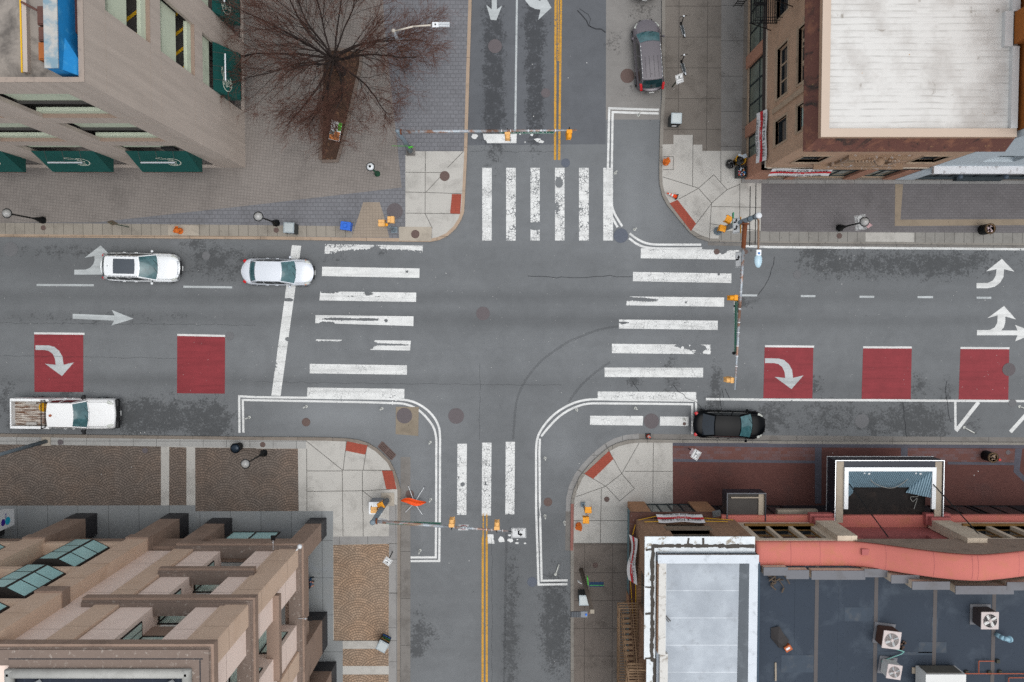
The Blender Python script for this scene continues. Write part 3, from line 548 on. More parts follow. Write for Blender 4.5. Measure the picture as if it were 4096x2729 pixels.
def cracks(specs,w=.035,m_=None):
    for sp in specs:
        pts=path(sp,0); o=[]
        for a,b in zip(pts,pts[1:]):
            n=max(1,int((b-a).length/.35)); 
            for i in range(n): o.append(a.lerp(b,i/n)+Vector((random.gauss(0,.03),random.gauss(0,.03),0)))
        o.append(pts[-1]); struct(MB().ribbon([(p.x,p.y,.0155) for p in o],w).build('road_crack',m_ or CR))
cracks([[(2,0,[(600,90),(640,140),(680,190),(715,240),(770,262),(820,270),(858,300)])]],.07)
cracks([[(2,0,[(610,80),(690,130),(720,170),(712,230),(725,250)])],[(2,2,[(1110,360),(1130,400),(1150,430),(1168,462)])],[(2,2,[(1480,400),(1530,465),(1575,490),(1600,520),(1680,550),(1740,610)])],
 [(2,2,[(1925,445),(1945,520)])],[(2,2,[(1955,440),(1998,520)])],[(2,2,[(1900,515),(1920,600),(1925,640)])],[(3,1,[(55,790),(45,860),(20,960),(0,1000)]),(2,1,[(2345,1010),(2310,1070),(2260,1140)])],[(3,2,[(1640,360),(1620,440),(1640,520),(1650,640),(1680,740)])],[(3,2,[(1240,560),(1250,700),(1275,880)])],[(2,1,[(150,968),(500,985),(900,970),(1110,975)])]],.03)
cracks([[(0,2,[(0,135),(310,137),(760,140),(1620,160)])],[(0,1,[(0,1400),(2351,1420)])],[(1,2,[(0,370),(900,385),(2040,395),(2800,400)])],[(1,3,[(2165,240),(2170,600),(2165,1568)])],[(1,2,[(2060,200),(2055,900)])],[(1,0,[(1965,1390),(2351,1395)]),(2,0,[(0,1395),(390,1395)])]],.02,SEAMD)
# tyre sweep marks left by turning cars
TYRE=NG('tyre_mark',.9); 
TYRE.b.inputs['Alpha'].default_value=.13; TYRE=TYRE.out(lin('#2c2d30'))
for sp in ([(2,1,[(980,1430),(800,1460),(640,1520)]),(2,2,[(520,0),(400,80),(280,170),(170,290),(90,420),(40,560),(20,760),(10,900)])],[(2,2,[(900,190),(760,290),(620,420),(520,560)])],[(1,3,[(2300,200),(2290,800),(2280,1568)])]):
    struct(MB().ribbon([(p.x,p.y,.0165) for p in [Q(sp[0][0],sp[0][1],*q) for q in curve(sp[0][2])]+([Q(sp[1][0],sp[1][1],*q) for q in curve(sp[1][2])] if len(sp)>1 else [])],.16).build('tyre_mark',TYRE))
# concrete repair with a cover in it
q=[Q(1,2,x,y) for x,y in ((1285,600),(1495,602),(1490,868),(1283,852))]; struct(MB().prism([(p.x,p.y) for p in q],-.01,.013).build('concrete_repair',concrete('repair_concrete','#83796a')))
# ---------------- covers ----------------
IRON_F=M('cast_iron_faint','#666769',.8,0,var=.15,scale=9,fine=.2)
def cover(c,r,x,y,d,label,mat=IRON,z=.004,style=0):
    if 'faint' in label or 'small cover' in label: mat=IRON_F if mat is IRON else mat
    p=Q(c,r,x,y,z); R_=d/2/2.296*(CAM_H-z)/F_PX; o=thing('manhole_cover',label,'manhole cover',(p.x,p.y,z),group='round iron covers')
    g=MB().lathe((0,0,0),[(R_,0),(R_,.012),(R_*.9,.012),(R_*.89,.006)],32); g.build('rim',mat,o)
    g=MB().lathe((0,0,0),[(R_*.88,0),(R_*.88,.010)],32)
    if d>100:
        s=R_*.17
        for i in range(-5,6):
            for j in range(-5,6):
                if math.hypot(i,j)*s<R_*.78: g.obox((i*s,j*s,.012),(s*.85,s*.34,.006),rz=(math.pi/2 if (i+j)%2 else 0))
    else:
        for k in range(6):
            a=k*math.pi/3; g.lathe((R_*.6*math.cos(a),R_*.6*math.sin(a),.010),[(R_*.1,0),(R_*.08,.004)],6)
        g.lathe((0,0,.010),[(R_*.25,0),(R_*.22,.004)],10)
    g.build('lid',mat,o); return o
for a in [(1,0,2195,425,125,'perforated pale cover in the left turn lane below the straight arrow'),(2,0,1060,698,128,'brown dusty cover beside the parked grey estate car',IRON_R),(2,0,310,855,85,'cover just left of the yellow centre lines'),
 (2,0,492,1497,80,'blue-grey cover where the yellow centre lines end',IRON_B),(2,1,1000,597,132,'dark blue cover breaking the curved double white line',IRON_B,.016),(1,1,2085,1312,125,'large cover alone in the middle of the crossing',IRON),
 (1,2,1362,682,145,'reddish cover set in a square concrete repair',IRON,.014),(1,2,1838,685,145,'large cover outside the curved double line, above the lower crosswalk'),(1,2,460,742,78,'small rusty cover in the bottom left parking area',IRON_R),
 (2,2,1280,732,140,'large cover between two short crosswalk stripes'),(2,2,330,1475,80,'small rusty cover inside the lower double line',IRON_R),(1,2,1413,1403,78,'small rusty cover beside the orange folded sign',IRON_R),
 (0,1,98,722,135,'faint cover in the road below the leftmost globe lamp'),(0,1,1893,782,75,'small cover between the white car and the silver car'),(0,1,2110,1520,80,'small cover at the top right of a red panel'),(3,1,268,955,76,'small cover in the upper lane by the signal mast'),
 (3,2,862,732,130,'faint cover in the parking lane ahead of the black car'),(3,2,2212,258,120,'ribbed cover overlapping the last red panel',IRON,.016),(3,2,2245,567,76,'small cover on the edge line near the hatching'),(2,3,185,648,92,'grey-blue cover at the bottom corner of the double line',IRON_B),
 (2,1,1880,745,52,'rusty small cover cut into the top stripe of the right crosswalk',IRON_R,.016),(2,1,2145,745,44,'tiny cover right of the top crosswalk stripe',IRON_R,.01),(2,2,1583,757,30,'tiny round valve cap in a short crosswalk stripe',IRON_R,.016),
 (1,1,1733,50,90,'patterned cover in the light corner slabs below the big signal pole',IRON_R,.143),(1,1,1275,372,145,'large reddish cover in the dark pavers beside the signal post',IRON,.139),(1,1,1463,583,76,'rusty cover in the beige slab at the kerb corner',IRON_R,.143),
 (0,1,398,525,46,'rusty disc near the foot of the leftmost lamp',IRON_R,.142),(1,1,186,547,48,'rusty disc at the foot of the middle globe lamp',IRON_R,.142),(3,1,655,599,50,'rusty disc below the lamp with the lane sign',IRON_R,.142),(0,2,555,925,52,'dark disc in the pale slabs under the pickup',IRON,.139),
 (0,2,1332,1003,52,'dark disc among the fan cobbles',IRON,.141),(1,2,62,948,50,'dark disc above the foot of the lower globe lamp',IRON_R,.139),(2,2,870,1450,50,'small dark disc in the corner slabs near the orange hydrant',IRON_R,.141),(2,3,765,495,50,'dark disc near the tall lamp pole on brown slabs',IRON_R,.135),(3,2,2205,1020,44,'small disc in the brick paving near the lower planter',IRON,.143)]:
    c,r,x,y,d,l=a[:6]; cover(c,r,x,y,d,l,*(a[6:]))
# storm drain
DK=NG('drain_dark',1).out(lin('#17130f'))
q=[Q(1,2,x,y) for x,y in ((1162,920),(1284,1040),(1238,1088),(1122,968))]; ce=sum(q,Vector())/4
g=MB(); o=thing('storm_drain','rusty slotted storm drain grate at the curved kerb','drain grate',(ce.x,ce.y,.0))
MB().poly([(p.x-ce.x,p.y-ce.y,.006) for p in q][::-1]).build('pit',DK,o)
u=(q[1]-q[0]);v=(q[3]-q[0])
for k in range(19):
    if k==9: continue
    a=q[0]+u*((k+.5)/19)-ce; g.ribbon([(a.x,a.y,.018),(a.x+v.x,a.y+v.y,.018)],u.length/19*.5)
for t in (0,.25,.5,.75,1):
    a=q[0]+v*t-ce; g.ribbon([(a.x,a.y,.02),(a.x+u.x,a.y+u.y,.02)],.05)
for t in (0,.5,1):
    a=q[0]+u*t-ce; g.ribbon([(a.x,a.y,.021),(a.x+v.x,a.y+v.y,.021)],.08)
g.build('bars',IRON_R,o)
# litter: scraps and gum on the ground (nobody could count it)
random.seed(3); g=MB()
LIT=NG('litter_white',.8).out(lin('#c9c9c6'))
spots=[(2,0,535,517),(2,0,687,580),(2,0,515,717),(2,0,187,592),(2,0,199,1070),(0,2,1300,835),(0,2,1340,832),(0,2,940,1215),(0,2,1217,1150),(3,2,585,1022),(3,2,1110,1140),(3,2,1920,1187),(3,2,1882,1227),(3,2,440,640),(2,2,1118,1080),(2,2,1068,1067),(2,2,615,1122),(1,3,1957,453),(1,3,1773,473),(3,1,658,812),(3,1,677,1041),(3,1,605,1277),(3,1,1938,1208),(3,1,1992,1190),(2,3,392,1378),(2,3,512,1110),(1,2,298,870),(1,1,1745,942),(1,1,858,1308),(0,1,683,548),(0,1,1727,1110),(3,1,1788,383),(3,1,2207,495),(3,1,178,457),(3,2,1882,840),(2,0,1485,823),(2,0,1800,1123),(3,2,410,1335),(3,2,1123,1495)]
for c,r,x,y in spots:
    p=Q(c,r,x,y,.0); s=random.uniform(.02,.05); a=random.random()*6; zz=.151 if (abs(p.y)>7 and (p.x<-8.5 or p.x>6.0)) else .02
    g.add([(p.x+s*math.cos(a+k*1.6)*random.uniform(.6,1),p.y+s*math.sin(a+k*1.6)*random.uniform(.6,1),zz+.004*(k%2)) for k in range(4)],[(0,1,2,3)])
for _ in range(500):
    x=random.uniform(-35,35); y=random.uniform(-6.5,3.8); s=random.uniform(.008,.022)
    g.add([(x+s*math.cos(k*1.6),y+s*math.sin(k*1.6),.02) for k in range(4)],[(0,1,2,3)])
tag(g.build('litter',LIT),'scattered white paper scraps and gum on the road and pavements','litter',kind='stuff')
# ---------------- buildings ----------------
class Fac:                            # a facade plane; u along it, z up, d = depth behind the plane (negative = in front)
    def __init__(s,axis,c,sg): s.a=axis; s.c=c; s.sg=sg
    def pt(s,u,z,d=0):
        q=s.c-s.sg*d
        return (q,u,z) if s.a=='x' else (u,q,z)
    def box(s,g,u0,u1,z0,z1,d0,d1):
        p=s.pt(u0,z0,d0); q=s.pt(u1,z1,d1); g.box(*p,*q); return g
    def wall(s,g,u0,u1,z0,z1,ops,d0=0,d1=.3):
        us=sorted({u0,u1,*[o[0] for o in ops],*[o[1] for o in ops]}); us=[u for u in us if u0<=u<=u1]
        for a,b in zip(us,us[1:]):
            m=(a+b)/2; hs=sorted([(o[2],o[3]) for o in ops if o[0]<m<o[1]]); z=z0
            for lo,hi in hs:
                if lo>z: s.box(g,a,b,z,lo,d0,d1)
                z=max(z,hi)
            if z<z1: s.box(g,a,b,z,z1,d0,d1)
        return g
def window(par,F,u0,u1,z0,z1,d,fm,gm,mu=(),mz=(),fw=.07,name='window',fd=.08):
    if u0>u1: u0,u1=u1,u0
    g=MB(); F.box(g,u0,u1,z0,z0+fw,d,d+fd); F.box(g,u0,u1,z1-fw,z1,d,d+fd)
    F.box(g,u0,u0+fw,z0+fw,z1-fw,d,d+fd); F.box(g,u1-fw,u1,z0+fw,z1-fw,d,d+fd)
    for m in mu: q=u0+(u1-u0)*m; F.box(g,q-fw/2,q+fw/2,z0+fw,z1-fw,d+.002,d+fd-.002)
    for m in mz: q=z0+(z1-z0)*m; F.box(g,u0+fw,u1-fw,q-fw/2,q+fw/2,d+.004,d+fd-.004)
    o=g.build(name,fm,par); p=MB(); F.box(p,u0+.02,u1-.02,z0+.02,z1-.02,d+.035,d+.045); p.build('pane',gm,o); return o
def glass(name,h,rough=.08,var=.2,scale=.6):
    g=NG(name,rough,0,.6); c=lin(h); g.b.inputs['Coat Weight'].default_value=.4; g.b.inputs['Coat Roughness'].default_value=.05
    return g.out(g.mix(g.noise(scale,3,.5),mul(c,1-var),mul(c,1+var)))
DARKG=glass('glass_dark','#2b3034'); GREYG=glass('glass_grey','#4c5553',var=.5,scale=1.4); TEALG=glass('glass_teal','#a2cfce',.12); PALEG=glass('glass_pale','#bccfc6',.12)
# ---- parking garage, north-west ----
GC=M('garage_concrete','#b0a398',.85,var=.07,scale=.5,dirt='#8a7d73',dk=.4,dscale=.35,fine=.1); _g=NG('garage_concrete_streaked',.85); gcc=lin('#b6aa9f'); _w=_g.wallco(); gcs=_g.noise(1.0,5,.6,vec=_g.map((2.6,.16,1),vec=_w)); _k=_g.mix(_g.ramp(gcs,.3,.7),mul(gcc,.80),mul(gcc,1.14)); _k=_g.mix(.35,_k,_g.mix(_g.noise(.4,4,.6),mul(gcc,.75),mul(gcc,1.2))); GC=_g.out(_g.mix(.12,_k,_g.mix(_g.noise(18,3,.7),mul(gcc,.7),mul(gcc,1.3))))
GCOP=M('garage_coping','#96897e',.85,var=.15,scale=3,dirt='#6a625c',dk=.5,dscale=3,fine=.3)
GREEN=M('garage_panel_green','#bfc8b2',.8,var=.07,scale=.8,dirt='#7d8475',dk=.35,dscale=1); GSILL=M('garage_sill','#8f7c6f',.9,var=.15,scale=3,fine=.3)
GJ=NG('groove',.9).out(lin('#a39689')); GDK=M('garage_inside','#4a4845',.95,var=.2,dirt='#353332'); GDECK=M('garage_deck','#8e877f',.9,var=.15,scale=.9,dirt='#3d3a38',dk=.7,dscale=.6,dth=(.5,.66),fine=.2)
YEL=M('yellow_line','#d6a917',.7,var=.15,scale=3); AWN=M('awning_green','#0b4a45',.75,var=.08,scale=2); AWNR=M('awning_rust_trim','#6b3a2c',.8)
ALU=M('aluminium_tube','#c3c8cc',.35,.6,var=.05); BLUE=M('blue_render','#1478b4',.7,var=.2,scale=2.5,dirt='#4f9fc9',dk=.5,dscale=2); BLUET=M('blue_worn_top','#a9a8a3',.9,var=.2,scale=4,dirt='#4f7f95',dk=.7,dscale=1.2,dth=(.46,.62),fine=.4)
RUST=M('rust_brown','#5d4038',.8,var=.25,scale=4,dirt='#8a5030',dk=.6); WHITE=M('white_metal','#d4d8da',.4,.1,var=.04); BLACKM=M('black_metal','#1a1b1d',.5,.4,var=.2)
CREAMT=NG('cream_lettering',.8).out(lin('#cfd3c4'))
bld=thing('parking_garage','tan concrete parking garage with green awnings and a blue block on its roof','building',(-18.06,9.62,0))
inv=Vector((-18.06,9.62,0))
def bo(g,name,mat,par=None,smooth=False): return g.build(name,mat,par,smooth)
class Root:                            # parts keep world coordinates: parent inverse is folded into their location
    pass
def fix(root):                         # shift children so that world coordinates stay put under a moved root
    off=-Vector(root.location)
    for ch in root.children: ch.location=Vector(ch.location)+off
FE=Fac('x',-18.06,1); FS=Fac('y',9.62,-1)
lv=[(14.2,18.6),(8.6,13.0),(.25,7.4)]
eb=[(13.3,16.2),(18.0,20.95),(22.8,25.7),(27.6,30.5)]; sb=[(-23.5,-19.75),(-29.2,-25.4),(-34.8,-31.0),(-40.5,-36.7),(-46.2,-42.4)]
g=MB(); FE.wall(g,9.62,33,0,20.45,[(a,b,l,h) for a,b in eb for l,h in lv],0,.2); bo(g,'wall',GC,bld)
g=MB(); FS.wall(g,-50,-18.26,0,20.45,[(a,b,l,h) for a,b in sb for l,h in lv],0,.2); bo(g,'wall',GC,bld)
g=MB()
for z in (18.6,14.2,13.0,8.6,7.4):
    FE.box(g,9.7,13.3,z-.012,z+.012,-.004,.01)
    FS.box(g,-19.75,-18.1,z-.012,z+.012,-.004,.01)
    for (a,b),(c,d) in zip(eb,eb[1:]): FE.box(g,b,c,z-.012,z+.012,-.004,.01)
    for (a,b),(c,d) in zip(sb,sb[1:]): FS.box(g,d,a,z-.012,z+.012,-.004,.01)
bo(g,'panel_joint',GJ,bld)
g=MB(); FE.box(g,9.62,33,20.45,20.49,-.015,.22); FS.box(g,-50,-18.28,20.45,20.488,-.015,.2); bo(g,'coping',GCOP,bld)
g=MB(); g.box(-50,9.82,18.9,-18.26,33,19.1); bo(g,'roof_deck',GDECK,bld)
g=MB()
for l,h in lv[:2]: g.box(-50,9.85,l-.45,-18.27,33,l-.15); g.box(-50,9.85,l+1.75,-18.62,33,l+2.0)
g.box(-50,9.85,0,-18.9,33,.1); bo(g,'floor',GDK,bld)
g=MB()
for l,h in lv[:2]:
    for y in [14+k*1.1 for k in range(14)]:
        a=(-18.5,y,l-.14); b=(-21.5,y-2.3,l-.14); g.ribbon([a,b],.16)
        a=(-18.7,y,l+2.01); b=(-21.5,y-2.3,l+2.01); g.ribbon([a,b],.16)
bo(g,'parking_line',YEL,bld)
for F,bays in ((FE,eb),(FS,sb)):
    for k,(a,b) in enumerate(bays[:3] if F is FE else bays[:4]):
        for l,h in lv[:2]:
            g=MB(); F.box(g,a,b,l-.02,l+.54,.205,.39); bo(g,'low_barrier',GREEN,bld)
            g=MB(); F.box(g,a,b,l+1.72,l+3.45,.34,.55); bo(g,'spandrel',GREEN,bld)
            g=MB(); F.box(g,a+.0,b,l-.015,l+.006,-.01,.2); bo(g,'sill',GSILL,bld)
        g=MB(); F.box(g,a,b,5.75,6.75,.25,.4); bo(g,'spandrel',GREEN,bld)
        g=MB(); F.box(g,a,b,.3,5.7,.6,.7); bo(g,'shop_glass',DARKG,bld)
        # sloped awning with a hollow underside, end cheeks and a light bar
        g=MB(); q=[F.pt(a,5.75,.02),F.pt(b,5.75,.02),F.pt(b,3.55,-.82),F.pt(a,3.55,-.82)]; th=.03
        g.add(q+[(p[0],p[1],p[2]-.04) for p in q],[(0,1,2,3),(7,6,5,4),(2,1,5,6),(3,2,6,7)])
        F.box(g,a,b,3.25,3.56,-.84,-.82)
        for u in (a,b): g.add([F.pt(u,5.75,.02),F.pt(u,3.55,-.82),F.pt(u,3.3,-.82),F.pt(u,3.3,.02)],[(0,1,2,3)])
        aw=bo(g,'awning',AWN,bld)
        g=MB(); F.box(g,a,b,3.22,3.25,-.85,-.81); bo(g,'trim',AWNR,aw)
        m=(a+b)/2; L=(b-a)*.28; g=MB()
        g.mat(0).tube(F.pt(m-L,5.45,-.62),F.pt(m+L,5.45,-.62),.06,n=8); g.mat(1)
        for u in (m-L,m,m+L): g.tube(F.pt(u,5.8,0),F.pt(u,5.5,-.6),.013,n=5)
        bo(g,'light_bar',[ALU,GDK],bld)
        # café emblem: apple outline with a leaf, and its words
        sl=math.atan2(2.2,.84); mu=m+(.55 if F is FS else -.75)
        def ap(u,w): t=.30+w; zz=5.75-2.2*t; dd=.02-.84*t-.03; return F.pt(mu+u,zz,dd)
        sgn=1 if F is FS else -1
        pts=[ap(sgn*.48*math.cos(t)*(1.0 if math.cos(t)>0 else .9),.22+.17*math.sin(t)) for t in [k2*math.pi/10-2.2 for k2 in range(16)]]
        nrm=(Vector(F.pt(0,0,-1))-Vector(F.pt(0,0,0))).normalized()*.93+Vector((0,0,.36))
        g=MB(); g.ribbon(pts,.045,up=nrm); g.ribbon([ap(-sgn*.9,.03),ap(-sgn*.6,.0),ap(-sgn*.25,.07),ap(-sgn*.55,.08),ap(-sgn*.9,.03)],.03,up=nrm); bo(g,'emblem',CREAMT,aw)
        t=text('lettering','Big\nApple\nTree\nCafe',.2,CREAMT,aw,Vector(ap(0,.21))+nrm*.02,(0,0,0),1.15)
        ux=Vector(F.pt(1,0,0))-Vector(F.pt(0,0,0)); 
        if F is FE: ux=ux
        n2=nrm.normalized(); up2=n2.cross(ux).normalized()
        if up2.z<0: ux=-ux; up2=n2.cross(ux).normalized()
        mt=Matrix((ux,up2,n2)).transposed(); t.rotation_euler=mt.to_euler()
g=MB(); g.box(-19.25,9.98,19.1,-18.72,33,21.2); bk=bo(g,'roof_block',BLUE,bld)
g=MB(); g.box(-19.27,9.96,21.2,-18.70,33,21.26); bo(g,'block_top',BLUET,bk)
g=MB(); g.add([(-18.72,10.0,19.1),(-18.27,9.9,19.1),(-18.27,10.5,19.1),(-18.72,11.4,19.1),(-18.72,10.0,20.9),(-18.28,9.9,20.35),(-18.28,10.5,20.35),(-18.72,11.4,20.7)],[(3,2,1,0),(4,5,6,7),(0,1,5,4),(1,2,6,5),(2,3,7,6),(3,0,4,7)]); bo(g,'block_foot',BLUE,bld)
g=MB(); z=19.16; a=P(78,8,z); b=P(91,290,z); g.box(a.x,b.y,19.1,b.x,33,19.17); bo(g,'yellow_stripe',YEL,bld)
g=MB(); a=P(95,290,19.3); g.box(a.x,a.y,19.1,a.x+.2,33,19.35); bo(g,'wheel_stop',GC,bld)
for (x0,y0,x1,y1,m_) in ((150,100,190,25,RUST),(155,165,190,108,RUST),(155,240,190,170,M('rust_orange','#9a5a2c',.8,var=.2,scale=4)),(296,135,330,-60,M('maroon_metal','#4a2b2b',.7))):
    a=P(x0,y0,19.8); b=P(x1,y1,19.8); g=MB(); g.box(a.x,a.y,19.1,b.x,b.y,19.8); g.box(a.x+.05,a.y+.05,19.8,b.x-.05,b.y-.05,19.86); bo(g,'roof_machine',m_,bld)
g=MB(); g.tube(P(85,8,19.5),P(150,42,19.5),.05); bo(g,'rusty_bar',RUST,bld)
g=MB(); FS.box(g,-20.9,-20.1,6.0,6.7,-.04,.1); bo(g,'vent_disc',BLACKM,bld)
fix(bld)
# ---- brick corner building, north-east ----
def bricks(name,h,h2,bw=.24,rh=.09,mort='#8b7b6c',var=.12,dirt='#4a3a30',dk=.3,ms=.012):
    g=NG(name,.88,0,.3); w=g.wallco(); c,f=g.brick(w,bw,rh,ms,lin(h),lin(h2),lin(mort))
    col=g.mix(.45,c,g.mix(g.noise(1.5,5,.6),mul(lin(h),.7),mul(lin(h2),1.25)))
    col=g.mix(g.math('MULTIPLY',g.ramp(g.noise(.8,6,.65),.5,.75),dk),col,lin(dirt)); g.bump(f,-.25,.01); return g.out(col)
BR_T=bricks('brick_tan','#a88b74','#b48f74',mort='#bdaa96',dk=.2); BR_R=bricks('brick_red','#9c6a54','#ab7862',mort='#b39d8a',dk=.12)
STONE=M('stone_trim','#a5907a',.85,var=.14,scale=2,dirt='#54473b',dk=.4,fine=.15)
cg=NG('rusted_cornice',.75); n=cg.noise(.8,7,.62,dist=.8); col=cg.mix(cg.ramp(n,.34,.44),lin('#2a2523'),lin('#5d3c34')); col=cg.mix(cg.ramp(cg.noise(1.3,6,.6),.52,.66),col,lin('#77503f')); col=cg.mix(cg.math('MULTIPLY',cg.ramp(cg.noise(7,5,.7),.62,.7),.7),col,lin('#a08358')); CORN=cg.out(col)
COPB=M('beige_coping','#b9a898',.8,var=.06,scale=1.5,fine=.08)
rg=NG('white_ribbed_roof',.8); wv=rg.n.new('ShaderNodeTexWave'); wv.bands_direction='Y'; wv.inputs['Scale'].default_value=.95; wv.inputs['Distortion'].default_value=2.2; wv.inputs['Detail'].default_value=2; rg.L(rg.map((.25,1,1)),wv.inputs['Vector'])
col=rg.mix(rg.math('MULTIPLY',rg.math('MULTIPLY',rg.ramp(wv.outputs['Fac'],.0,.22,1,0),rg.ramp(rg.noise(.8,5,.6),.38,.62)),.55),lin('#c9c8c4'),lin('#96948f')); col=rg.mix(rg.math('MULTIPLY',rg.ramp(rg.noise(.55,7,.65),.44,.68),.65),col,lin('#a09b95')); col=rg.mix(rg.math('MULTIPLY',rg.ramp(rg.noise(1.1,7,.7,dist=.6),.63,.72),.7),col,lin('#6e6558'))
col=rg.mix(rg.math('MULTIPLY',rg.ramp(rg.noise(3,6,.7,vec=rg.map((.15,2.2,1))),.55,.75),.35),col,lin('#8d8a86')); col=rg.mix(rg.ramp(rg.noise(1.9,3,.5,vec=rg.map(loc=(7,3,0))),.76,.80),col,lin('#a87a3d')); rg.bump(wv.outputs['Fac'],.22,.04); WROOF=rg.out(col)
FGM=M('storefront_frame','#1f2b30',.5,.3,var=.1); SHOPG=glass('shop_glass','#5f6b60',.1,var=.6,scale=1.2)
bld=thing('corner_building','three storey tan brick corner building with a flat white roof and rusty cornice','building',(15.76,8.83,0))
W_=Fac('x',15.76,-1); S_=Fac('y',8.83,-1)
uw=[]                                  # west windows (y0,y1,z0,z1,mullions)
for base in (0,7.4): uw+=[(9.8+base,11.2+base,6.4,8.4,()),(12.5+base,15.4+base,6.6,8.4,(1/3,2/3)),(9.8+base,11.2+base,10.1,12.0,()),(12.4+base,15.4+base,10.1,12.0,(1/3,2/3))]
g=MB(); W_.wall(g,9.13,26,4.6,13.1,[u[:4] for u in uw],0,.3); bo(g,'wall',BR_T,bld)
sw=[(16.8,18.3,6.5,8.35,()),(23.7,25.2,6.5,8.35,()),(16.8,18.3,10.1,12.0,()),(23.7,25.2,10.1,12.0,()),(19.6,22.3,10.1,12.0,(.33,.66))]
g=MB(); S_.wall(g,15.76,25.9,4.6,13.1,[u[:4] for u in sw],0,.3); bo(g,'wall',BR_T,bld)
for F,L in ((W_,uw),(S_,sw)):
    for a,b,l,h,mu in L:
        window(bld,F,a,b,l,h,.18,STONE if mu else FGM,DARKG if h<9 or mu else PALEG,mu,(),.08)
        g=MB(); F.box(g,a-.12,b+.12,l-.16,l,-.09,.17); F.box(g,a-.12,b+.12,h,h+.18,-.04,.1)
        F.box(g,a-.12,a,l,h,-.03,.1); F.box(g,b,b+.12,l,h,-.031,.1); bo(g,'window_surround',STONE,bld)
# stone strips between the window bays
for a in (11.75,19.2):
    g=MB(); W_.box(g,a,a+.3,6.0,12.4,-.1,.05); bo(g,'stone_pilaster',STONE,bld)
# ground floor: brick piers and shopfronts
pw=[(8.83,10.1),(11.6,12.4),(16.2,17.0),(21.2,22.2)]; ps=[(15.76,17.2),(18.4,19.0),(22.4,23.2),(25.1,25.9)]
for F,pp in ((W_,pw),(S_,ps)):
    g=MB()
    for i,(a,b) in enumerate(pp):
        if F is S_ and i==0: a=15.77
        if F is W_ and i==0: a=8.84
        g=MB(); F.box(g,a,b,0,3.7,0,.35); bo(g,'brick_pier',BR_R,bld)
    g=MB(); lo,hi=(9.18,26) if F is W_ else (16.1,25.9); F.box(g,lo,hi,3.7,4.6,.02,.3); bo(g,'sign_band',M('dark_band','#3a3230',.8),bld)
    for (a,b),(c,d) in zip(pp,pp[1:]): window(bld,F,b,c,.45,3.7,.16,FGM,SHOPG,tuple((k+1)/(max(2,round((c-b)/1.3))) for k in range(max(2,round((c-b)/1.3))-1)),(.66,),.1,'shop_window'); g=MB(); F.box(g,b,c,.1,.45,.1,.3); bo(g,'sill',STONE,bld)
g=MB(); W_.box(g,8.82,17.3,4.58,4.72,-.06,.1); S_.box(g,15.84,25.9,4.581,4.721,-.06,.1); bo(g,'belt_course',M('pale_belt','#b3aa9c',.8,var=.15),bld)
# carved pediment with flaking white paint
g=NG('flaked_stone',.85); n=g.noise(3.2,6,.7); FLK=g.out(g.mix(g.math('MULTIPLY',g.ramp(n,.56,.64),.7),lin('#8d7560'),lin('#b9bcc0')))
g=MB(); S_.box(g,19.2,22.8,8.55,8.75,-.3,.05); S_.box(g,19.3,22.7,8.0,8.55,-.12,.05); S_.box(g,19.1,22.9,6.3,6.55,-.25,.05); S_.box(g,18.2,23.6,5.9,6.05,-.35,.05)
for u in (19.5,22.5): S_.box(g,u-.2,u+.2,6.5,8.0,-.16,.05)
bo(g,'pediment',FLK,bld)
g=MB(); g.lathe((21.0,8.83-.3,8.6),[(.32,0),(.28,.12),(.2,.12),(.16,.2),(.05,.22)],16)
for s_ in (-1,1):
    for k in range(6): g.ball((21+s_*(.5+k*.16),8.83-.32,8.78-.012*k*k),.10,8,5)
bo(g,'carved_wreath',FLK,bld,True)
window(bld,S_,19.8,22.2,6.6,7.95,-.05,STONE,DARKG,(.33,.66),(),.08)
# sloped metal cornice
xo,yo=15.29,8.30
g=MB(); V=[(xo,yo,12.3),(25.9,yo,12.3),(25.9,8.83,13.1),(15.76,8.83,13.1),(xo,26,12.3),(15.76,26,13.1),(xo+.05,yo+.05,12.12),(25.9,yo+.05,12.12),(xo+.05,26,12.12),(15.76,26,12.12),(15.76,8.83,12.12),(25.9,8.83,12.12)]
g.add(V,[(0,1,2,3),(4,0,3,5),(6,7,1,0),(8,6,0,4),(10,11,7,6),(9,10,6,8)]); bo(g,'cornice',CORN,bld)
g=MB()
for k in range(14): W_.box(g,9.6+k*1.15,9.75+k*1.15,11.6,12.12,-.32,0)
for k in range(9): S_.box(g,16.6+k*1.15,16.75+k*1.15,11.6,12.12,-.32,0)
bo(g,'cornice_bracket',STONE,bld)
g=MB(); W_.box(g,9.08,26,13.1,13.5,-.0,.25); S_.box(g,15.76,25.7,13.1,13.5,0,.25); bo(g,'parapet',BR_T,bld)
# coping strip
g=MB(); g.box(15.74,8.81,13.5,25.72,9.24,13.54); g.box(15.74,9.24,13.5,16.16,26,13.54); bo(g,'coping',COPB,bld)
g=MB(); g.box(16.1,9.2,13.1,25.75,26,13.36); bo(g,'roof',WROOF,bld)
g=MB(); g.box(25.36,9.24,13.3,25.7,13.35,13.62); g.box(24.95,13.35,13.3,25.36,15.1,13.62); g.box(25.3,15.1,13.3,25.7,26,13.62); bo(g,'side_parapet',M('pale_parapet','#c4c5c4',.8,var=.06),bld)
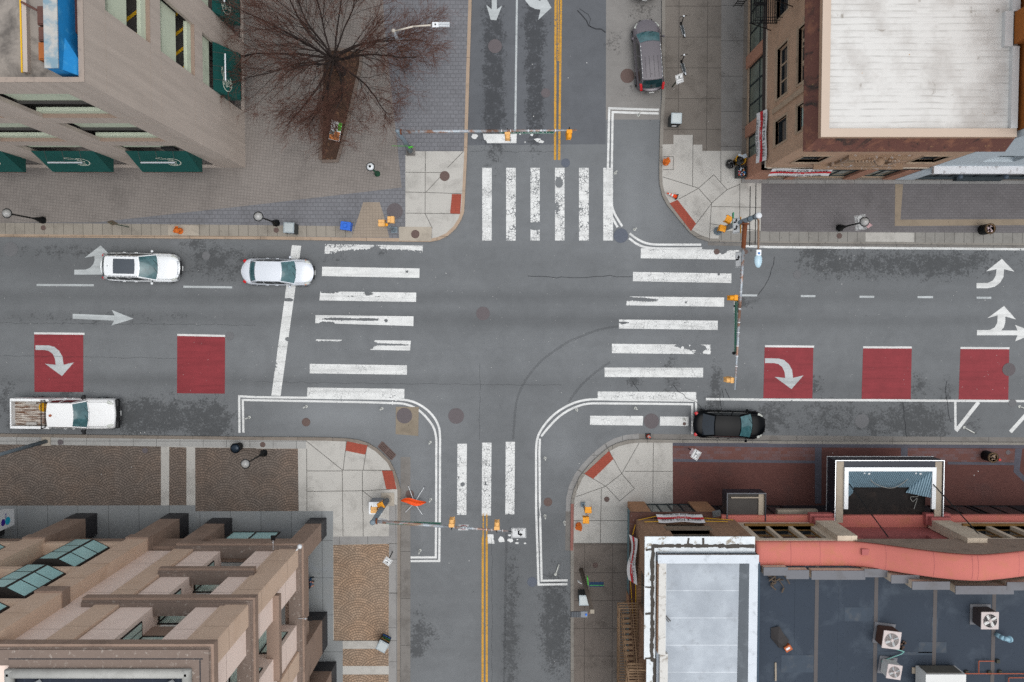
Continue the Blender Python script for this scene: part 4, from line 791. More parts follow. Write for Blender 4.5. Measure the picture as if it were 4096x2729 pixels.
# fire escape hung on the west wall
for z in (6.5,10.3):
    g=MB()
    for k in range(13): g.box(14.2+k*.125,17.0,z,14.24+k*.125,22.5,z+.03)
    for y in (17.0,18.8,20.6,22.4): g.box(14.1,y,z-.06,15.78,y+.05,z)
    for x in (14.2,): 
        for zz in (z+.5,z+1.0): g.tube((x,17.0,zz),(x,22.5,zz),.022,n=6)
    for zz in (z+.5,z+1.0): g.tube((14.2,17.0,zz),(15.76,17.0,zz),.022,n=6)
    for k in range(12): g.tube((14.2,17.0+k*.5,z),(14.2,17.0+k*.5,z+1.0),.012,n=5)
    for y in (17.0,20.6): g.tube((14.2,y,z),(15.76,y,z-1.2),.03,n=6)
    bo(g,'fire_escape',BLACKM,bld)
g=MB()
for k in range(14): g.box(14.35,18.0+k*.25,6.6+k*.27,14.95,18.2+k*.25,6.63+k*.27)
g.tube((14.3,18,6.6),(14.3,21.5,10.3),.03); g.tube((15.0,18,6.6),(15.0,21.5,10.3),.03)
for k in range(12): g.box(14.25,19.5,2.6+k*.32,14.75,19.55,2.63+k*.32)
g.tube((14.25,19.5,2.4),(14.25,19.5,6.5),.025); g.tube((14.75,19.5,2.4),(14.75,19.5,6.5),.025); bo(g,'escape_ladder',BLACKM,bld)
fix(bld)
# banners tied on the building (things of their own)
BAN=M('banner_white','#d2d2d2',.6,var=.05); BRED=M('banner_red','#b8252c',.6,var=.08); INK=NG('ink_black',.7).out(lin('#17181a')); RIB=M('yellow_strap','#c89a10',.7)
def banner(label,F,u0,u1,z0,z1,d,words,flip=1,sag=None,lean=0,swing=None):
    o=thing('lease_banner',label,'banner',(0,0,0)); n=14; h=z1-z0
    def B(u,v,dd=0): 
        s=sag(u) if sag else 0
        return Vector(F.pt(u0+(u1-u0)*u,z0+h*v+s,d-dd-lean*(1-v)+.03*math.sin(u*9)-(swing(u,v) if swing else 0)))
    def band(name,v0,v1,m_,dd):
        g=MB(); g.v=[tuple(B(i/n,v,dd)) for i in range(n+1) for v in (v0,v1)]; g.f=[(2*i,2*i+2,2*i+3,2*i+1) for i in range(n)]; g.m=[0]*n; return g.build(name,m_,o)
    band('sheet',0,1,BAN,0); band('red_strip',.36,.62,BRED,.012)
    ux=(B(1,.5)-B(0,.5)).normalized()*flip; up=(B(.5,1)-B(.5,0)).normalized(); nn=ux.cross(up).normalized(); rot=Matrix((ux,up,nn)).transposed().to_euler()
    L=abs(u1-u0)
    for w,v,s,m_ in zip(words,(.8,.49,.17),(.34,.22,.30),(INK,BAN,INK)):
        t=text('lettering',w,h*s,m_,o,B(.5,v,.035),rot,1.0); wd=len(w)*h*s*.56; t.scale=(L*.92/wd,1,1)
    return o,B
WORDS=('SPACE FOR LEASE','Office * Retail * Residential','Call Jim Reed 202-746-5548')
W2=('SPACE FOR LEASE','Retail - Office - Restaurant','Call David 202-746-5548')
banner('white and red lease banner hanging on the brick building above the shop windows',W_,9.2,12.3,4.0,5.2,-.15,W2,-1,lean=.28)
banner('short lease banner on the street side of the tan brick building',S_,16.1,19.9,4.0,4.9,-.12,W2,1,lean=.3)
# ---- blue-grey shop building and its orange brick side ----
ORG=bricks('brick_orange','#9a5a1f','#8a4f1c',rh=.11,bw=.3,mort='#6b4522',dirt='#4b2c16',dk=.4); BGW=M('blue_grey_wall','#bcc7cd',.8,var=.05,scale=.8,dirt='#7f8a90',dk=.3); SNOW=M('flaked_white_ledge','#cfd0d2',.85,var=.1,scale=3,dirt='#77706c',dk=.6,dscale=3,dth=(.56,.64))
bld=thing('shop_building','blue grey rendered shop building with an orange brick side wall','building',(25.9,8.83,0)); S2=Fac('y',8.83,-1)
ow=[(28.0,29.9,6.6,8.4),(31.6,33.5,6.6,8.4),(35.2,37.1,6.6,8.4),(28.0,29.9,10.6,12.4),(31.6,33.5,10.6,12.4),(35.2,37.1,10.6,12.4)]
g=MB(); S2.wall(g,25.95,45,4.4,18.2,ow,0,.35); bo(g,'wall',BGW,bld)
for a,b,l,h in ow: window(bld,S2,a,b,l,h,.3,FGM,DARKG,(.5,),(.5,),.08)
g=MB(); g.box(25.9,9.2,13.0,26.2,26,18.2); g.box(25.42,13.45,13.6,25.9,15.05,18.2); g.box(26.2,9.2,17.9,45,26,18.1); bo(g,'side_wall',ORG,bld)
g=MB(); S2.box(g,25.95,45,4.9,5.15,-.45,0); bo(g,'ledge',SNOW,bld)
g=MB(); S2.box(g,26.3,45,4.1,4.9,-.25,.0); S2.box(g,25.95,27.2,0,4.9,-.02,.3); bo(g,'shop_fascia',BGW,bld)
LBG=M('lamp_blue_grey','#3f4b56',.5)
for k in range(7): g=MB(); g.ball((27.9+k*2.85,8.83-.55,4.55),.17,10,6); g.tube((27.9+k*2.85,8.83-.25,4.75),(27.9+k*2.85,8.83-.55,4.65),.03); bo(g,'lamp_shade',LBG,bld,True)
for a,b in ((27.3,29.4),(29.4,32.6),(32.6,35.8),(35.8,39),(39,42.2)): window(bld,S2,a,b,.55,4.1,.1,FGM,DARKG,(.5,),(.75,),.1,'shop_window')
g=MB(); S2.box(g,29.9,33.0,.1,.55,-.12,.3); S2.box(g,27.2,45,.0,.3,.0,.35); bo(g,'shop_base',M('shop_base','#2e393e',.6),bld)
fix(bld)
# ---- granite office building, south-west ----
def granite(name,h,var=.07,dirt=None,dk=.3):
    return M(name,h,.8,var=var,scale=.7,dirt=dirt or '#6b5c52',dk=dk,dscale=.6,fine=.14)
GT=granite('granite_tan','#cdb39d',dirt='#b08f72'); GP=granite('granite_pink','#ead5c8',.03,'#bfa598',.2); GB=granite('granite_brown','#8f7a6c',.1,'#5f5047',.5); GBD=granite('granite_dark_brown','#8c7767',.12); PLN=M('dark_plinth','#2e2d30',.5,var=.2)
GJD=NG('dark_joint',.9).out(lin('#5c4c40')); WCOP=M('white_pipe_coping','#a4a49f',.6,var=.08,scale=2,dirt='#7e7d78',dk=.4); NROOF=pavers('navy_roof','#242a35',1.1,.75,var=.05,mort=1.9,off=0,ms=.03); WINF=M('bronze_frame','#2a2522',.6)
bld=thing('office_building','tan and pink granite office building with stepped cornices and recessed windows','building',(-12.82,-14.35,0))
N_=Fac('y',-14.62,1); E_=Fac('x',-13.095,1)
lev=[(6.2,11.0),(11.0,15.5),(15.5,20.9)]
def strips(F,u,sg,e0):
    # u: start coordinate, runs by sg
    def R(a,b): return (u+sg*a,u+sg*b)
    mod=[(0+e0,1.13,0,GT,'pier'),(1.13,2.6,.14,GP,'pink_panel'),(4.75,6.35,.14,GP,'pink_panel'),(6.4,7.6,0,GT,'pier'),(7.7,9.2,.14,GP,'pink_panel')]
    for a,b,d,m_,nm in mod:
        p=R(a,b); g=MB(); F.box(g,*p,6.2,20.85,d,(1.4 if a<4 else 1.39) if not (F is N_ and a<1) else 1.0); bo(g,nm,m_,bld)
        g=MB()
        for z in (8.6,13.4,18.2): F.box(g,p[0],p[1],z-.008,z+.008,d-.004,d+.02)
        bo(g,'panel_joint',GJD,bld)
    for l,h in lev:                    # recessed bay between the pink panels
        p=R(2.6,4.75); g=MB(); F.box(g,*p,l,l+1.1,1.1,1.38); bo(g,'spandrel',GBD if l<12 else GB,bld)
        g=MB(); q0=F.pt(p[0],l+1.9,1.15); q1=F.pt(p[1],l+1.9,1.15)
        window(bld,F,*p,l+1.1,h-.45,1.12,WINF,PALEG,(.72,),(),.06)
        # side light in the reveal
        s0=R(4.70,4.75); g=MB(); F.box(g,*s0,l+1.2,h-.6,.35,1.08); w=bo(g,'reveal_window',WINF,bld); g=MB(); s1=R(4.685,4.70); F.box(g,*s1,l+1.3,h-.7,.42,.72); F.box(g,*s1,l+1.3,h-.7,.78,1.05); bo(g,'pane',PALEG,w)
    p=R(7.6,7.7); g=MB(); F.box(g,*p,6.2,20.9,.4,1.3); bo(g,'recess',GBD,bld)
strips(N_,-13.1,-1,0.0); strips(E_,-14.6,-1,.07)
GTOP=M('granite_weathered_top','#75675e',.9,var=.2,scale=2,dirt='#b3aca3',dk=.45,dscale=5,dth=(.58,.66),fine=.3)
def cornice(z,nu,eu,h=.6,pr=.03):
    for k,(zz,pp,hh) in enumerate(((z-h,pr,h*.8),(z-h*.2,pr-.12,h*.1),(z-h*.1,pr-.2,h*.1))):
        x0,y0=-12.82+pp,-14.35+pp; m_=GB if k==0 else GTOP
        if nu: 
            g=MB(); a,b=nu; a=x0 if a is None else a; g.box(b,-15.2,zz,a,y0,zz+hh); bo(g,'cornice',m_,bld)
        if eu: g=MB(); g.box(-13.7,eu,zz,x0-.003,(-15.2 if nu and nu[0] is None else -15.5),zz+hh-.003); bo(g,'cornice',m_,bld)
        if eu and nu and nu[0] is None: g=MB(); g.box(x0-.9,-15.2,zz,x0-.003,y0-.003,zz+hh-.003) if False else None
cornice(6.3,(None,-20.6),-24); cornice(15.5,(None,-21.4),-25); cornice(21.0,(None,-24.5),-25)
cornice(11.0,(-14.3,-19.6),None,.5,.04)
for a_,b_ in ((-15.8,-20.6),(-22,-26)): g=MB(); E_.box(g,a_,b_,10.6,11.05,-.2,.5); bo(g,'cornice',GB,bld)
# ground floor fascia, corner and second piers with dark plinths
g=MB(); E_.box(g,-15.6,-30,3.8,5.7,.02,1.0); N_.box(g,-13.85,-50,4.0,5.7,.02,1.0); bo(g,'fascia',GB,bld)
for (x0,x1,y0,y1) in ((-13.85,-12.8,-15.5,-14.33),(-20.6,-19.3,-15.4,-14.33),(-23.6,-22.3,-15.4,-14.0),(-30.0,-28.6,-15.4,-14.0),(-36.4,-35,-15.4,-14.0),(-14.0,-12.8,-23.2,-20.9),(-14.0,-12.2,-27.5,-24.4)):
    g=MB(); g.box(x0,y0,1.6,x1,y1,5.75 if x1<-13 or y0<-16 else 5.75); pr_=bo(g,'ground_pier',GB,bld)
    g=MB(); g.box(x0-.02,y0-.02,0,x1+.02,y1+.02,1.6); bo(g,'plinth',PLN,pr_)
g=MB(); g.box(-50,-16.2,0,-14.3,-16.0,4.0); g.box(-14.5,-30,0,-14.3,-16,4.0); bo(g,'lobby_glass',DARKG,bld)
g=MB(); N_.box(g,-15.7,-19.3,5.7,5.95,-.1,.5); bo(g,'entrance_lip',GT,bld)
window(bld,N_,-15.4,-18.6,2.0,3.95,.12,WINF,TEALG,(.5,),(),.1,'shop_window')
# big piers and oriel windows further along
for a,b in ((-22.3,-23.6),(-28.6,-29.9),(-34.9,-36.2)):
    g=MB(); N_.box(g,a,b,5.75,20.9,-.62,1.3); bo(g,'big_pier',GT,bld)
    g=MB(); 
    for z in (8.6,11.0,13.4,18.2): N_.box(g,a,b,z-.008,z+.008,-.624,-.57)
    bo(g,'panel_joint',GJD,bld)
    for q_ in (14.9,5.6): g=MB(); N_.box(g,a+.05,b-.05,q_,q_+.7,-.72,1.2); bo(g,'cornice',GB,bld)
for u0,u1 in ((-23.6,-28.6),(-29.9,-34.9)):
    g=MB(); N_.box(g,u0,u1,5.75,20.9,.3,1.3); bo(g,'recess_wall',GBD,bld)
    for l,h in ((6.5,10.5),(11.3,15.1),(16.2,20.2)):
        pl=[(u0-4.1,-14.85),(u0-3.0,-13.95),(u0-1.9,-13.95),(u0-.9,-14.45),(u0-.9,-14.86)]
        g=MB(); g.prism(pl,l,h-.05); ow_=bo(g,'oriel_window',WINF,bld)
        for k in range(3):
            g=MB()
            for i in range(3):
                a=Vector((*pl[i],0)); b=Vector((*pl[i+1],0)); t=(b-a).normalized(); nn=Vector((-t.y,t.x,0)); nn=nn if nn.y>0 else -nn
                z0=l+.1+k*(h-l-.2)/3; z1=z0+(h-l-.2)/3-.09
                p=[a+t*.08+nn*.012,b-t*.08+nn*.012]
                g.add([(p[0].x,p[0].y,z0),(p[1].x,p[1].y,z0),(p[1].x,p[1].y,z1),(p[0].x,p[0].y,z1)],[(3,2,1,0)])
            bo(g,'pane',TEALG,ow_)
        g=MB(); N_.box(g,u0,u1,l-.45,l-.02,-.4,.6); bo(g,'ledge',GT,bld)
# roof
g=MB(); g.box(-21.6,-30,20.5,-13.7,-15.3,20.92); bo(g,'roof',NROOF,bld)
g=MB(); g.box(-21.5,-15.3,20.75,-12.95,-14.5,21.04); g.box(-13.7,-30,20.75,-12.95,-15.3,21.039); bo(g,'roof_parapet',GTOP,bld)
g=MB(); g.box(-21.5,-14.92,21.04,-13.2,-14.87,21.05); g.box(-13.35,-30,21.04,-13.3,-14.9,21.051); bo(g,'parapet_groove',PLN,bld)
g=MB(); z=21.15; g.tube((-21.5,-15.48,z),(-13.75,-15.48,z),.2,n=12); g.tube((-13.85,-15.3,z),(-13.85,-30,z),.2,n=12); g.tube((-21.4,-15.3,z),(-21.4,-30,z),.2,n=12); bo(g,'pipe_coping',WCOP,bld,True)
for x in (-20.3,-14.6): g=MB(); g.obox((x,-15.95,21.1),(.25,.2,.3),rz=.5); bo(g,'roof_light',WHITE,bld)
g=MB(); g.box(-50,-30,20.4,-22.2,-15.9,20.95); bo(g,'roof',NROOF,bld)
fix(bld)
def flood(loc,rz,label):
    o=thing('floodlight',label,'floodlight',loc,rz); MB().obox((0,.42,0),(.24,.3,.12),rx=.3).build('housing',BLACKM,o); MB().tube((0,-.3,0),(0,.35,0),.02).obox((0,.15,.02),(.1,.06,.05)).build('arm',ALU,o)
flood((-12.8,-18.9,6.4),-math.pi/2,'small black floodlight on an arm, east side of the granite building')
flood((-14.55,-14.3,6.5),0,'small black floodlight on an arm over the granite building entrance')
o=thing('security_camera','white dome security camera on the corner cornice of the granite building','camera',(-13.1,-14.6,6.4)); MB().tube((-.3,-.35,0),(.1,.12,.25),.05).build('arm',WHITE,o); MB().ball((.22,.25,.3),.15,12,8).build('dome',WHITE,o,True); MB().obox((-.3,-.35,0),(.3,.12,.12),rz=.8).build('bracket',WHITE,o)
p=P(-28,2080,4.5); o=thing('projecting_sign','white projecting sign with a purple and teal emblem at the left edge','sign',(p.x,p.y,3.8)); MB().box(-.35,-.75,-.9,.35,.3,.9).build('cabinet',WHITE,o)
PUR=NG('sign_purple',.5).out(lin('#3b1f86')); TLC=NG('sign_teal',.5).out(lin('#1fa3c0'))
g=MB(); g.mat(0).tube((.352,-.3,.25),(.356,-.3,.25),.22,n=20); g.mat(1).tube((.353,-.3,-.2),(.358,-.3,-.2),.26,n=20); g.build('emblem',[PUR,TLC],o)
text('lettering','hum',.3,PUR,o,(.36,.05,0),(math.pi/2,0,math.pi/2),.8)
# ---- brown brick corner building, south-east ----
BR_B=bricks('brick_brown','#a08068','#8a6d57',bw=.75,rh=.2,mort='#2f2620',dirt='#b08a6e',dk=.4,ms=.022); BR_O=bricks('brick_orange_tan','#9c7558','#a57c5e',mort='#8a6a52')
g=NG('silver_roof',.6); n=g.noise(.7,7,.62); col=g.mix(g.ramp(n,.3,.7),lin('#858d95'),lin('#bac2c8')); bc,bf=g.brick(g.map(loc=(.3,.2,0)),4.6,1.6,.03,lin('#989fa6'),lin('#a7aeb5'),lin('#d5dade'),off=0,smooth=.6)
col=g.mix(.5,col,bc); col=g.mix(g.math('MULTIPLY',g.ramp(g.noise(1.6,7,.7),.56,.74),.5),col,lin('#74777a')); SILV=g.out(g.mix(g.math('MULTIPLY',g.ramp(g.noise(.45,6,.65,dist=.5),.45,.62),.5),col,lin('#8d949b')))
g=NG('white_patched_coping',.6); n=g.noise(1.4,7,.7,dist=.4); SCOP=g.out(g.mix(g.ramp(n,.58,.62),g.mix(g.noise(3,5),lin('#bcc5c9'),lin('#dfe3e4')),lin('#8c8578')))
TAR=M('roof_tar','#47433e',.9,var=.3,scale=5); WCP=M('dirty_white_parapet','#c3c2bd',.8,var=.1,scale=2,dirt='#6f6252',dk=.75,dscale=2.2,dth=(.54,.66))
LEDG=M('rusty_ledge','#573b32',.85,var=.25,scale=3,dirt='#b3b5b8',dk=.5,dscale=6,dth=(.62,.7))
bld=thing('corner_building','low brown brick corner building with a silver coated flat roof','building',(7.95,-13.35,0))
W_=Fac('x',7.9,-1); N_=Fac('y',-13.28,1)
g=MB(); W_.wall(g,-13.28,-32,4.35,8.85,[],0,.35) if False else None
g=MB(); wo=0; 
W_.wall(g,-32,-13.6,4.35,8.85,[(-18.4,-15.9,5.2,7.4)],0,.32); bo(g,'wall',BR_B,bld)
g=MB(); N_.wall(g,7.9,14.1,4.35,8.85,[(9.5,11.9,4.9,6.2),(9.5,11.9,7.0,8.6)],0,.32); bo(g,'wall',BR_B,bld)
FRT=M('taupe_frame','#75695a',.8,var=.15,dirt='#4b3a30',dk=.5)
window(bld,N_,9.5,11.9,4.9,6.2,.2,FRT,DARKG,(.5,),(),.14); window(bld,N_,9.5,11.9,7.0,8.6,.22,FRT,GREYG,(.5,),(.35,),.14); window(bld,W_,-18.4,-15.9,5.2,7.4,.2,FRT,DARKG,(.5,),(),.12)
g=MB(); N_.box(g,9.3,12.1,6.2,6.45,-.05,.18); N_.box(g,9.3,12.1,6.75,7.0,-.06,.22); bo(g,'stone_band',FRT,bld)
g=MB(); g.box(7.5,-12.88,4.1,13.25,-13.28,4.32); g.box(7.5,-24,4.1,7.9,-13.28,4.319); bo(g,'ledge',LEDG,bld)
N0=Fac('y',-13.2,1); W0=Fac('x',7.95,-1)
for a_,b_ in ((7.96,9.1),(12.1,13.4)): g=MB(); N0.box(g,a_,b_,0,4.1,-.02,.35); bo(g,'brick_pier',BR_O,bld)
window(bld,N0,9.1,12.1,.5,4.1,.05,FGM,GREYG,(.25,.5,.75),(),.12,'shop_window')
g=MB(); W0.box(g,-13.56,-30,0,4.1,.0,.3); bo(g,'street_wall',M('painted_wall_blue','#5f7a80',.8,var=.3,scale=1.2,dirt='#2f3d42',dk=.6,dscale=2.5),bld)
for a_,b_ in ((-20.2,-19.4),(-24.3,-23.6)): g=MB(); W0.box(g,a_,b_,0,4.1,-.04,.1); bo(g,'brick_pier',BR_O,bld)
# roof ring
g=MB(); g.box(7.68,-13.98,8.86,14.05,-13.1,8.93); g.box(7.68,-20.3,8.86,8.33,-13.98,8.93); g.box(7.82,-32,8.86,8.45,-20.3,8.93); bo(g,'coping',SCOP,bld)
g=MB(); random.seed(5)
def tar(pts,w):
    o=[]
    for a,b in zip(pts,pts[1:]):
        a=Vector(a);b=Vector(b);n=max(1,int((b-a).length/.22))
        for i in range(n): o.append(a.lerp(b,i/n)+Vector((random.gauss(0,.015),random.gauss(0,.015),0)))
    o.append(Vector(pts[-1]))
    for a,b in zip(o,o[1:]): ww=w*random.uniform(.7,1.25); d=(b-a).normalized(); nn=Vector((-d.y,d.x,0))*ww/2; e=d*.03; k_=Vector((0,0,.0006*(len(g.f)%40))); g.add([a-nn-e+k_,b-nn+e+k_,b+nn+e+k_,a+nn-e+k_],[(0,1,2,3)])
z=8.936; tar([(8.2,-13.62,z),(14.0,-13.66,z)],.2); tar([(8.13,-13.6,z),(8.13,-20.3,z),(8.3,-20.4,z),(8.3,-31,z)],.2)
for x in (10.2,11.05): tar([(x,-13.2,z),(x,-13.7,z)],.13)
for y in (-13.85,-16.05,-17.6,-20.25): tar([(7.75,y,z),(8.2,y,z)],.11)
bo(g,'tar_seam',TAR,bld)
g=MB(); g.box(8.38,-32,8.9,14.05,-14.0,9.1); bo(g,'roof',SILV,bld)
g=MB(); g.box(8.40,-14.03,8.9,14.1,-14.02,9.32); g.box(8.37,-14.05,8.9,14.12,-14.02,9.33); bo(g,'brick_rise',BR_B,bld)
g=MB(); g.box(8.37,-14.52,9.33,14.15,-14.03,9.40); g.box(13.6,-32,9.1,14.1,-14.52,9.39); bo(g,'parapet',M('silver_parapet','#c2c9cf',.6,var=.08,scale=1.5,dirt='#7e8489',dk=.5,dscale=1.8,dth=(.55,.7)),bld)
g=MB(); g.box(8.37,-19.75,8.93,8.42,-14.5,9.31); bo(g,'brick_rise',BR_B,bld); g=MB(); g.box(8.42,-19.8,9.1,8.83,-14.52,9.41); g.box(8.52,-32,9.1,8.98,-19.8,9.38); bo(g,'parapet',WCP,bld)
g=MB(); g.add([(13.12,-14.52,9.11),(13.6,-14.52,9.37),(13.6,-32,9.37),(12.95,-32,9.11)],[(0,1,2,3)][::1]); g.f=[(3,2,1,0)]; bo(g,'roof_upstand',M('grey_upstand','#5d6368',.8,var=.12,scale=1.5,dirt='#868d93',dk=.4),bld)
g=MB(); g.tube((8.84,-17.6,9.25),(9.15,-17.95,9.2),.03); g.tube((8.84,-17.75,9.3),(9.05,-18.0,9.2),.02); bo(g,'loose_pipe',TAR,bld)
# fire escape in front of the west wall
RFE=M('fire_escape_brown','#7b644d',.75,.1,var=.2,scale=5,dirt='#4f3b2b',dk=.5)
for z,y0,y1 in ((5.6,-18.2,-24.5),(7.9,-21.0,-26.5)):
    g=MB(); x0=6.55 if z<6 else 6.8
    n=int((y0-y1)/.17)
    for k in range(n): g.box(x0,y0-k*.17,z,7.85,y0-k*.17-.08,z+.03)
    g.box(x0,y1,z-.06,x0+.06,y0,z); g.box(7.75,y1,z-.06,7.82,y0,z)
    for zz in (z+.5,z+.95): g.tube((x0,y0,zz),(x0,y1,zz),.03,n=6); g.tube((x0,y0,zz),(7.85,y0,zz),.03,n=6)
    for k in range(10): y=y0-(y0-y1)*k/9; g.tube((x0,y,z),(x0,y,z+.95),.018,n=5)
    for y in (y0-.1,(y0+y1)/2,y1+.3): g.tube((x0+.1,y,z),(7.9,y,z-1.1),.03,n=6)
    bo(g,'fire_escape',RFE,bld)
g=MB()
for k in range(13): g.box(6.8,-18.9-k*.26,5.7+k*.18,7.35,-19.08-k*.26,5.73+k*.18)
for x in (6.78,7.38): g.tube((x,-18.6,5.6),(x,-22.2,8.0),.028); g.tube((x+.02,-18.6,6.4),(x+.05,-22.2,8.8),.028)
bo(g,'escape_stair',RFE,bld)
fix(bld)
o,B1=banner('lease banner strapped across the north wall of the brown brick building',N_,9.1,12.0,4.65,5.6,-.1,WORDS,-1,sag=lambda u:-.10*math.sin(math.pi*u),lean=.28)
g=MB(); g.pipe([(7.95,-13.2,4.9),(9.1,-13.0,4.75)],.02); g.pipe([(12.0,-13.1,4.8),(13.9,-13.2,4.9)],.02); g.pipe([(8.2,-13.15,5.55),(9.1,-13.1,5.6)],.02); g.pipe([(12.0,-13.1,5.55),(13.4,-13.15,5.5)],.02); g.build('strap',RIB,o)
o,B2=banner('twisted lease banner hanging down the west wall of the brown brick building',W_,-17.1,-14.2,4.6,5.6,-.12,WORDS,-1,sag=lambda u:-.12*math.sin(2*math.pi*u),lean=.30,swing=lambda u,v:.16*math.sin(math.pi*2*u+.6)*(1-v)+.1*math.sin(math.pi*u))
g=MB(); g.pipe([(7.75,-13.5,4.9),(7.6,-14.2,4.8)],.022); g.pipe([(7.5,-17.1,4.7),(7.75,-20.4,4.7)],.022); g.pipe([(7.72,-17.1,5.4),(7.8,-20.4,5.3)],.022); g.build('strap',RIB,o)
o=thing('floodlight','square grey floodlight on the ledge between the brown brick and the pink building','floodlight',(12.85,-13.05,4.6)); MB().obox((0,.25,.3),(.5,.12,.42),rx=-1.1,rz=.2).build('housing',M('flood_grey','#55585a',.5),o); MB().tube((0,-.1,-.25),(0,.2,.25),.03).build('bracket',BLACKM,o)
# ---- pink rendered building with navy roof ----
PINK=M('pink_render','#b76a60',.85,var=.17,scale=1.6,dirt='#a9714d',dk=.55,dscale=1.0,dth=(.5,.7),fine=.08); PINKD=M('pink_render_deep','#a05a57',.8,var=.1,scale=1.5,dirt='#6d3a3b',dk=.4); CRM=bricks('cream_brick','#cfc1ad','#c2b39f',bw=1.2,rh=.32,mort='#8a7c6a',dirt='#6b5a48',dk=.35)
NAVY=M('navy_roof_membrane','#29333f',.75,var=.22,scale=.5,dirt='#4a545e',dk=.55,dscale=.45,fine=.2); SEAM=M('roof_seam','#54504f',.85,var=.1,scale=2); GSLAB=M('grey_coping_slab','#696a6e',.8,var=.08,scale=2,dirt='#55504c',dk=.4); TEALF=M('teal_frame','#3b6a7a',.6,var=.1); OCH=M('ochre_timber','#7d5c2e',.8,var=.2)
bld=thing('pink_building','pink and cream building with a curved pink parapet and a navy flat roof','building',(14.15,-13.4,0)); N_=Fac('y',-13.45,1)
def ptop(x): 
    if x<19.9: return 8.9
    t=(x-19.9)/5.9
    return 8.95+2.5*math.sin(min(1,t)*math.pi/2)**1.4 if x<=25.8 else 11.45-1.2*min(1.6,(x-25.8)/4.2)**1.3
g=MB(); prof=[(0.0,-.55),(-.02,-.06),(.06,.08),(.35,.15),(.72,.18),(1.1,.16),(1.34,.08),(1.45,-.08),(1.45,-.5)]; xs=[14.2+k*.3 for k in range(78)]
for x in xs:
    for d,h in prof: g.v.append((x,-13.5-d,ptop(x)+h-.3))
n=len(prof)
for i in range(len(xs)-1):
    for j in range(n-1): g.f.append((i*n+j,(i+1)*n+j,(i+1)*n+j+1,i*n+j+1)); g.m.append(0)
g.f.append(tuple(range(n))); g.m.append(0); bo(g,'parapet',PINK,bld,True)
g=MB(); 
for x in (16.2,17.9,20.0,21.4,23.5,25.3,25.6,28.2): 
    z=ptop(x)-.3; g.ribbon([Vector((x,-13.5-d,z+h+.006)) for d,h in prof[1:7]],.022,up=Vector((0,.3,1)))
bo(g,'parapet_joint',PINKD,bld)
wins=[(14.65,15.8),(16.0,17.2),(17.45,18.6)]; w3=[(28.3,29.5),(29.8,31.0),(31.3,32.5)]
g=MB(); N_.wall(g,14.12,20.2,4.5,8.4,[(a,b,5.4,8.0) for a,b in wins],0,.35); bo(g,'wall',CRM,bld)
g=MB(); N_.wall(g,26.4,45,4.5,9.2,[(a,b,5.4,8.0) for a,b in w3],0,.35); bo(g,'wall',CRM,bld)
for a,b in wins+w3:
    w=window(bld,N_,a,b,5.4,8.0,.22,OCH,DARKG,(),(.5,),.09); g=MB(); N_.box(g,a+.05,b-.05,7.55,7.95,.16,.21); bo(g,'head_panel',TEALF,w)
g=MB(); N_.box(g,14.5,18.8,5.2,5.4,-.12,.3); N_.box(g,28.1,32.7,5.2,5.4,-.12,.3); bo(g,'sill',OCH,bld)
g=MB(); N_.wall(g,20.2,26.4,4.5,9.05,[(21.2,25.4,6.2,8.7)],.35,.7); bo(g,'wall',PINKD,bld)
window(bld,N_,21.2,25.4,6.2,8.7,.6,TEALF,DARKG,(.33,.66),(.4,),.22,'bay_window')
for a in (19.0,26.3):
    g=MB(); N_.box(g,a,a+1.15,4.7,9.0 if a>20 else 8.5,-.28,.3); bo(g,'pilaster',CRM,bld)
    g=MB(); N_.box(g,a-.2,a+1.35,4.3,4.75,-.6,.1); N_.box(g,a-.05,a+1.2,4.75,5.1,-.45,.1); bo(g,'pilaster_base',PINKD,bld)
g=MB(); N_.box(g,13.3,45,4.1,4.45,-.42,.35); bo(g,'cornice',PINK,bld)
g=MB(); N_.box(g,13.45,45,0,4.1,0,.3); bo(g,'shopfront',M('shopfront_dark','#26262b',.6,var=.2),bld)
for a,b in ((14,15.8),(16.2,18.4),(28.5,31),(31.4,34)): window(bld,N_,a,b,.4,3.4,-.06,BLACKM,DARKG,(.5,),(),.08,'shop_window')
g=MB(); xx=[19.95+k*.35 for k in range(33)]
for x in xx: g.v+=[(x,-13.44,8.2),(x,-13.44,ptop(x)-.28)]
for i in range(len(xx)-1): g.f.append((2*i,2*i+2,2*i+3,2*i+1)); g.m.append(0)
bo(g,'gable_face',M('gable_dirty_render','#8c7a6c',.9,var=.15,scale=1.2,dirt='#5f5248',dk=.6,dscale=1.1),bld)
g=MB(); g.box(14.15,-36,8.35,45,-14.4,8.55); bo(g,'roof',NAVY,bld)
g=MB()
for px in (450,995,1538,2080): a=Q(3,3,px,700,8.56); g.box(a.x-.11,-36,8.55,a.x+.11,-14.6,8.563)
bo(g,'roof_seam',SEAM,bld)
PT=M('roof_patch','#38424d',.8,var=.25,scale=2,dirt='#5b5a58',dk=.5)
for x0,y0,x1,y1 in ((240,620,250,1300),(640,640,652,1560),(700,880,960,1010),(1010,1290,1540,1320),(1500,970,1560,1190),(1000,970,1025,1100),(1380,1200,1640,1300),(120,1320,420,1480)):
    a=Q(3,3,x0,y1,8.56); b=Q(3,3,x1,y0,8.56); bo(MB().box(a.x,a.y,8.55,b.x,b.y,8.5615),'roof_patch',PT,bld)
g=MB(); g.box(14.15,-36,8.5,14.35,-14.6,9.0); bo(g,'side_upstand',M('upstand_blue','#3a4a58',.8),bld)
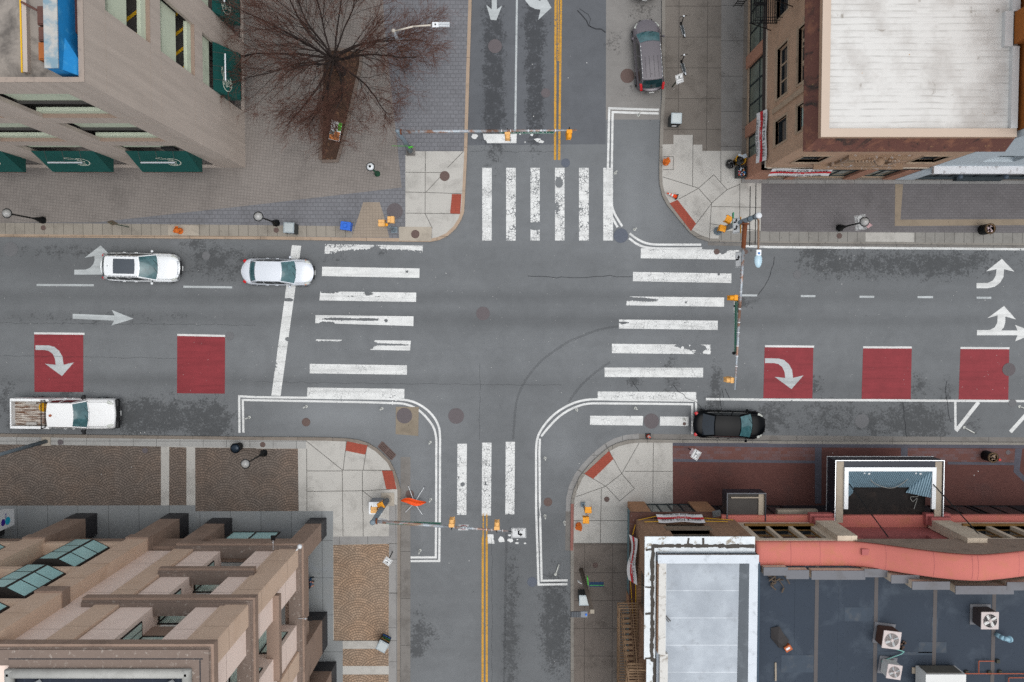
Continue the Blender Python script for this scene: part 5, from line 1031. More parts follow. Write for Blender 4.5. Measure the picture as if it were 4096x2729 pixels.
for x0,y0,x1,y1 in ((-40,515,183,590),(168,540,378,622),(400,545,895,628),(885,530,1100,605),(1132,585,1392,662),(1325,645,1672,720),(1722,685,2260,762),(2195,650,2700,726)):
    z=(9.15 if x0<1000 else (9.7 if x0<1300 else 10.2))+.00002*(x0+50); a=Q(3,3,x0,y1,z); b=Q(3,3,x1,y0,z)
    g=MB(); g.box(a.x,a.y,z-.07,b.x,b.y,z); s_=bo(g,'coping_slab',GSLAB,bld); g=MB(); g.box(a.x+.03,a.y+.03,8.55,b.x-.03,b.y-.02,z-.072); bo(g,'slab_support',CRM,s_)
# marquee over the pavement and a smaller canopy
NVM=M('marquee_navy','#1d222c',.45,.2,var=.1); SILM=M('silver_edge','#cfd3d6',.3,.6,var=.05); BEI=M('beige_rim','#a09585',.85,var=.12,scale=2,dirt='#6e665c',dk=.5); BLK=M('marquee_floor','#1c1918',.9,var=.4,scale=2,dirt='#3a302a',dk=.5)
cg=NG('corrugated_blue',.5,.3); wv=cg.n.new('ShaderNodeTexWave'); wv.inputs['Scale'].default_value=2.6; cg.L(cg.map(rot=.2),wv.inputs['Vector']); CORR=cg.out(cg.mix(wv.outputs['Fac'],lin('#4d6673'),lin('#7f9aa8'))); cg.bump(wv.outputs['Fac'],.6,.03)
x0,x1,y0,y1=20.3,27.1,-13.4,-9.44
g=MB(); g.box(x0,y0,3.5,x0+.06,y1,4.88); g.box(x1-.06,y0,3.5,x1,y1,4.88); g.box(x0+.06,y1-.06,3.5,x1-.06,y1,4.88); mq=bo(g,'marquee',NVM,bld)
g=MB(); 
for z in (3.5,4.86): g.box(x0-.02,y0,z,x0+.02,y1+.02,z+.05); g.box(x0,y1-.02,z+.001,x1+.02,y1+.02,z+.051); g.box(x1-.02,y0,z,x1+.02,y1-.02,z+.05)
bo(g,'edge_trim',SILM,mq)
for a_,b_ in ((x0+.06,x0+.55),(x1-.5,x1-.06)): g=MB(); g.box(a_,y0,4.72,b_,y1-.06,4.80); bo(g,'rim',BEI,mq)
g=MB(); g.box(x0+.55,y1-.42,4.721,x1-.5,y1-.06,4.79); bo(g,'front_rim',NVM,mq)
g=MB(); g.box(x0+.55,y0+.9,4.8,x0+.8,y1-.42,4.95); g.box(x1-.75,y0+.9,4.8,x1-.5,y1-.42,4.95); g.box(x0+.8,y1-.67,4.8,x1-.75,y1-.42,4.949); bo(g,'white_kerb',WHITE,mq)
g=MB(); a,b,c,d=x0+.8,x1-.75,y0,y1-.67
g.add([(a,d,4.9),(b,d,4.9),(b-1.1,d-1.15,4.3),(a+.6,d-1.15,4.3)],[(3,2,1,0)]); g.add([(a,d,4.9),(a+.6,d-1.15,4.3),(a+.6,d-1.5,4.25),(a,d-1.7,4.85)],[(3,2,1,0)]); g.add([(b,d,4.9),(b-1.1,d-1.15,4.3),(b-1.3,d-1.5,4.25),(b,d-1.7,4.85)],[(0,1,2,3)]); g.f=[f for f in g.f]; bo(g,'corrugated_lining',CORR,mq)
g=MB(); g.box(x0+.8,y0,4.05,x1-.75,d-.02,4.15); bo(g,'floor',BLK,mq)
for p in (P(3468,1893,4.9),P(3674,1893,4.9)):
    g=MB(); g.ball((p.x-.12,p.y,4.75),.1,8,6); g.ball((p.x+.18,p.y-.05,4.75),.1,8,6); g.tube((p.x-.12,p.y,4.75),(p.x+.18,p.y,4.75),.04); bo(g,'twin_lamp',WHITE,mq,True)
g=MB(); g.pipe([Q(3,2,x,y,4.6) for x,y in curve([(925,1225),(960,1290),(1050,1335),(1150,1345),(1240,1300),(1320,1230)])],.02); g.pipe([Q(3,2,x,y,4.3) for x,y in curve([(1300,1340),(1400,1350),(1380,1420),(1310,1430),(1330,1470),(1370,1440),(1340,1540)])],.02); bo(g,'cable',M('cable_grey','#8a8a85',.7),mq)
g=MB(); g.pipe([(x0+.85,-10.9,4.9),(x0+1.9,-13.4,8.0)],.035); g.pipe([(x1-.7,-10.9,4.9),(x1+.6,-13.4,8.0)],.035); bo(g,'support_chain',BLACKM,mq)
for p,q in ((0,0),): 
    for i in range(3): text('lettering',('LIVE','THEATRE','BAR')[i],.5,SILM,mq,(x0-.012,-10.2-i*1.2,4.15),(math.pi/2,0,-math.pi/2),.6) if False else None
x0,x1,y0,y1=13.62,16.1,-13.4,-11.6
g=MB(); g.box(x0,y0,3.3,x0+.06,y1,4.5); g.box(x1-.06,y0,3.3,x1,y1,4.5); g.box(x0+.06,y1-.06,3.3,x1-.06,y1,4.5); cn=bo(g,'canopy',NVM,bld)
g=MB(); g.box(x0+.06,y0,4.1,x1-.06,y1-.06,4.2); bo(g,'floor',M('canopy_floor','#45423f',.9,var=.2),cn); g=MB(); g.box(x1-.42,y0,4.2,x1-.06,y1-.1,4.3); g.box(x0+.3,y1-.36,4.2,x1-.42,y1-.28,4.32); bo(g,'rim',BEI,cn)
g=MB(); g.box(x0-.02,y0,4.5,x0+.02,y1+.02,4.53); g.box(x0,y1-.02,4.501,x1,y1+.02,4.531); bo(g,'edge_trim',GSLAB,cn)
g=MB(); g.box(17.2,-13.4,3.0,19.8,-12.95,3.4); bo(g,'beige_box',BEI,bld)
fix(bld)
# ---- things on the navy roof ----
ACM=M('ac_cream','#b3a9a6',.5,.1,var=.06,scale=3); ACB=M('ac_coil_brown','#4a332a',.7,var=.25,scale=5); ACW=M('ac_white','#c8c9c6',.5,var=.05); FANM=M('fan_grey','#9aa0a2',.5,.3,var=.1)
def acunit(label,topc,w,h,rz,side,hub=True,dark=False):
    z0=8.56; p=P(*topc,z0+h); o=thing('air_conditioner',label,'air conditioner',(p.x,p.y,z0),rz,'condenser units on the navy roof'); b=w/2
    MB().box(-b,-b,.05,b,b,h-.06).build('body',side,o,bevel=.08)
    MB().box(-b-.03,-b-.03,h-.06,b+.03,b+.03,h).build('lid',ACM,o,bevel=.06)
    g=MB(); g.tube((0,0,h+.002),(0,0,h+.012),b*.80,n=28); f=g.build('fan_opening',BLACKM if dark else M('fan_shade','#6f6b69',.6),o)
    g=MB()
    for k in range(4): a=k*math.pi/2+.5; g.obox((b*.42*math.cos(a),b*.42*math.sin(a),h+.02),(b*.7,b*.22 if not dark else b*.34,.012),rz=a,rx=.2)
    g.build('fan_blade',FANM if not dark else ACW,f)
    g=MB().lathe((0,0,h+.015),[(b*.26,0),(b*.2,.05),(.02,.07)],16)
    for k in range(4): a=k*math.pi/2+.1; g.tube((0,0,h+.06),(b*.8*math.cos(a),b*.8*math.sin(a),h+.03),.012,n=5)
    for r in (.4,.6,.8): g.pipe([(b*r*math.cos(t*math.pi/8),b*r*math.sin(t*math.pi/8),h+.035) for t in range(17)],.006,4)
    g.build('guard',ACM,o,True)
    MB().box(-b-.12,-b-.12,0,b+.12,b+.12,.05).build('base',GSLAB,o); return o
acunit('rounded condenser with a rusty brown coil near the middle of the roof',S(3,3,1137,1183),.98,1.0,-.12,ACB)
acunit('smaller condenser with a white body and a teal pipe',S(3,3,1161,1476),.8,.9,-.15,ACW)
acunit('square condenser with a dark open fan near the curved parapet',S(3,3,2040,1005),.96,1.0,.0,M('ac_coil_dark','#3d3536',.7,var=.2),dark=True)
p=P(*S(3,3,1640,1640),9.9); o=thing('air_conditioner','large white twin fan unit at the bottom edge by the copper pipe','air conditioner',(p.x,p.y,8.56),0,'condenser units on the navy roof')
MB().box(-1.15,-.9,.1,1.15,.85,1.25).build('body',ACW,o); MB().box(-1.0,.86,.2,1.0,.9,1.1).build('coil',M('coil_grey','#55544e',.8),o); g=MB(); g.box(-1.18,-.9,1.25,1.18,.05,1.36); g.build('lid',ACW,o)
for s_ in (-.55,.55): g=MB(); g.tube((s_,-.3,1.365),(s_,-.3,1.375),.38,n=24); g.build('fan_opening',BLACKM,o)
p=P(*S(3,3,2195,1175),9.1); o=thing('roof_vent','pale blue gooseneck vent on the navy roof','vent',(p.x,p.y,8.56)); VB=M('vent_blue','#86a9b8',.5,var=.08)
g=MB(); g.pipe([(-.3,.08,0),(-.3,.08,.4),(-.18,.05,.55),(.12,0,.55)],.13,12); g.build('pipe',VB,o,True); MB().tube((.1,0,.55),(.2,0,.5),.19,n=18).build('mouth',VB,o)
g=MB(); g.pipe([Q(3,3,x,y,8.75) for x,y in ((1790,1490),(2500,1490))],.035); g.pipe([Q(3,3,x,y,8.75) for x,y in ((1935,1490),(1935,1375),(2075,1375))],.035); g.pipe([Q(3,3,x,y,8.75) for x,y in ((2210,1620),(2210,1528),(2500,1526))],.035)
tag(g.build('copper_pipe',M('copper','#8a4c39',.5,.5,var=.2,scale=6)),'copper pipe run on blocks across the navy roof','pipe')
for k,(x,y,l) in enumerate(((2105,1372,'dark block at the end of the short copper pipe'),(1820,1475,'block under the copper pipe nearest the large white unit'),(2028,1478,'middle block under the long copper pipe'),(2125,1472,'low yellowish block next to the long copper pipe'))):
    p=Q(3,3,x,y,8.6); tag(MB().box(p.x-.09,p.y-.1,8.56,p.x+.09,p.y+.1,8.72).build('pipe_block',M('block%d'%k,'#3a3a33',.9,var=.3)),l,'block',group='blocks under the copper pipes')
p=Q(3,3,1355,1462,8.6); tag(MB().box(p.x-.2,p.y-.18,8.56,p.x+.2,p.y+.18,8.6).build('paving_tile',BEI),'loose beige tile lying left of the large white roof unit','tile')
p=Q(3,3,110,1170,8.7); o=tag(MB().add([(p.x+a,p.y+b,8.57+c) for a,b,c in ((-.5,.6,.02),(-.05,.75,.16),(.2,.3,.2),(.55,-.1,.1),(.3,-.5,.12),(0,-.6,.03),(-.15,-.1,.22),(-.5,.0,.05))],[(0,7,6,1),(1,6,2),(2,6,3),(3,6,4),(4,6,5),(5,6,7)]).build('tarpaulin',M('tarp','#2b2828',.7,var=.3)),'crumpled black sheet near the left edge of the navy roof','tarpaulin')
p=Q(3,3,187,1260,8.8); o=thing('cardboard_box','orange printed carton beside the crumpled black sheet','box',(p.x,p.y,8.56),.55); MB().box(-.2,-.16,0,.2,.16,.25).build('carton',M('carton_orange','#a8562a',.7,var=.3,scale=5),o); MB().box(-.14,-.05,.25,.1,.07,.254).build('printed_patch',BAN,o)
o['label']='orange printed carton beside the crumpled black sheet'
p=Q(3,3,75,1480,8.7); tag(MB().obox((p.x,p.y,8.6),(.1,1.1,.06),rz=.02).build('timber_plank',M('old_wood','#8f8577',.9,var=.3,scale=6)),'weathered white plank at the lower left of the navy roof','plank')
p=Q(3,3,1250,1240,8.7); g=MB(); random.seed(9)
for k in range(7): g.obox((p.x+random.uniform(-.25,.25),p.y+random.uniform(-.3,.3),8.62),(random.uniform(.1,.4),random.uniform(.06,.14),.08),rz=random.uniform(0,3))
tag(g.build('scrap_wood',M('scrap','#4c3d34',.9,var=.4,scale=6)),'small heap of rusty scrap wood beside the rounded condenser','scrap',kind='stuff')

random.seed(12); g=MB(); p=Q(3,3,105,650,8.7)
for k in range(12): g.obox((p.x+random.uniform(-.5,.5),p.y+random.uniform(-.5,.4),8.6+.02*k),(random.uniform(.2,.8),random.uniform(.04,.1),.05),rz=random.uniform(0,3),rx=random.uniform(-.2,.2))
tag(g.build('scrap_wood',M('scrap_brown','#51463b',.9,var=.4,scale=6)),'broken timber heaped in the top left corner of the navy roof','scrap',kind='stuff')
g=MB(); g.pipe([Q(3,3,x,y,8.7) for x,y in ((1165,1262),(1250,1288),(1225,1310),(1045,1375),(1060,1400))],.03)
tag(g.build('refrigerant_pipe',M('pipe_teal','#6fa39c',.5)),'thin teal pipe joining the rounded condenser and the smaller white one','pipe')
# ---------------- vehicles ----------------
def carpaint(name,h,metal=.0,rough=.3): return M(name,h,rough,metal,var=.03,scale=1.5,spec=.5,coat=1.0,dirt=None)
WSG=NG('windscreen_glass',.10,0,.5); WSG.b.inputs['Coat Weight'].default_value=.2; nz=WSG.noise(3.5,4,.6,dist=.8); WSG=WSG.out(WSG.mix(WSG.ramp(nz,.35,.8),lin('#2f5257'),lin('#4a7277')))
SDG=glass('side_glass','#15191b',.05,.3); TYRE_M=M('tyre_rubber','#18181a',.9,var=.1); RIM=M('wheel_rim','#7e8286',.4,.7,var=.05); TAIL=M('tail_lamp_red','#b0131a',.2,var=.1); HEADL=M('head_lamp_clear','#b9bdb6',.1,var=.15); AMB=M('amber_lamp','#d8741d',.3); CHR=M('chrome','#c7cacc',.15,.9,var=.03); SUNR=glass('sunroof_glass','#3c444c',.1,.05); LINER=M('trim_black','#141517',.6); PLATE=M('number_plate','#d0d2d0',.5)
def car(name,label,cat,L,Wd,Hh,fr,paint,belt=.95,hood=.92,nose=.72,trunk=None,tailz=.8,rails=False,sunroof=False,glass_m=WSG,wt=.70,bow=.30,clad=None,rear_glass=None,tail_style=0,bed=None,amber=False):
    # fr: fractions from the rear bumper of rear-glass foot, roof rear, roof front, cowl
    o=thing(name,label,cat); X=lambda f:(f-.5)*L; hw=Wd/2; trunk=trunk or belt
    xs=[X(f) for f in (0,.02,.06,.12,.2,.32,.45,.58,.7,.8,.88,.94,.98,1)]
    def zt(f):
        if f<fr[0]: return tailz+(trunk-tailz)*min(1,(f/.08))**.5
        if f<fr[3]: return trunk+(belt-trunk)*min(1,(f-fr[0])/.15)
        t=(f-fr[3])/(1-fr[3]); return belt+(hood-belt)*min(1,t*3)+(nose-hood)*max(0,(t-.25)/.75)**2.2
    fs=[(x/L+.5) for x in xs]; prof=[(0,0,0),(.40,-.004,0),(.70,-.03,0),(.88,-.085,0),(.975,-.20,0),(1.0,-.34,0),(1.0,None,.50),(.975,None,.34),(.90,None,.24)]
    g=MB(); n=len(prof)*2-1
    for i,(x,f) in enumerate(zip(xs,fs)):
        e=min(f,1-f)*L; k=1-.20*max(0,1-e/.75)**2.2; z0=zt(f); row=[]
        for sgn in (1,-1):
            for j,(yf,dz,az) in enumerate(prof):
                if sgn<0 and j==0: continue
                z=z0+dz if dz is not None else az; z=max(z,az) if dz is not None else z
                if e<.1 and j>4: z=z+.05
                y=sgn*yf*hw*k; s_=2*f-1; xx=x-math.copysign(bow*abs(s_)**8*yf*yf,s_); row.append((xx,y,z))
        half=len(prof); row=row[:half][::-1]+row[half:]; g.v+=row
    for i in range(len(xs)-1):
        for j in range(n-1): g.f.append((i*n+j,i*n+j+1,(i+1)*n+j+1,(i+1)*n+j)); g.m.append(0)
    g.f.append(tuple(range(n))); g.m.append(0); g.f.append(tuple(range((len(xs)-1)*n,len(xs)*n))[::-1]); g.m.append(0)
    for f_ in range(len(g.f)): g.f[f_]=g.f[f_][::-1]
    body=g.build('body',paint,o,True,subd=1)
    # greenhouse
    xa,xb,xc,xd=X(fr[0]),X(fr[1]),X(fr[2]),X(fr[3]); wb=hw*.93; wtp=hw*wt; zb=belt-.06; zr=Hh
    wroof=lambda x: wtp
    def lerp(a,b,t): return a+(b-a)*t
    def ws(u,v): return Vector((lerp(xd+.16*(1-u*u)-.0,xc+.10*(1-u*u),v),u*lerp(wb*.97,wtp,v),lerp(zb+.07*(1-u*u),zr-.05+.045*(1-u*u),v)+.05*math.sin(math.pi*v)*.6))
    def rw(u,v): return Vector((lerp(xa-.10*(1-u*u),xb-.06*(1-u*u),v),u*lerp(wb*.93,wtp,v),lerp(zb+.05*(1-u*u),zr-.05+.045*(1-u*u),v)+.04*math.sin(math.pi*v)*.6))
    def rf(u,v): return Vector((lerp(xb-.06*(1-u*u),xc+.10*(1-u*u),v),u*wtp,zr-.05+.045*(1-u*u)+.03*math.sin(math.pi*v)))
    def sd(s_):
        def q(u,v): # u 0..1 rear->front, v 0 belt..1 roof
            return Vector((lerp(lerp(xa,xd,u),lerp(xb,xc,u),v),s_*(lerp(lerp(wb*.93,wb*.97,u)+.04*math.sin(math.pi*u),wtp+.03*math.sin(math.pi*u)*0,v)+.03*math.sin(math.pi*v)),lerp(zb,zr-.05,v)+ (0.03*math.sin(math.pi*u) if v>.5 else 0)*(v-.5)*2))
        return q
    def patch(fn,u0,u1,v0,v1,nu,nv,off,flip,name,mat,par,nsgn=1):
        g=MB()
        for j in range(nv+1):
            for i in range(nu+1):
                u=lerp(u0,u1,i/nu); v=lerp(v0,v1,j/nv); p=fn(u,v)
                if off: du=(fn(u+.01,v)-fn(u-.01,v)); dv=(fn(u,v+.01)-fn(u,v-.01)); nn=du.cross(dv).normalized()*nsgn; p=p+nn*off
                g.v.append(tuple(p))
        for j in range(nv):
            for i in range(nu): q=j*(nu+1)+i; f=(q,q+1,q+nu+2,q+nu+1); g.f.append(f[::-1] if flip else f); g.m.append(0)
        return g.build(name,mat,par,True)
    patch(ws,-1,1,0,1,10,5,0,False,'windscreen_surround',paint,o); patch(rw,-1,1,0,1,10,5,0,True,'tail_surround',paint,o); patch(rf,-1,1,0,1,10,8,0,False,'roof',paint,o)
    for s_ in (1,-1): patch(sd(s_),0,1,0,1,8,4,0,s_>0,'side_pillar',paint,o)
    patch(ws,-.93,.93,.05,.93,10,5,.008,False,'windscreen',glass_m,o,1)
    patch(rw,-.90,.90,.08,.92,10,5,.008,True,'rear_window',rear_glass or glass_m,o,-1)
    for s_ in (1,-1):
        for a,b in ((.07,.30),(.33,.62),(.65,.93)) if not bed else ((.1,.42),(.48,.9)):
            patch(sd(s_),a,b,.12,.88,5,3,.008,s_>0,'side_window',SDG,o,-s_)
    if sunroof: patch(rf,-.72,.72,.27,.90,6,6,.012,False,'sunroof',SUNR,o,-1)
    if rails:
        for s_ in (1,-1): g=MB(); g.pipe([tuple(rf(s_*.96,v)+Vector((0,0,.045))) for v in [k/8 for k in range(9)]],.022); g.build('roof_rail',CHR if rails=='c' else LINER,o,True)
    # lamps, mirrors, wheels, plate, grille, handles
    for s_ in (1,-1):
        hx=L/2-.42; yy=s_*hw*.76
        g=MB(); g.obox((hx+.0,yy*.96,nose+.0),(.40,.20,.15),rz=-s_*.55,ry=.25); h_=g.build('headlight',HEADL,o,True,bevel=.04)
        if amber: MB().obox((hx-.1,s_*hw*.87,nose-.0),(.16,.10,.13),rz=-s_*.55,ry=.2).build('indicator',AMB,h_,True,bevel=.03)
        if tail_style==1: MB().obox((-L/2+.30,s_*hw*.80,belt+.10),(.50,.16,.16),rz=s_*.12,ry=-.65).build('tail_light',TAIL,o,True,bevel=.03)
        else: MB().obox((-L/2+.26,s_*hw*.72,tailz-.07),(.22,.30,.15),rz=s_*.62,ry=-.1).build('tail_light',TAIL,o,True,bevel=.04)
        g=MB(); g.ball((xd-.28,s_*(hw+.09),belt+.06),.12,10,7,(.75,1,.75)); g.v=[(a,s_*hw+(b-s_*hw)*1.05,c) for a,b,c in g.v]; m_=g.build('mirror',paint if not bed else LINER,o,True); MB().tube((xd-.25,s_*hw*.93,belt),(xd-.28,s_*(hw+.07),belt+.04),.035).build('mirror_stalk',LINER,m_)
        for hxp in (.36,.58): MB().obox((X(fr[0]+(fr[3]-fr[0])*hxp),s_*(hw+.005),belt-.30),(.2,.035,.04)).build('door_handle',paint,o,True,bevel=.01)
        for fx in (.19,.82):
            w=MB(); w.tube((X(fx),s_*(hw-.2),.34),(X(fx),s_*(hw+.02),.34),.34,n=24); wo_=w.build('wheel',TYRE_M,o,True,bevel=.02); g=MB(); g.tube((X(fx),s_*(hw+.018),.34),(X(fx),s_*(hw+.03),.34),.23,n=20)
            for k in range(5): a=k*1.2566; g.obox((X(fx)+.12*math.cos(a),s_*(hw+.033),.34+.12*math.sin(a)),(.2,.012,.05),ry=-a)
            g.build('rim',RIM,wo_)
    if bed: [bpy.data.objects.remove(c_) for c_ in list(o.children) if c_.name.startswith('tail_light')]
    MB().obox((L/2-.03,0,nose-.16),(.08,hw*1.0,.14)).build('grille',LINER,o,True,bevel=.03)
    MB().obox((L/2+.015,0,.45),(.03,.32,.15)).build('number_plate',PLATE,o); MB().obox((-L/2-.012,0,.72 if not bed else .6),(.03,.32,.15)).build('number_plate',PLATE,o)
    g=MB()
    for s_ in (-.45,.15): a=ws(s_,.02); b=ws(s_+.42,.24); g.tube(a+Vector((0,0,.03)),b+Vector((0,0,.02)),.014,n=5)
    g.build('wiper',LINER,o)
    # panel shut lines on bonnet and boot
    g=MB(); 
    for s_ in (1,-1):
        pts=[]
        for k in range(7):
            f=fr[3]+(.985-fr[3])*k/6; e=(1-f)*L; kk=1-.20*max(0,1-e/.75)**2.2; y=s_*hw*.80*kk; pts.append(Vector((X(f)-.08*(2*f-1)**8,y,zt(f)-.045)))
        g.pipe(pts,.008,4)
    g.build('shut_line',LINER,o)
    o['_']=0; del o['_']
    return o,dict(ws=ws,rw=rw,rf=rf,X=X,patch=patch,hw=hw)
def put(o,px,py,z,rz): p=P(px,py,z); o.location=(p.x,p.y,.0); o.rotation_euler=(0,0,rz)
WP=carpaint('paint_white','#e4e8ea',.0,.35); SP=carpaint('paint_silver','#c9cfd6',.05,.4); GP_=M('paint_taupe','#5f5b60',.4,0,var=.03,spec=.3,coat=.35); BP=M('paint_black','#06080b',.22,0,var=.03,spec=.08,coat=.0); WT=M('truck_white','#e8eaea',.45,var=.03,dirt='#b5b2ab',dk=.2,dscale=2)
o,d=car('parked_car','white crossover with a large dark sunroof standing over the upper turn arrow','car',5.30,1.95,1.66,(.045,.12,.52,.72),WP,belt=1.08,hood=1.06,nose=.82,tailz=1.0,rails='c',sunroof=True,rear_glass=SDG)
put(o,*S(0,1,1292,887),.85,-.022)
g=MB(); g.lathe((-1.85,0,1.67),[(.07,0),(.05,.05),(.01,.09)],8); g.build('antenna_fin',WP,o,True)
MB().obox((2.48,0,.78),(.12,.9,.2)).build('badge_bar',CHR,o)
o,d=car('parked_car','silver saloon with amber indicators stopped across the stop line','car',4.85,1.80,1.44,(.13,.24,.56,.74),SP,belt=.92,hood=.93,nose=.74,trunk=.98,tailz=.86,amber=True,wt=.72)
put(o,*S(1,1,200,930),.75,-.02)
o,d=car('parked_car','glossy black saloon parked by the kerb beside the box shaped double line','car',4.98,1.90,1.44,(.12,.29,.60,.78),BP,belt=.94,hood=.93,nose=.74,trunk=1.02,tailz=.88,wt=.70,rear_glass=glass('black_car_rear_glass','#141f28',.05,.4))
put(o,*S(2,2,1992,765),.75,-.03)
o,d=car('parked_car','taupe estate car with red tail lamps parked beside the two scooters','car',4.80,1.84,1.66,(.055,.14,.62,.79),GP_,belt=1.05,hood=1.02,nose=.82,tailz=1.0,rails='c',tail_style=1,rear_glass=glass('rear_glass_green','#1d3538',.05,.4),wt=.74)
put(o,*S(2,0,1256,512),.85,math.pi/2+.085)
g=MB()
for y in (-.42,-.15,.15,.42): g.pipe([tuple(d['rf'](y/.68,v)+Vector((0,0,.006))) for v in (.05,.2,.4,.62)],.010,4)
g.build('roof_rib',LINER,o); g=MB(); g.lathe((d['X'](.2),.05,1.67),[(.03,0),(.01,.06)],8); g.build('antenna',LINER,o)
o,d=car('parked_car','silver car showing only its tail at the top edge of the photo','car',4.6,1.78,1.44,(.13,.24,.56,.74),SP,belt=.92,nose=.74,trunk=.98,tailz=.86)
put(o,*S(2,0,1218,-320),.7,math.pi/2)
# pickup
L=7.0
o,d=car('pickup_truck','white crew cab pickup with an empty rusty load bed at the lower kerb','pickup',L,2.06,1.86,(.375,.40,.625,.735),WT,belt=1.28,hood=1.24,nose=1.02,tailz=1.15,trunk=1.22,bed=1,wt=.76,bow=.18,rear_glass=SDG)
body=[c for c in o.children if c.name.startswith('body')][0]
bpy.data.objects.remove(body)
X=lambda f:(f-.5)*L; hw=1.03
g=MB()                                  # cab and bonnet body
xs=[.375,.39,.45,.55,.65,.735,.80,.88,.94,.975,1.0]; n=0
prof=[(0,0),(.45,-.01),(.75,-.03),(.90,-.09),(.985,-.22),(1.0,-.45),(1.0,-.72),(.95,-.86)]
for f in xs:
    z0=1.24 if f<.735 else 1.27-.25*((f-.735)/.265)**2; e=(1-f)*L; k=1-.10*max(0,1-e/.6)**2; row=[]
    for sg in (1,-1):
        for j,(yf,dz) in enumerate(prof):
            if sg<0 and j==0: continue
            row.append((X(f)-.16*(yf**2)*max(0,(f-.9)/.1)**2,sg*yf*hw*k,z0+dz))
    h=len(prof); row=row[:h][::-1]+row[h:]; g.v+=row; n=len(row)
for i in range(len(xs)-1):
    for j in range(n-1): g.f.append((i*n+j,(i+1)*n+j,(i+1)*n+j+1,i*n+j+1)); g.m.append(0)
g.f.append(tuple(range(n))); g.m.append(0); g.f.append(tuple(range((len(xs)-1)*n,len(xs)*n))[::-1]); g.m.append(0)
g.build('body',WT,o,True,subd=1)
BEDM=NG('bed_floor_rusty',.9); wv=BEDM.n.new('ShaderNodeTexWave'); wv.bands_direction='Y'; wv.inputs['Scale'].default_value=2.6; wv.inputs['Distortion'].default_value=.6; BEDM.L(BEDM.co,wv.inputs['Vector'])
nn=BEDM.noise(3.5,6,.7,vec=BEDM.map((.35,2.5,1))); BEDM.bump(wv.outputs['Fac'],.7,.03); c1=BEDM.mix(BEDM.ramp(nn,.42,.6),lin('#c9c2b8'),lin('#6e4d38')); BEDM=BEDM.out(BEDM.mix(BEDM.ramp(wv.outputs['Fac'],.0,.35,.75,0),c1,lin('#33231a')))
xb=X(.372); xr=-L/2
bd=MB().box(xr+.05,-.82,.80,xb,.82,.88).build('load_bed',BEDM,o)
for s_ in (1,-1):
    g=MB(); g.box(xr+.02,s_*.83,.55,xb,s_*1.02,1.33); g.build('bed_side',WT,o,bevel=.035)
    MB().box(xr+.1,s_*.815,.88,xb-.1,s_*.829,1.28).build('bed_inner',M('bed_inner','#8f8a83',.8,var=.3,scale=4,dirt='#5a3c2a',dk=.6),bd)
    MB().box(X(.18)-.35,s_*.60,.881,X(.18)+.35,s_*.815,1.06).build('wheel_arch',M('arch_white','#a8a5a0',.8,var=.2,scale=4),bd,bevel=.04)
MB().box(xr,-1.0,.60,xr+.09,1.0,1.33).build('tailgate',WT,o,bevel=.03)
MB().box(xr-.16,-.98,.48,xr+.02,.98,.62).build('rear_bumper',LINER,o,bevel=.03)
MB().box(L/2-.22,-1.0,.5,L/2+.04,1.0,.82).build('front_bumper',LINER,o,bevel=.09)
g=MB(); g.tube((xb-.22,-.92,1.36),(xb-.22,.92,1.36),.035); g.tube((xb-.22,-.92,1.36),(xb-.22,-.92,1.8),.03); g.tube((xb-.22,.92,1.36),(xb-.22,.92,1.8),.03); g.tube((xb-.22,-.92,1.8),(xb-.22,.92,1.8),.03); g.tube((xb-.5,-.92,1.36),(xb-.22,-.92,1.8),.025); g.tube((xb-.5,.92,1.36),(xb-.22,.92,1.8),.025); g.build('headache_rack',LINER,o)
g=MB(); g.lathe((X(.435),-.02,1.87),[(.09,0),(.09,.08),(.05,.14)],12); g.build('beacon',M('beacon_amber','#a0522d',.4,var=.2),o,True)
for s_ in (1,-1): g=MB(); g.obox((X(.715),s_*1.19,1.38),(.16,.26,.22)); g.tube((X(.725),s_*1.0,1.3),(X(.715),s_*1.2,1.36),.04); g.build('tow_mirror',LINER,o,bevel=.03)
g=MB(); g.box(X(.72),-.9,1.255,X(.735),.9,1.27); g.build('cowl',LINER,o)
put(o,*S(0,2,594,663),1.0,-.012)
p=P(*S(0,2,410,603),1.15); o=thing('bucket','yellow bucket standing in the pickup load bed','bucket',(p.x,p.y,.885)); YB=M('bucket_yellow','#c99a12',.5,var=.08)
MB().lathe((0,0,0),[(.24,0),(.285,.42),(.305,.42),(.305,.44),(.27,.44),(.235,.02)],24).build('pail',YB,o,True); MB().pipe([(.22*math.cos(t),.22*math.sin(t),.36+.12*math.sin(t)) for t in [k*math.pi/10 for k in range(11)]],.008,5).build('handle',BLACKM,o)
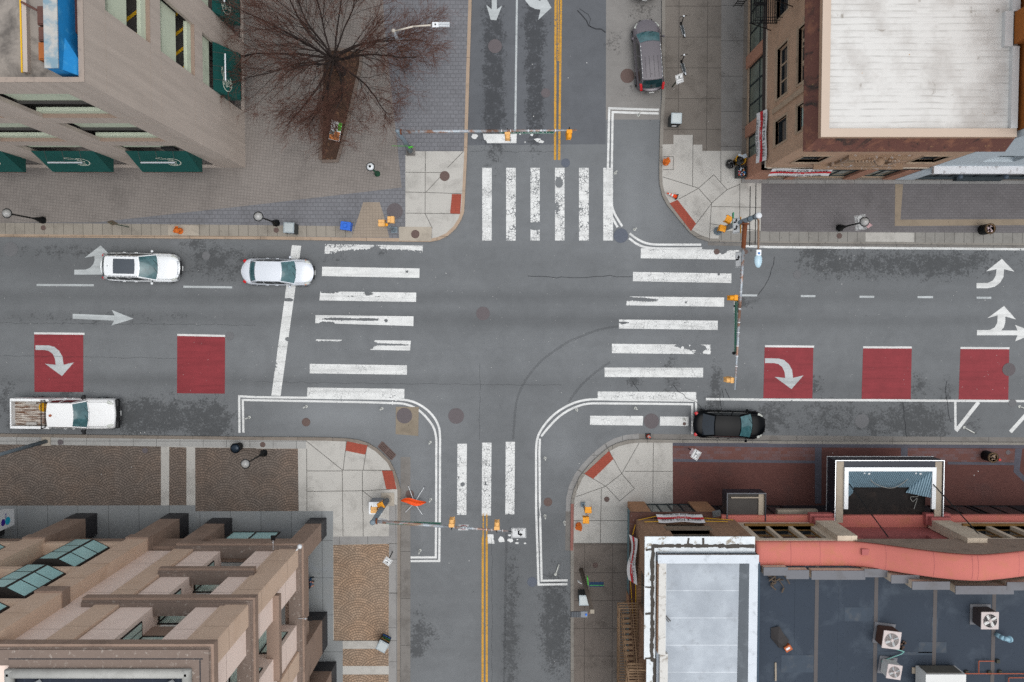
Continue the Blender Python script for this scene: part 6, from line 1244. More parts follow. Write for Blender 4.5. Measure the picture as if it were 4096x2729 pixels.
# scooters
def scooter(label,foot,head,bars):
    a=P(*S(2,0,*foot),.15); b=P(*S(2,0,*head),.3); d=(b-a); rz=math.atan2(d.y,d.x); L=1.0
    o=thing('electric_scooter',label,'scooter',(a.x,a.y,.135),rz,'electric scooters standing on the pavement')
    MB().box(-.05,-.085,.1,.62,.085,.16).build('deck',BLACKM,o,bevel=.02); MB().box(0,-.06,.16,.58,.06,.165).build('deck_pad',M('deck_pad','#3c4244',.9),o)
    for s_ in (1,-1): MB().box(-.05,s_*.088,.12,.62,s_*.098,.165).build('deck_rail',ALU,o)
    MB().tube((.66,0,.12),(.86,0,1.12),.032).build('steering_column',BLACKM,o)
    MB().tube((.85,-.24,1.1),(.87,.24,1.12),.02).ball((.85,-.22,1.1),.028,8,5).ball((.87,.22,1.12),.028,8,5).build('handlebar',BLACKM,o); MB().obox((.86,0,1.14),(.09,.1,.04)).build('display',ALU,o)
    for x in (-.12,.74):
        w=MB().tube((x,-.03,.11),(x,.03,.11),.11,n=18).build('wheel',TYRE_M,o,True)
    MB().obox((-.12,0,.23),(.2,.08,.02),ry=.1).build('mudguard',ALU,o); return o
scooter('upper scooter with its handlebar turned, beside the taupe car',(1575,320),(1548,195),0)
scooter('lower scooter next to the tilted parking sign',(1582,668),(1552,545),0)
# ---------------- street furniture ----------------
POLE=M('pole_blue_grey','#74828b',.6,.2,var=.12,scale=3,dirt='#7d5a44',dk=.45,dscale=1.6,dth=(.54,.7)); POLEW=M('mast_grey','#a3abb1',.45,.4,var=.1,scale=4,dirt='#8b5a35',dk=.8,dscale=1.1,dth=(.46,.56)); RSTM=M('mast_rust','#6e3e24',.85,var=.25,scale=5); SIGY=M('signal_yellow','#dd9312',.55,var=.06); SIGT=M('signal_faded_yellow','#d9a765',.6,var=.06)
SGRN=M('street_sign_green','#1f6f58',.5,var=.06); SWH=M('sign_white','#e6e8e7',.5,var=.04); IRONB=M('lamp_iron','#141719',.5,.4,var=.15); LENS=NG('signal_lens',.3).out(lin('#2c1210'))
gl=NG('lamp_globe',.12,0,.6); gl.b.inputs['Alpha'].default_value=.75; GLOBE=gl.out(gl.mix(gl.noise(6,3),lin('#8f9090'),lin('#c4c4c0')))
def head3(par,loc,rz,m,tilt=0,n=3):        # three-lens traffic signal head; lenses face local +y
    h=MB(); h.obox((0,0,0),(.34,.24,1.05)); o=h.build('signal_head',m,par,bevel=.03); o.location=loc; o.rotation_euler=(tilt,0,rz)
    g=MB()
    for k in (-.34,0,.34):
        for t in range(8):
            a=math.pi*t/7; b=math.pi*(t+1)/7
            if t<7: g.add([(.15*math.cos(a),.12,k+.15*math.sin(a)),(.15*math.cos(b),.12,k+.15*math.sin(b)),(.15*math.cos(b),.34,k+.15*math.sin(b)-.03),(.15*math.cos(a),.34,k+.15*math.sin(a)-.03)],[(0,1,2,3)])
        for t in range(7):
            a=math.pi*t/7; b=math.pi*(t+1)/7
            g.add([(.135*math.cos(a),.12,k+.135*math.sin(a)),(.135*math.cos(b),.12,k+.135*math.sin(b)),(.135*math.cos(b),.34,k+.135*math.sin(b)-.03),(.135*math.cos(a),.34,k+.135*math.sin(a)-.03)],[(3,2,1,0)])
    g.build('visor',m,o); g=MB()
    for k in (-.34,0,.34): g.tube((0,.12,k),(0,.125,k),.13,n=14)
    g.build('lens',LENS,o); MB().tube((0,-.12,.3),(0,-.24,.45),.025).tube((0,-.24,-.5),(0,-.24,.55),.03).build('bracket',BLACKM,o); return o
def pedhead(par,loc,rz,m):
    o=MB().obox((0,0,0),(.44,.24,.44)).build('pedestrian_signal',m,par,bevel=.03); o.location=loc; o.rotation_euler=(0,0,rz)
    g=MB(); g.box(-.22,.12,-.2,-.2,.3,.22); g.box(.2,.12,-.2,.22,.3,.22); g.box(-.22,.12,.2,.22,.3,.22); g.build('visor',m,o); MB().box(-.19,.121,-.19,.19,.128,.19).build('face',BLACKM,o); return o
def at(px,z): 
    p=P(px[0],px[1],z); return (p.x,p.y,z)
def rel(o,p): return tuple(Vector(p)-Vector(o.location))
def arrow_up(par,c,s,rot,m,turn=0):
    g=MB(); pts=[(-.12,-.5),(.12,-.5),(.12,.1),(.35,.1),(0,.55),(-.35,.1),(-.12,.1)] if not turn else [(-.1,-.5),(.12,-.5),(.12,-.1),(.1,.08),(-.02,.2),(-.2,.22),(-.2,.42),(-.55,.12),(-.2,-.18),(-.2,.02),(-.13,.0),(-.1,-.1)]
    g.add([(x*s,y*s,.004) for x,y in pts],[tuple(range(len(pts)))]); a=g.build('arrow',m,par); a.location=c; a.rotation_euler=rot; return a
# north-west mast arm
b=Q(1,0,1422,1392,.13); o=thing('traffic_signal','long signal mast arm reaching over the top road with a green street name sign','traffic signal',(b.x,b.y,.13)); zt_=6.3
MB().tube((0,0,0),(0,0,zt_),.17,.12,n=16).build('pole',POLE,o,True); MB().box(-.3,-.3,0,.3,.3,.06).lathe((0,0,.05),[(.26,0),(.2,.2)],12).build('base_plate',GUT,o); MB().ball((0,0,zt_),.14,12,6,(1,1,.5)).build('cap',POLE,o,True)
A=Vector(rel(o,at(S(1,0,1330,1203),6.0))); A=Vector((0,0,6.0)); Bm=Vector(rel(o,at(S(2,0,597,1197),6.35)))
Am=Vector((0,0,5.95)); MB().tube(Am,Am.lerp(Bm,.5),.11,.085,n=14).tube(Am.lerp(Bm,.5),Bm,.085,.05,n=14).build('mast_arm',POLEW,o,True)
MB().lathe(Am+Vector((.16,0,0)),[(.17,-.04),(.17,.04)],14,Matrix.Rotation(math.pi/2,3,'Y')).build('flange',RSTM,o)
g=MB()
for t in (.58,.63,.73,.8,.88): p=Am.lerp(Bm,t); g.lathe(p,[(.085,-.02),(.085,.02)],12,Matrix.Rotation(math.pi/2,3,'Y'))
g.build('clamp_band',WHITE,o)
def sgn_plate(par,c,w,h,rot,m,name='sign_plate',border=None):
    s_=MB().box(-w/2,-h/2,-.008,w/2,h/2,.008).build(name,m,par); s_.location=c; s_.rotation_euler=rot
    if border:
        g=MB(); t=.02; e=.03
        for x0,y0,x1,y1 in ((-w/2+e,-h/2+e,w/2-e,-h/2+e+t),(-w/2+e,h/2-e-t,w/2-e,h/2-e),(-w/2+e,-h/2+e+t,-w/2+e+t,h/2-e-t),(w/2-e-t,-h/2+e+t,w/2-e,h/2-e-t)): g.box(x0,y0,.009,x1,y1,.012)
        g.build('border',border,s_)
    return s_
c=Vector(rel(o,at(S(2,0,140,1212),5.85))); sp=sgn_plate(o,c,3.35,.55,(math.radians(80),0,0),SGRN,'street_name_sign',SWH); text('lettering','BALTIMORE ST.',.40,SWH,sp,(0,0,.012),(0,0,0),1.0)
head3(o,rel(o,at(S(1,0,2310,1235),5.75)),math.pi,SIGT); head3(o,rel(o,at(S(2,0,522,1225),5.9)),math.pi,SIGY)
g=MB(); g.pipe([(-.9,-.15,2.6),(0,-.17,2.6),(.35,-.2,2.6)],.012); g.obox((.32,-.25,2.6),(.3,.05,.3),rz=.3); g.build('crossing_sign',M('lime_sign','#3fae1f',.6),o)
# north-west street light
b=Q(1,0,1402,612,.13); o=thing('street_light','tall grey street light with a flat white lamp beside the bare tree','street light',(b.x,b.y,.13)); t=Vector(rel(o,at(S(1,0,1290,258),7.0))); h=6.9
MB().tube((0,0,0),(0,0,h),.15,.10,n=14).build('pole',POLEW,o,True); MB().lathe((0,0,0),[(.25,0),(.22,.3),(.16,.5)],12).build('base',POLE,o)
MB().ball((0,0,h),.13,12,6).build('cap',M('cap_pale','#b9b3a8',.6),o,True); e=Vector(rel(o,at(S(1,0,1605,232),7.5))); MB().pipe([(.0,0,h-.1),tuple(Vector((0,0,h-.1)).lerp(e,.55)+Vector((0,0,.25))),tuple(e)],.05,8).build('arm',M('arm_cream','#c0b8ab',.6),o,True)
d_=e+Vector((.42,.02,0)); lh=MB().obox((d_.x-.15,d_.y,d_.z),(.38,.30,.1)).build('lamp_head',WHITE,o,bevel=.02); MB().obox((d_.x+.36,d_.y+.01,d_.z),(.62,.28,.06)).build('heat_sink',WHITE,lh)
g=MB(); 
for k in (-.09,0.0,.09): g.obox((d_.x+.36,d_.y+k,d_.z+.035),(.6,.035,.03))
g.build('fin',M('fin_grey','#8d9499',.5),lh); MB().lathe((d_.x-.15,d_.y,d_.z+.05),[(.05,0),(.045,.06)],10).build('photocell',IRONB,lh)
# north-east mast with street light
b=Q(2,1,1890,555,.13); o=thing('traffic_signal','tall corner signal pole with a street light, rusty mast arm and three yellow signals','traffic signal',(b.x,b.y,.13)); T=9.0
MB().tube((0,0,0),(0,0,T),.19,.13,n=16).build('pole',POLE,o,True); MB().lathe((0,0,0),[(.3,0),(.28,.12),(.2,.3)],14).build('base',POLE,o); MB().ball((0,0,T),.19,12,6,(1,1,.6)).build('cap',M('cap_white','#c5c9cc',.5),o,True)
A=Vector((0,0,6.35)); B_=Vector(rel(o,at(S(2,2,2046,445),6.55))); mid=A.lerp(B_,.16)
MB().tube(A,mid,.15,.13,n=14).build('rusty_sleeve',RSTM,o,True); MB().tube(mid,A.lerp(B_,.5),.10,.085,n=14).tube(A.lerp(B_,.5),B_,.085,.055,n=14).build('mast_arm',POLEW,o,True)
MB().lathe(A+Vector((0,-.2,0)),[(.24,-.04),(.24,.04)],14,Matrix.Rotation(math.pi/2,3,'X')).build('flange',RSTM,o)
g=MB(); 
for t in (.30,.42,.52,.6,.66,.74,.8,.86): g.lathe(A.lerp(B_,t),[(.09,-.02),(.09,.02)],12,Matrix.Rotation(math.pi/2,3,'X'))
g.build('clamp_band',WHITE,o)
e=Vector(rel(o,at(S(2,1,2262,740),9.2))); MB().pipe([(0,-.05,T-.25),(0,-.3,T-.05),tuple(e)],.06,8).build('lamp_arm',M('arm_brown','#7d6553',.7,var=.2,dirt='#a58f7d'),o,True)
lh=MB().ball((e.x,e.y-.5,e.z),.28,16,10,(.8,1,.45)); lh.v=[(e.x+(a-e.x)*(.75 if b_>e.y-.4 else 1.0),e.y-.5+(b_-(e.y-.5))*2.0,c) for a,b_,c in lh.v]; lho=lh.build('lamp_head',M('lamp_glass_pale','#a9c3cf',.2,var=.08),o,True); MB().obox((e.x,e.y-.08,e.z+.05),(.3,.34,.16)).build('housing',WHITE,lho,bevel=.04); MB().lathe((e.x,e.y-.12,e.z+.13),[(.07,0),(.06,.05)],12).build('photocell',M('blue_cell','#2f6fb0',.5),lho)
for z,x in ((7.3,.0),(8.4,.0)):
    g=MB(); g.tube((0,-1.6,z),(0,1.9,z),.028,n=6); g.lathe((0,0,z),[(.17,-.03),(.17,.03)],10); g.build('banner_arm',BLACKM,o)
for px,m_ in ((S(2,1,2038,1168),SIGY),(S(2,2,2005,352),SIGT)): head3(o,rel(o,at(px,5.95)),math.pi/2,m_)
pedhead(o,rel(o,at(S(2,1,1932,520),2.75)),math.radians(-15)+math.pi,SIGY); pedhead(o,rel(o,at(S(2,1,1995,455),3.2)),math.radians(62),SIGY)
MB().tube(rel(o,at(S(2,1,1950,512),2.8)),(0,0,2.8),.03).tube(rel(o,at(S(2,1,2000,490),3.2)),(0,0,3.2),.03).build('signal_bracket',SIGY,o)
sp=sgn_plate(o,rel(o,at(S(2,1,2062,505),5.3)),.95,.75,(math.radians(68),0,-math.pi/2),SWH,'lane_control_sign',INK); arrow_up(sp,(-.22,-.05,.012),.42,(0,0,0),INK,1); arrow_up(sp,(.2,-.02,.012),.45,(0,0,0),INK,1); text('lettering','ONLY',.13,INK,sp,(0,.27,.012)); MB().box(-.5,.375,-.03,.5,.42,.03).build('sign_rail',M('sign_rail','#a8782a',.6),sp)
for k,(px,w) in enumerate(((S(2,1,2085,815),.95),(S(2,1,2065,1245),.75))):
    sp=sgn_plate(o,rel(o,at(px,6.0)),w,.75,(math.radians(72),0,-math.pi/2),SWH,'lane_control_sign',INK); arrow_up(sp,(0,-.08,.012),.48,(0,0,0),INK,1-k); text('lettering','ONLY',.14,INK,sp,(0,.27,.012))
c=Vector(rel(o,at(S(2,1,2055,1440),6.0))); sp=sgn_plate(o,c,3.2,.5,(math.radians(86),0,-math.pi/2),SGRN,'street_name_sign',SWH); text('lettering','HANOVER ST.',.34,SWH,sp,(0,0,.012)) if False else None
MB().ball(rel(o,at(S(2,2,2037,108),6.0)),.17,12,8,(.6,1,1.2)).build('camera',BLACKM,o,True)
g=MB(); g.obox(rel(o,at(S(2,1,2030,440),4.4)),(.05,.75,.3)); g.build('small_street_sign',M('sign_green_thin','#2f8a63',.5),o)
# south-west mast
b=Q(1,2,1210,1450,.13); o=thing('traffic_signal','signal mast arm over the lower road with an ONLY sign at its tip','traffic signal',(b.x,b.y,.13)); T=6.0
MB().tube((0,0,0),(0,0,T),.19,.15,n=16).build('pole',POLE,o,True); MB().box(-.45,-.45,0,.45,.45,.05).lathe((0,0,.05),[(.3,0),(.2,.3)],12).build('base_plate',CONC_B,o); MB().ball((0,0,T),.18,12,6,(1,1,.6)).build('cap',POLE,o,True)
A=Vector((0,0,5.7)); B_=Vector(rel(o,at(S(1,3,2315,180),6.1))); MB().tube(A,A.lerp(B_,.52),.11,.09,n=14).tube(A.lerp(B_,.52),B_,.085,.05,n=14).build('mast_arm',POLEW,o,True); MB().lathe(A+Vector((.2,0,0)),[(.19,-.04),(.19,.04)],14,Matrix.Rotation(math.pi/2,3,'Y')).build('flange',RSTM,o)
g=MB()
for t in (.12,.2,.28,.37,.45,.6,.67,.69,.74,.77,.84,.88,.92,.96): g.lathe(A.lerp(B_,t),[(.09,-.015),(.09,.015)],12,Matrix.Rotation(math.pi/2,3,'Y'))
g.build('clamp_band',WHITE,o)
head3(o,rel(o,at(S(1,3,1800,110),5.85)),0,SIGT); head3(o,rel(o,at(S(1,3,2213,135),5.95)),0,SIGT)
c=Vector(rel(o,at(S(1,3,1450,108),5.75))); sp=sgn_plate(o,c,3.4,.55,(math.radians(84),0,math.pi-.035),SGRN,'street_name_sign',SWH); text('lettering','SHARP ST.',.36,SWH,sp,(0,0,.012)) if False else None
sp=sgn_plate(o,rel(o,at(S(1,3,1905,147),5.9)),.62,.55,(math.radians(70),0,math.pi),SWH,'no_turn_sign'); REDM=M('sign_red','#a3202a',.5); g=MB(); g.ribbon([(.21*math.cos(t*math.pi/10),.21*math.sin(t*math.pi/10),.01) for t in range(21)],.05); g.ribbon([(-.15,.15,.013),(.15,-.15,.013)],.04); g.build('ring',REDM,sp); arrow_up(sp,(0,0,.008),.32,(0,0,0),INK,1)
sp=sgn_plate(o,rel(o,at(S(2,3,62,198),5.8)),.9,.7,(math.radians(50),0,math.pi),SWH,'lane_control_sign',INK); text('lettering','ONLY',.2,INK,sp,(0,-.22,.012),(0,0,0)).rotation_euler=(0,0,0); arrow_up(sp,(0,.08,.012),.46,(0,0,0),INK,1); MB().tube((B_.x,B_.y,B_.z),rel(o,at(S(2,3,5,190),5.9)),.02).build('sign_arm',BLACKM,o)
pedhead(o,rel(o,at(S(1,2,1140,1510),2.6)),math.radians(-62),SIGY); pedhead(o,rel(o,at(S(1,2,1088,1555),2.9)),0,SIGT)
MB().tube(rel(o,at(S(1,2,1160,1535),2.7)),(0,0,2.7),.035).tube(rel(o,at(S(1,2,1110,1560),2.9)),(0,0,2.9),.03).build('signal_bracket',SIGY,o)
MB().obox(rel(o,at(S(1,3,1165,80),5.2)),(.5,.1,.35),rz=-.2).build('junction_sign',SWH,o)
b=Q(1,2,1125,1475,.13); c=thing('control_cabinet','white topped grey control cabinet behind the lower left signal pole','cabinet',(b.x,b.y-.15,.13)); MB().box(-.42,-.35,0,.42,.45,1.25).build('housing',M('cabinet_grey','#7b8086',.6,var=.05),c,bevel=.02); MB().box(-.44,-.37,1.25,.44,.47,1.32).build('lid',WHITE,c,bevel=.02)
# small pedestrian signal posts
b=Q(1,1,1270,545,.13); o=thing('signal_post','short pedestrian signal post with two pale yellow heads on the left corner','signal post',(b.x,b.y,.13)); 
MB().lathe((0,0,0),[(.16,0),(.14,.3),(.09,.6)],12).box(-.2,-.2,0,.2,.2,.05).build('base',POLE,o); MB().tube((0,0,.3),(0,0,3.3),.07,.06,n=12).build('pole',POLE,o,True); MB().ball((0,0,3.34),.11,12,6).build('cap',SIGY,o,True)
pedhead(o,rel(o,at(S(1,1,1157,497),2.9)),0,SIGT); pedhead(o,rel(o,at(S(1,1,1255,452),2.9)),math.pi/2,SIGT)
p=rel(o,at(S(1,1,1180,492),3.0)); q=rel(o,at(S(1,1,1240,462),3.0)); MB().tube((0,0,3.0),p,.025).tube((0,0,3.0),q,.025).tube(rel(o,at(S(1,1,1150,465),3.1)),rel(o,at(S(1,1,1225,448),3.1)),.022).build('bracket',RSTM,o)
b=Q(2,2,650,1492,.13); o=thing('signal_post','short pedestrian signal post with yellow heads near the lower right corner hydrant','signal post',(b.x,b.y,.13)); MB().box(-.14,-.14,0,.14,.14,.3).build('base',POLE,o); MB().tube((0,0,.1),(0,0,2.9),.06,n=12).build('pole',POLE,o,True)
pedhead(o,rel(o,at(S(2,2,698,1555),2.7)),0,SIGY); pedhead(o,rel(o,at(S(2,3,690,75),2.7)),math.pi/2,SIGY); MB().tube((0,0,2.75),rel(o,at(S(2,3,705,30),2.75)),.03).build('bracket',SIGY,o)
# south-east tall lamp pole
b=Q(2,3,635,535,.13); o=thing('street_light','brown street light pole leaning across the photo over brown slabs, with a dark ribbed lamp','street light',(b.x,b.y,.13)); TAUPE=M('pole_taupe','#5f564d',.7,var=.08); T=7.6
MB().tube((0,0,0),(0,0,T),.15,.11,n=14).build('pole',TAUPE,o,True); MB().box(-.12,-.12,T,.12,.12,T+.06).build('cap',M('cap_beige','#8d8577',.7),o)
e=Vector(rel(o,at(S(2,3,700,945),7.8))); MB().pipe([(0,0,T-.1),tuple(e)],.035,8).build('arm',POLEW,o); c=e+Vector((-.25,0,0)); lh=MB().obox((c.x,c.y,c.z),(.42,.36,.1)).build('lamp_head',M('head_grey','#6d7278',.5),o,bevel=.02); MB().obox((c.x-.45,c.y,c.z),(.7,.34,.07)).build('heat_sink',M('sink_dark','#2c3036',.5),lh); g=MB()
for k in range(6): g.obox((c.x-.2-k*.1,c.y,c.z+.045),(.03,.32,.05))
g.build('fin',M('fin_mid','#5b6167',.5),lh); MB().lathe((c.x+.12,c.y,c.z+.05),[(.07,0),(.05,.07)],12).build('photocell',M('cell_blue','#2a6ed0',.4),lh)
sp=MB().obox((.78,-.12,2.6),(.95,.03,.42),rx=-1.05).build('blue_sign',M('sign_navy','#18365a',.5,var=.2,scale=6),o); MB().obox((.78,-.105,2.83),(.95,.04,.03)).build('green_edge',M('edge_green','#2f8f35',.5),sp); MB().obox((.22,.08,2.4),(.06,.5,.4),rz=.1).build('green_sign',M('sign_lime','#37b32a',.5),o); MB().obox((-.3,-.1,2.2),(.3,.02,.35),rz=-.6).build('small_sign',SWH,o)
# west pole at the left edge
b=Q(0,2,425,918,.13); o=thing('street_light','pale blue pole leaning out of the lower left edge of the photo','street light',(b.x,b.y,.13)); MB().tube((0,0,0),(0,0,9),.14,.10,n=14).build('pole',POLE,o,True); MB().box(-.3,-.3,0,.3,.3,.05).build('base_plate',CONC_B,o)
MB().tube((0,0,8.8),(.1,1.6,9.2),.05).obox((.12,2.0,9.2),(.3,.7,.1)).build('arm',POLEW,o)
# globe lamps
def globe(label,c,r,foot,head,plate=True):
    b=Q(c,r,*foot,.13); o=thing('globe_lamp',label,'street lamp',(b.x,b.y,.13),0,'black post lamps with glass globes'); H_=3.75
    MB().lathe((0,0,0),[(.24,0),(.24,.12),(.17,.2),(.15,.55),(.11,.75),(.075,.95),(.055,1.2),(.05,3.2),(.07,3.25),(.06,3.4),(.13,3.55)],14).build('post',IRONB,o,True)
    MB().box(-.2,-.2,0,.2,.2,.1).build('foot',IRONB,o)
    MB().ball((0,0,3.84),.27,20,12).build('globe',GLOBE,o,True); g=MB(); g.pipe([(.29*math.cos(t*math.pi/12),.29*math.sin(t*math.pi/12),3.86) for t in range(25)],.028,6); g.build('globe_ring',IRONB,o,True)
    MB().tube((0,0,3.6),(0,0,3.85),.05).build('bulb',WHITE,o); return o
g1=globe('globe lamp leaning at the far left, on the paved plaza edge',0,1,(395,455),(45,385))
def globe2(label,c,r,foot):
    b=Q(c,r,*foot,.13); return dup(g1,(b.x,b.y,.13),0,label)
globe2('globe lamp between the grey bin and the bare plaza, upper pavement',1,1,(188,482))
ge=globe2('globe lamp carrying a white lane sign on the upper right pavement',3,1,(655,527)); globe2('globe lamp on the cobbles near the round black bin',1,2,(75,1025))
sp=sgn_plate(ge,(.40,.12,2.35),.95,.75,(math.radians(55),0,-math.pi/2+.12),SWH,'lane_sign',INK)
for w,y in (('LEFT LANE',.22),('MUST',.0),('TURN LEFT',-.22)): text('lettering',w,.17,INK,sp,(0,y,.013))
sp=sgn_plate(ge,(.62,-.05,2.9),.5,.35,(math.radians(50),0,-.75),M('sign_pinkish','#c9a5a6',.5),'small_notice')
b=Q(1,1,1115,30,.13); o=thing('globe_lamp','lone lamp on a green post with a white shade beside the tree planter','street lamp',(b.x,b.y,.13)); GRN=M('post_green','#1d4a35',.6); H_=2.6
MB().lathe((0,0,0),[(.2,0),(.2,.1),(.13,.2),(.10,.6),(.06,.8),(.05,H_)],12).build('post',GRN,o,True); MB().ball((0,0,H_+.1),.24,18,10,(1,1,.7)).build('shade',WHITE,o,True); MB().lathe((0,0,H_+.25),[(.09,0),(.07,.06)],12).build('cap',IRONB,o); MB().pipe([(.26*math.cos(t*math.pi/12),.26*math.sin(t*math.pi/12),H_+.08) for t in range(25)],.03,6).build('ring',IRONB,o,True)
# sign posts
def post(name,label,cat,c,r,foot,h,m,plates,rz=0):
    b=Q(c,r,*foot,.13); o=thing(name,label,cat,(b.x,b.y,.13),rz); MB().box(-.025,-.03,0,.025,.03,h).build('post',m,o)
    for (dx,dy,z,w,hh,rx,rzz,mm,txt,ts) in plates:
        sp=sgn_plate(o,(dx,dy,z),w,hh,(math.radians(rx),0,math.radians(rzz)),mm,'sign_plate',INK if mm is SWH else None)
        for t_,y in txt: text('lettering',t_,ts,INK if mm is SWH else SWH,sp,(0,y,.013))
    return o
RGR=M('notice_red_white','#c6b4b4',.5,var=.1,scale=8); GRS=M('sign_back_green','#4c5f52',.6,.2); GRB=M('sign_back_brown','#776c5d',.6)
post('parking_sign','tilted white parking sign on a green post beside the lower scooter','sign',2,0,(1472,800),2.3,M('post_dkgreen','#25372a',.6),[(.05,-.05,2.1,.5,.62,38,20,SWH,[('NO',.18),('STOPPING',.0),('7-9 AM',-.17)],.10)])
post('street_sign','green backed sign leaning by the plaza kerb, left of the orange hydrant','sign',0,1,(1182,518),2.4,GRS,[(0,.05,2.2,.45,.6,70,150,GRB,[],.1)])
post('parking_sign','white and black sign with a red notice on the brick paving','sign',2,2,(1622,982),2.3,BLACKM,[(.0,-.04,2.2,.62,.5,35,-120,SWH,[('TOW',.12),('AWAY',-.08)],.16),(-.05,.02,1.75,.4,.5,40,-120,RGR,[],.1)])
post('taxi_sign','white cab stand sign on the cobbles beside the lower road','sign',1,3,(1255,370),2.4,BLACKM,[(.0,.04,2.25,.5,.45,35,145,SWH,[('CAB',.09),('STAND',-.09)],.14)])
# hydrants
HYO=M('hydrant_orange','#c9661f',.6,var=.12,scale=6)
def hydrant(label,c,r,x,y,rz,first=None):
    b=Q(c,r,x,y,.13)
    if first: return dup(first,(b.x,b.y,.13),rz,label)
    o=thing('fire_hydrant',label,'fire hydrant',(b.x,b.y,.13),rz,'orange fire hydrants')
    MB().lathe((0,0,0),[(.17,0),(.17,.05),(.12,.07),(.11,.5),(.15,.52),(.15,.56),(.13,.6),(.09,.7),(.03,.74),(.03,.78)],14).build('barrel',HYO,o,True)
    for a in (0,math.pi*.5,math.pi): MB().tube((.08*math.cos(a),.08*math.sin(a),.42),(.21*math.cos(a),.21*math.sin(a),.42),.065 if a!=math.pi*.5 else .085,n=12).build('outlet',HYO,o)
    g=MB()
    for k in range(8): g.lathe((.15*math.cos(k*.785),.15*math.sin(k*.785),.56),[(.018,0),(.018,.02)],6)
    g.build('bolt',HYO,o); o.scale=(1.3,1.3,1.1); return o
h1=hydrant('orange hydrant on pale slabs at the upper left kerb',0,1,1655,555,.3); hydrant('orange hydrant on its own slab near the upper right kerb corner',2,0,1412,1495,1.2,h1); hydrant('orange hydrant beside the yellow pedestrian signal at the lower right',2,3,612,128,2.0,h1)
# bins, boxes
def bin_grey(label,c,r,x,y,rz,txt=None,first=None,art=False):
    b=Q(c,r,x,y,.13); 
    o=thing('street_bin',label,'litter bin',(b.x,b.y,.13),rz,'square street litter bins'); CB=M('bin_case','#3a3f40',.6,.2,var=.2,scale=4); 
    MB().box(-.34,-.34,0,.34,.34,1.15).build('case',CB,o,bevel=.03); MB().box(-.36,-.36,1.15,.36,.36,1.2).build('lid',M('bin_lid','#8d979b',.35,.4,var=.12,scale=5),o,bevel=.02); MB().box(-.28,-.28,1.2,.28,.28,1.215).build('solar_panel',M('bin_panel','#a5adae',.3,.2,var=.1),o)
    if art:
        sp=MB().box(-.32,.341,.1,.32,.35,1.1).build('painted_panel',M('panel_dark','#15202a',.6),o)
        for t_,z,cc in (('SKEEP',.25,'#3a76c9'),('BALT',.55,'#3f9f3c'),('MORE',.85,'#c99a1f')): text('lettering',t_,.24,M('ink_'+t_,cc,.6),sp,(0,.355,z),(math.pi/2,0,math.pi),1.0)
    else:
        MB().box(-.26,-.36,.75,.26,-.341,1.0).build('chute',BLACKM,o); MB().box(-.15,-.355,.3,.15,-.341,.6).build('notice',SWH,o)
    return o
bin_grey('grey litter bin between the globe lamp and the blue box',1,1,345,540,-.05); bin_grey('grey litter bin on the pavement below the taupe car',2,0,1478,1125,-.03)
bin_grey('litter bin with a colourful painted side, lower cobbled pavement',1,3,1185,1175,-.5,art=True); bin_grey('pale topped litter bin under the leaning brown pole',2,3,650,760,0)
b=Q(1,1,850,535,.13); o=thing('newspaper_box','blue newspaper box near the tan paved trapezoid','newspaper box',(b.x,b.y+.1,.13),-.12); NB=M('box_blue','#1c5fc0',.45,var=.08,scale=4)
MB().box(-.34,-.28,.35,.34,.28,1.05).build('case',NB,o,bevel=.03); MB().box(-.12,-.12,1.05,.12,.12,1.2).build('coin_box',NB,o,bevel=.02); MB().box(-.05,-.05,0,.05,.05,.35).box(-.2,-.18,0,.2,.18,.04).build('stand',BLACKM,o); MB().box(-.28,-.30,.45,.28,-.285,.9).build('window',DARKG,o); MB().tube((-.5,.25,.0),(-.2,-.1,.9),.012).build('tether',BLACKM,o)
b=Q(0,2,2205,960,.13); o=thing('street_bin','round black slatted bin by the cobbles and a globe lamp','litter bin',(b.x,b.y,.13)); g=MB()
for k in range(28): a=k*2*math.pi/28; g.tube((.24*math.cos(a),.24*math.sin(a),.05),(.32*math.cos(a),.32*math.sin(a),.95),.014,n=5)
g.pipe([(.33*math.cos(t*math.pi/12),.33*math.sin(t*math.pi/12),.95) for t in range(25)],.02,5); g.build('slats',BLACKM,o); MB().lathe((0,0,.05),[(.22,0),(.25,.8)],18).build('liner',BLACKM,o,True); MB().lathe((0,0,.95),[(.31,0),(.24,.1),(.16,.12)],20).build('rain_cover',M('bin_blue_black','#1f2c38',.2,.3),o,True)
# round planters / bins with litter
def planter(label,c,r,foot,litter):
    b=Q(c,r,*foot,.13); o=thing('round_bin',label,'litter bin',(b.x,b.y,.13),0,'round slatted bins full of rubbish'); g=MB()
    for k in range(30): a=k*2*math.pi/30; g.obox((.33*math.cos(a),.33*math.sin(a),.5),(.02,.05,.95),rz=a)
    g.build('slats',BLACKM,o); MB().lathe((0,0,.05),[(.31,0),(.31,.82)],20).build('liner',BLACKM,o,True); MB().lathe((0,0,.88),[(.36,0),(.36,.06),(.27,.06),(.27,0)],24).build('rim',M('rim_brown','#6b5439',.7,var=.1),o,True)
    g=MB(); random.seed(int(foot[0]))
    for k in range(14): g.ball((random.uniform(-.18,.18),random.uniform(-.18,.18),.86+random.uniform(0,.08)),random.uniform(.03,.07),6,4)
    tag(g.build('rubbish',M('rubbish_'+label[:4],litter,.7,var=.5,scale=12),o),kind='stuff'); return o
planter('round bin with pale rubbish on the upper right charcoal pavers',3,1,(1968,545),'#b9a7a8'); pl=planter('round bin with a red cup on its rim on the brick paving',3,2,(1995,1045),'#8f7a68')
MB().lathe((.36,-.12,.95),[(.06,0),(.08,.12)],10).build('red_cup',M('cup_red','#c2241c',.5),pl)
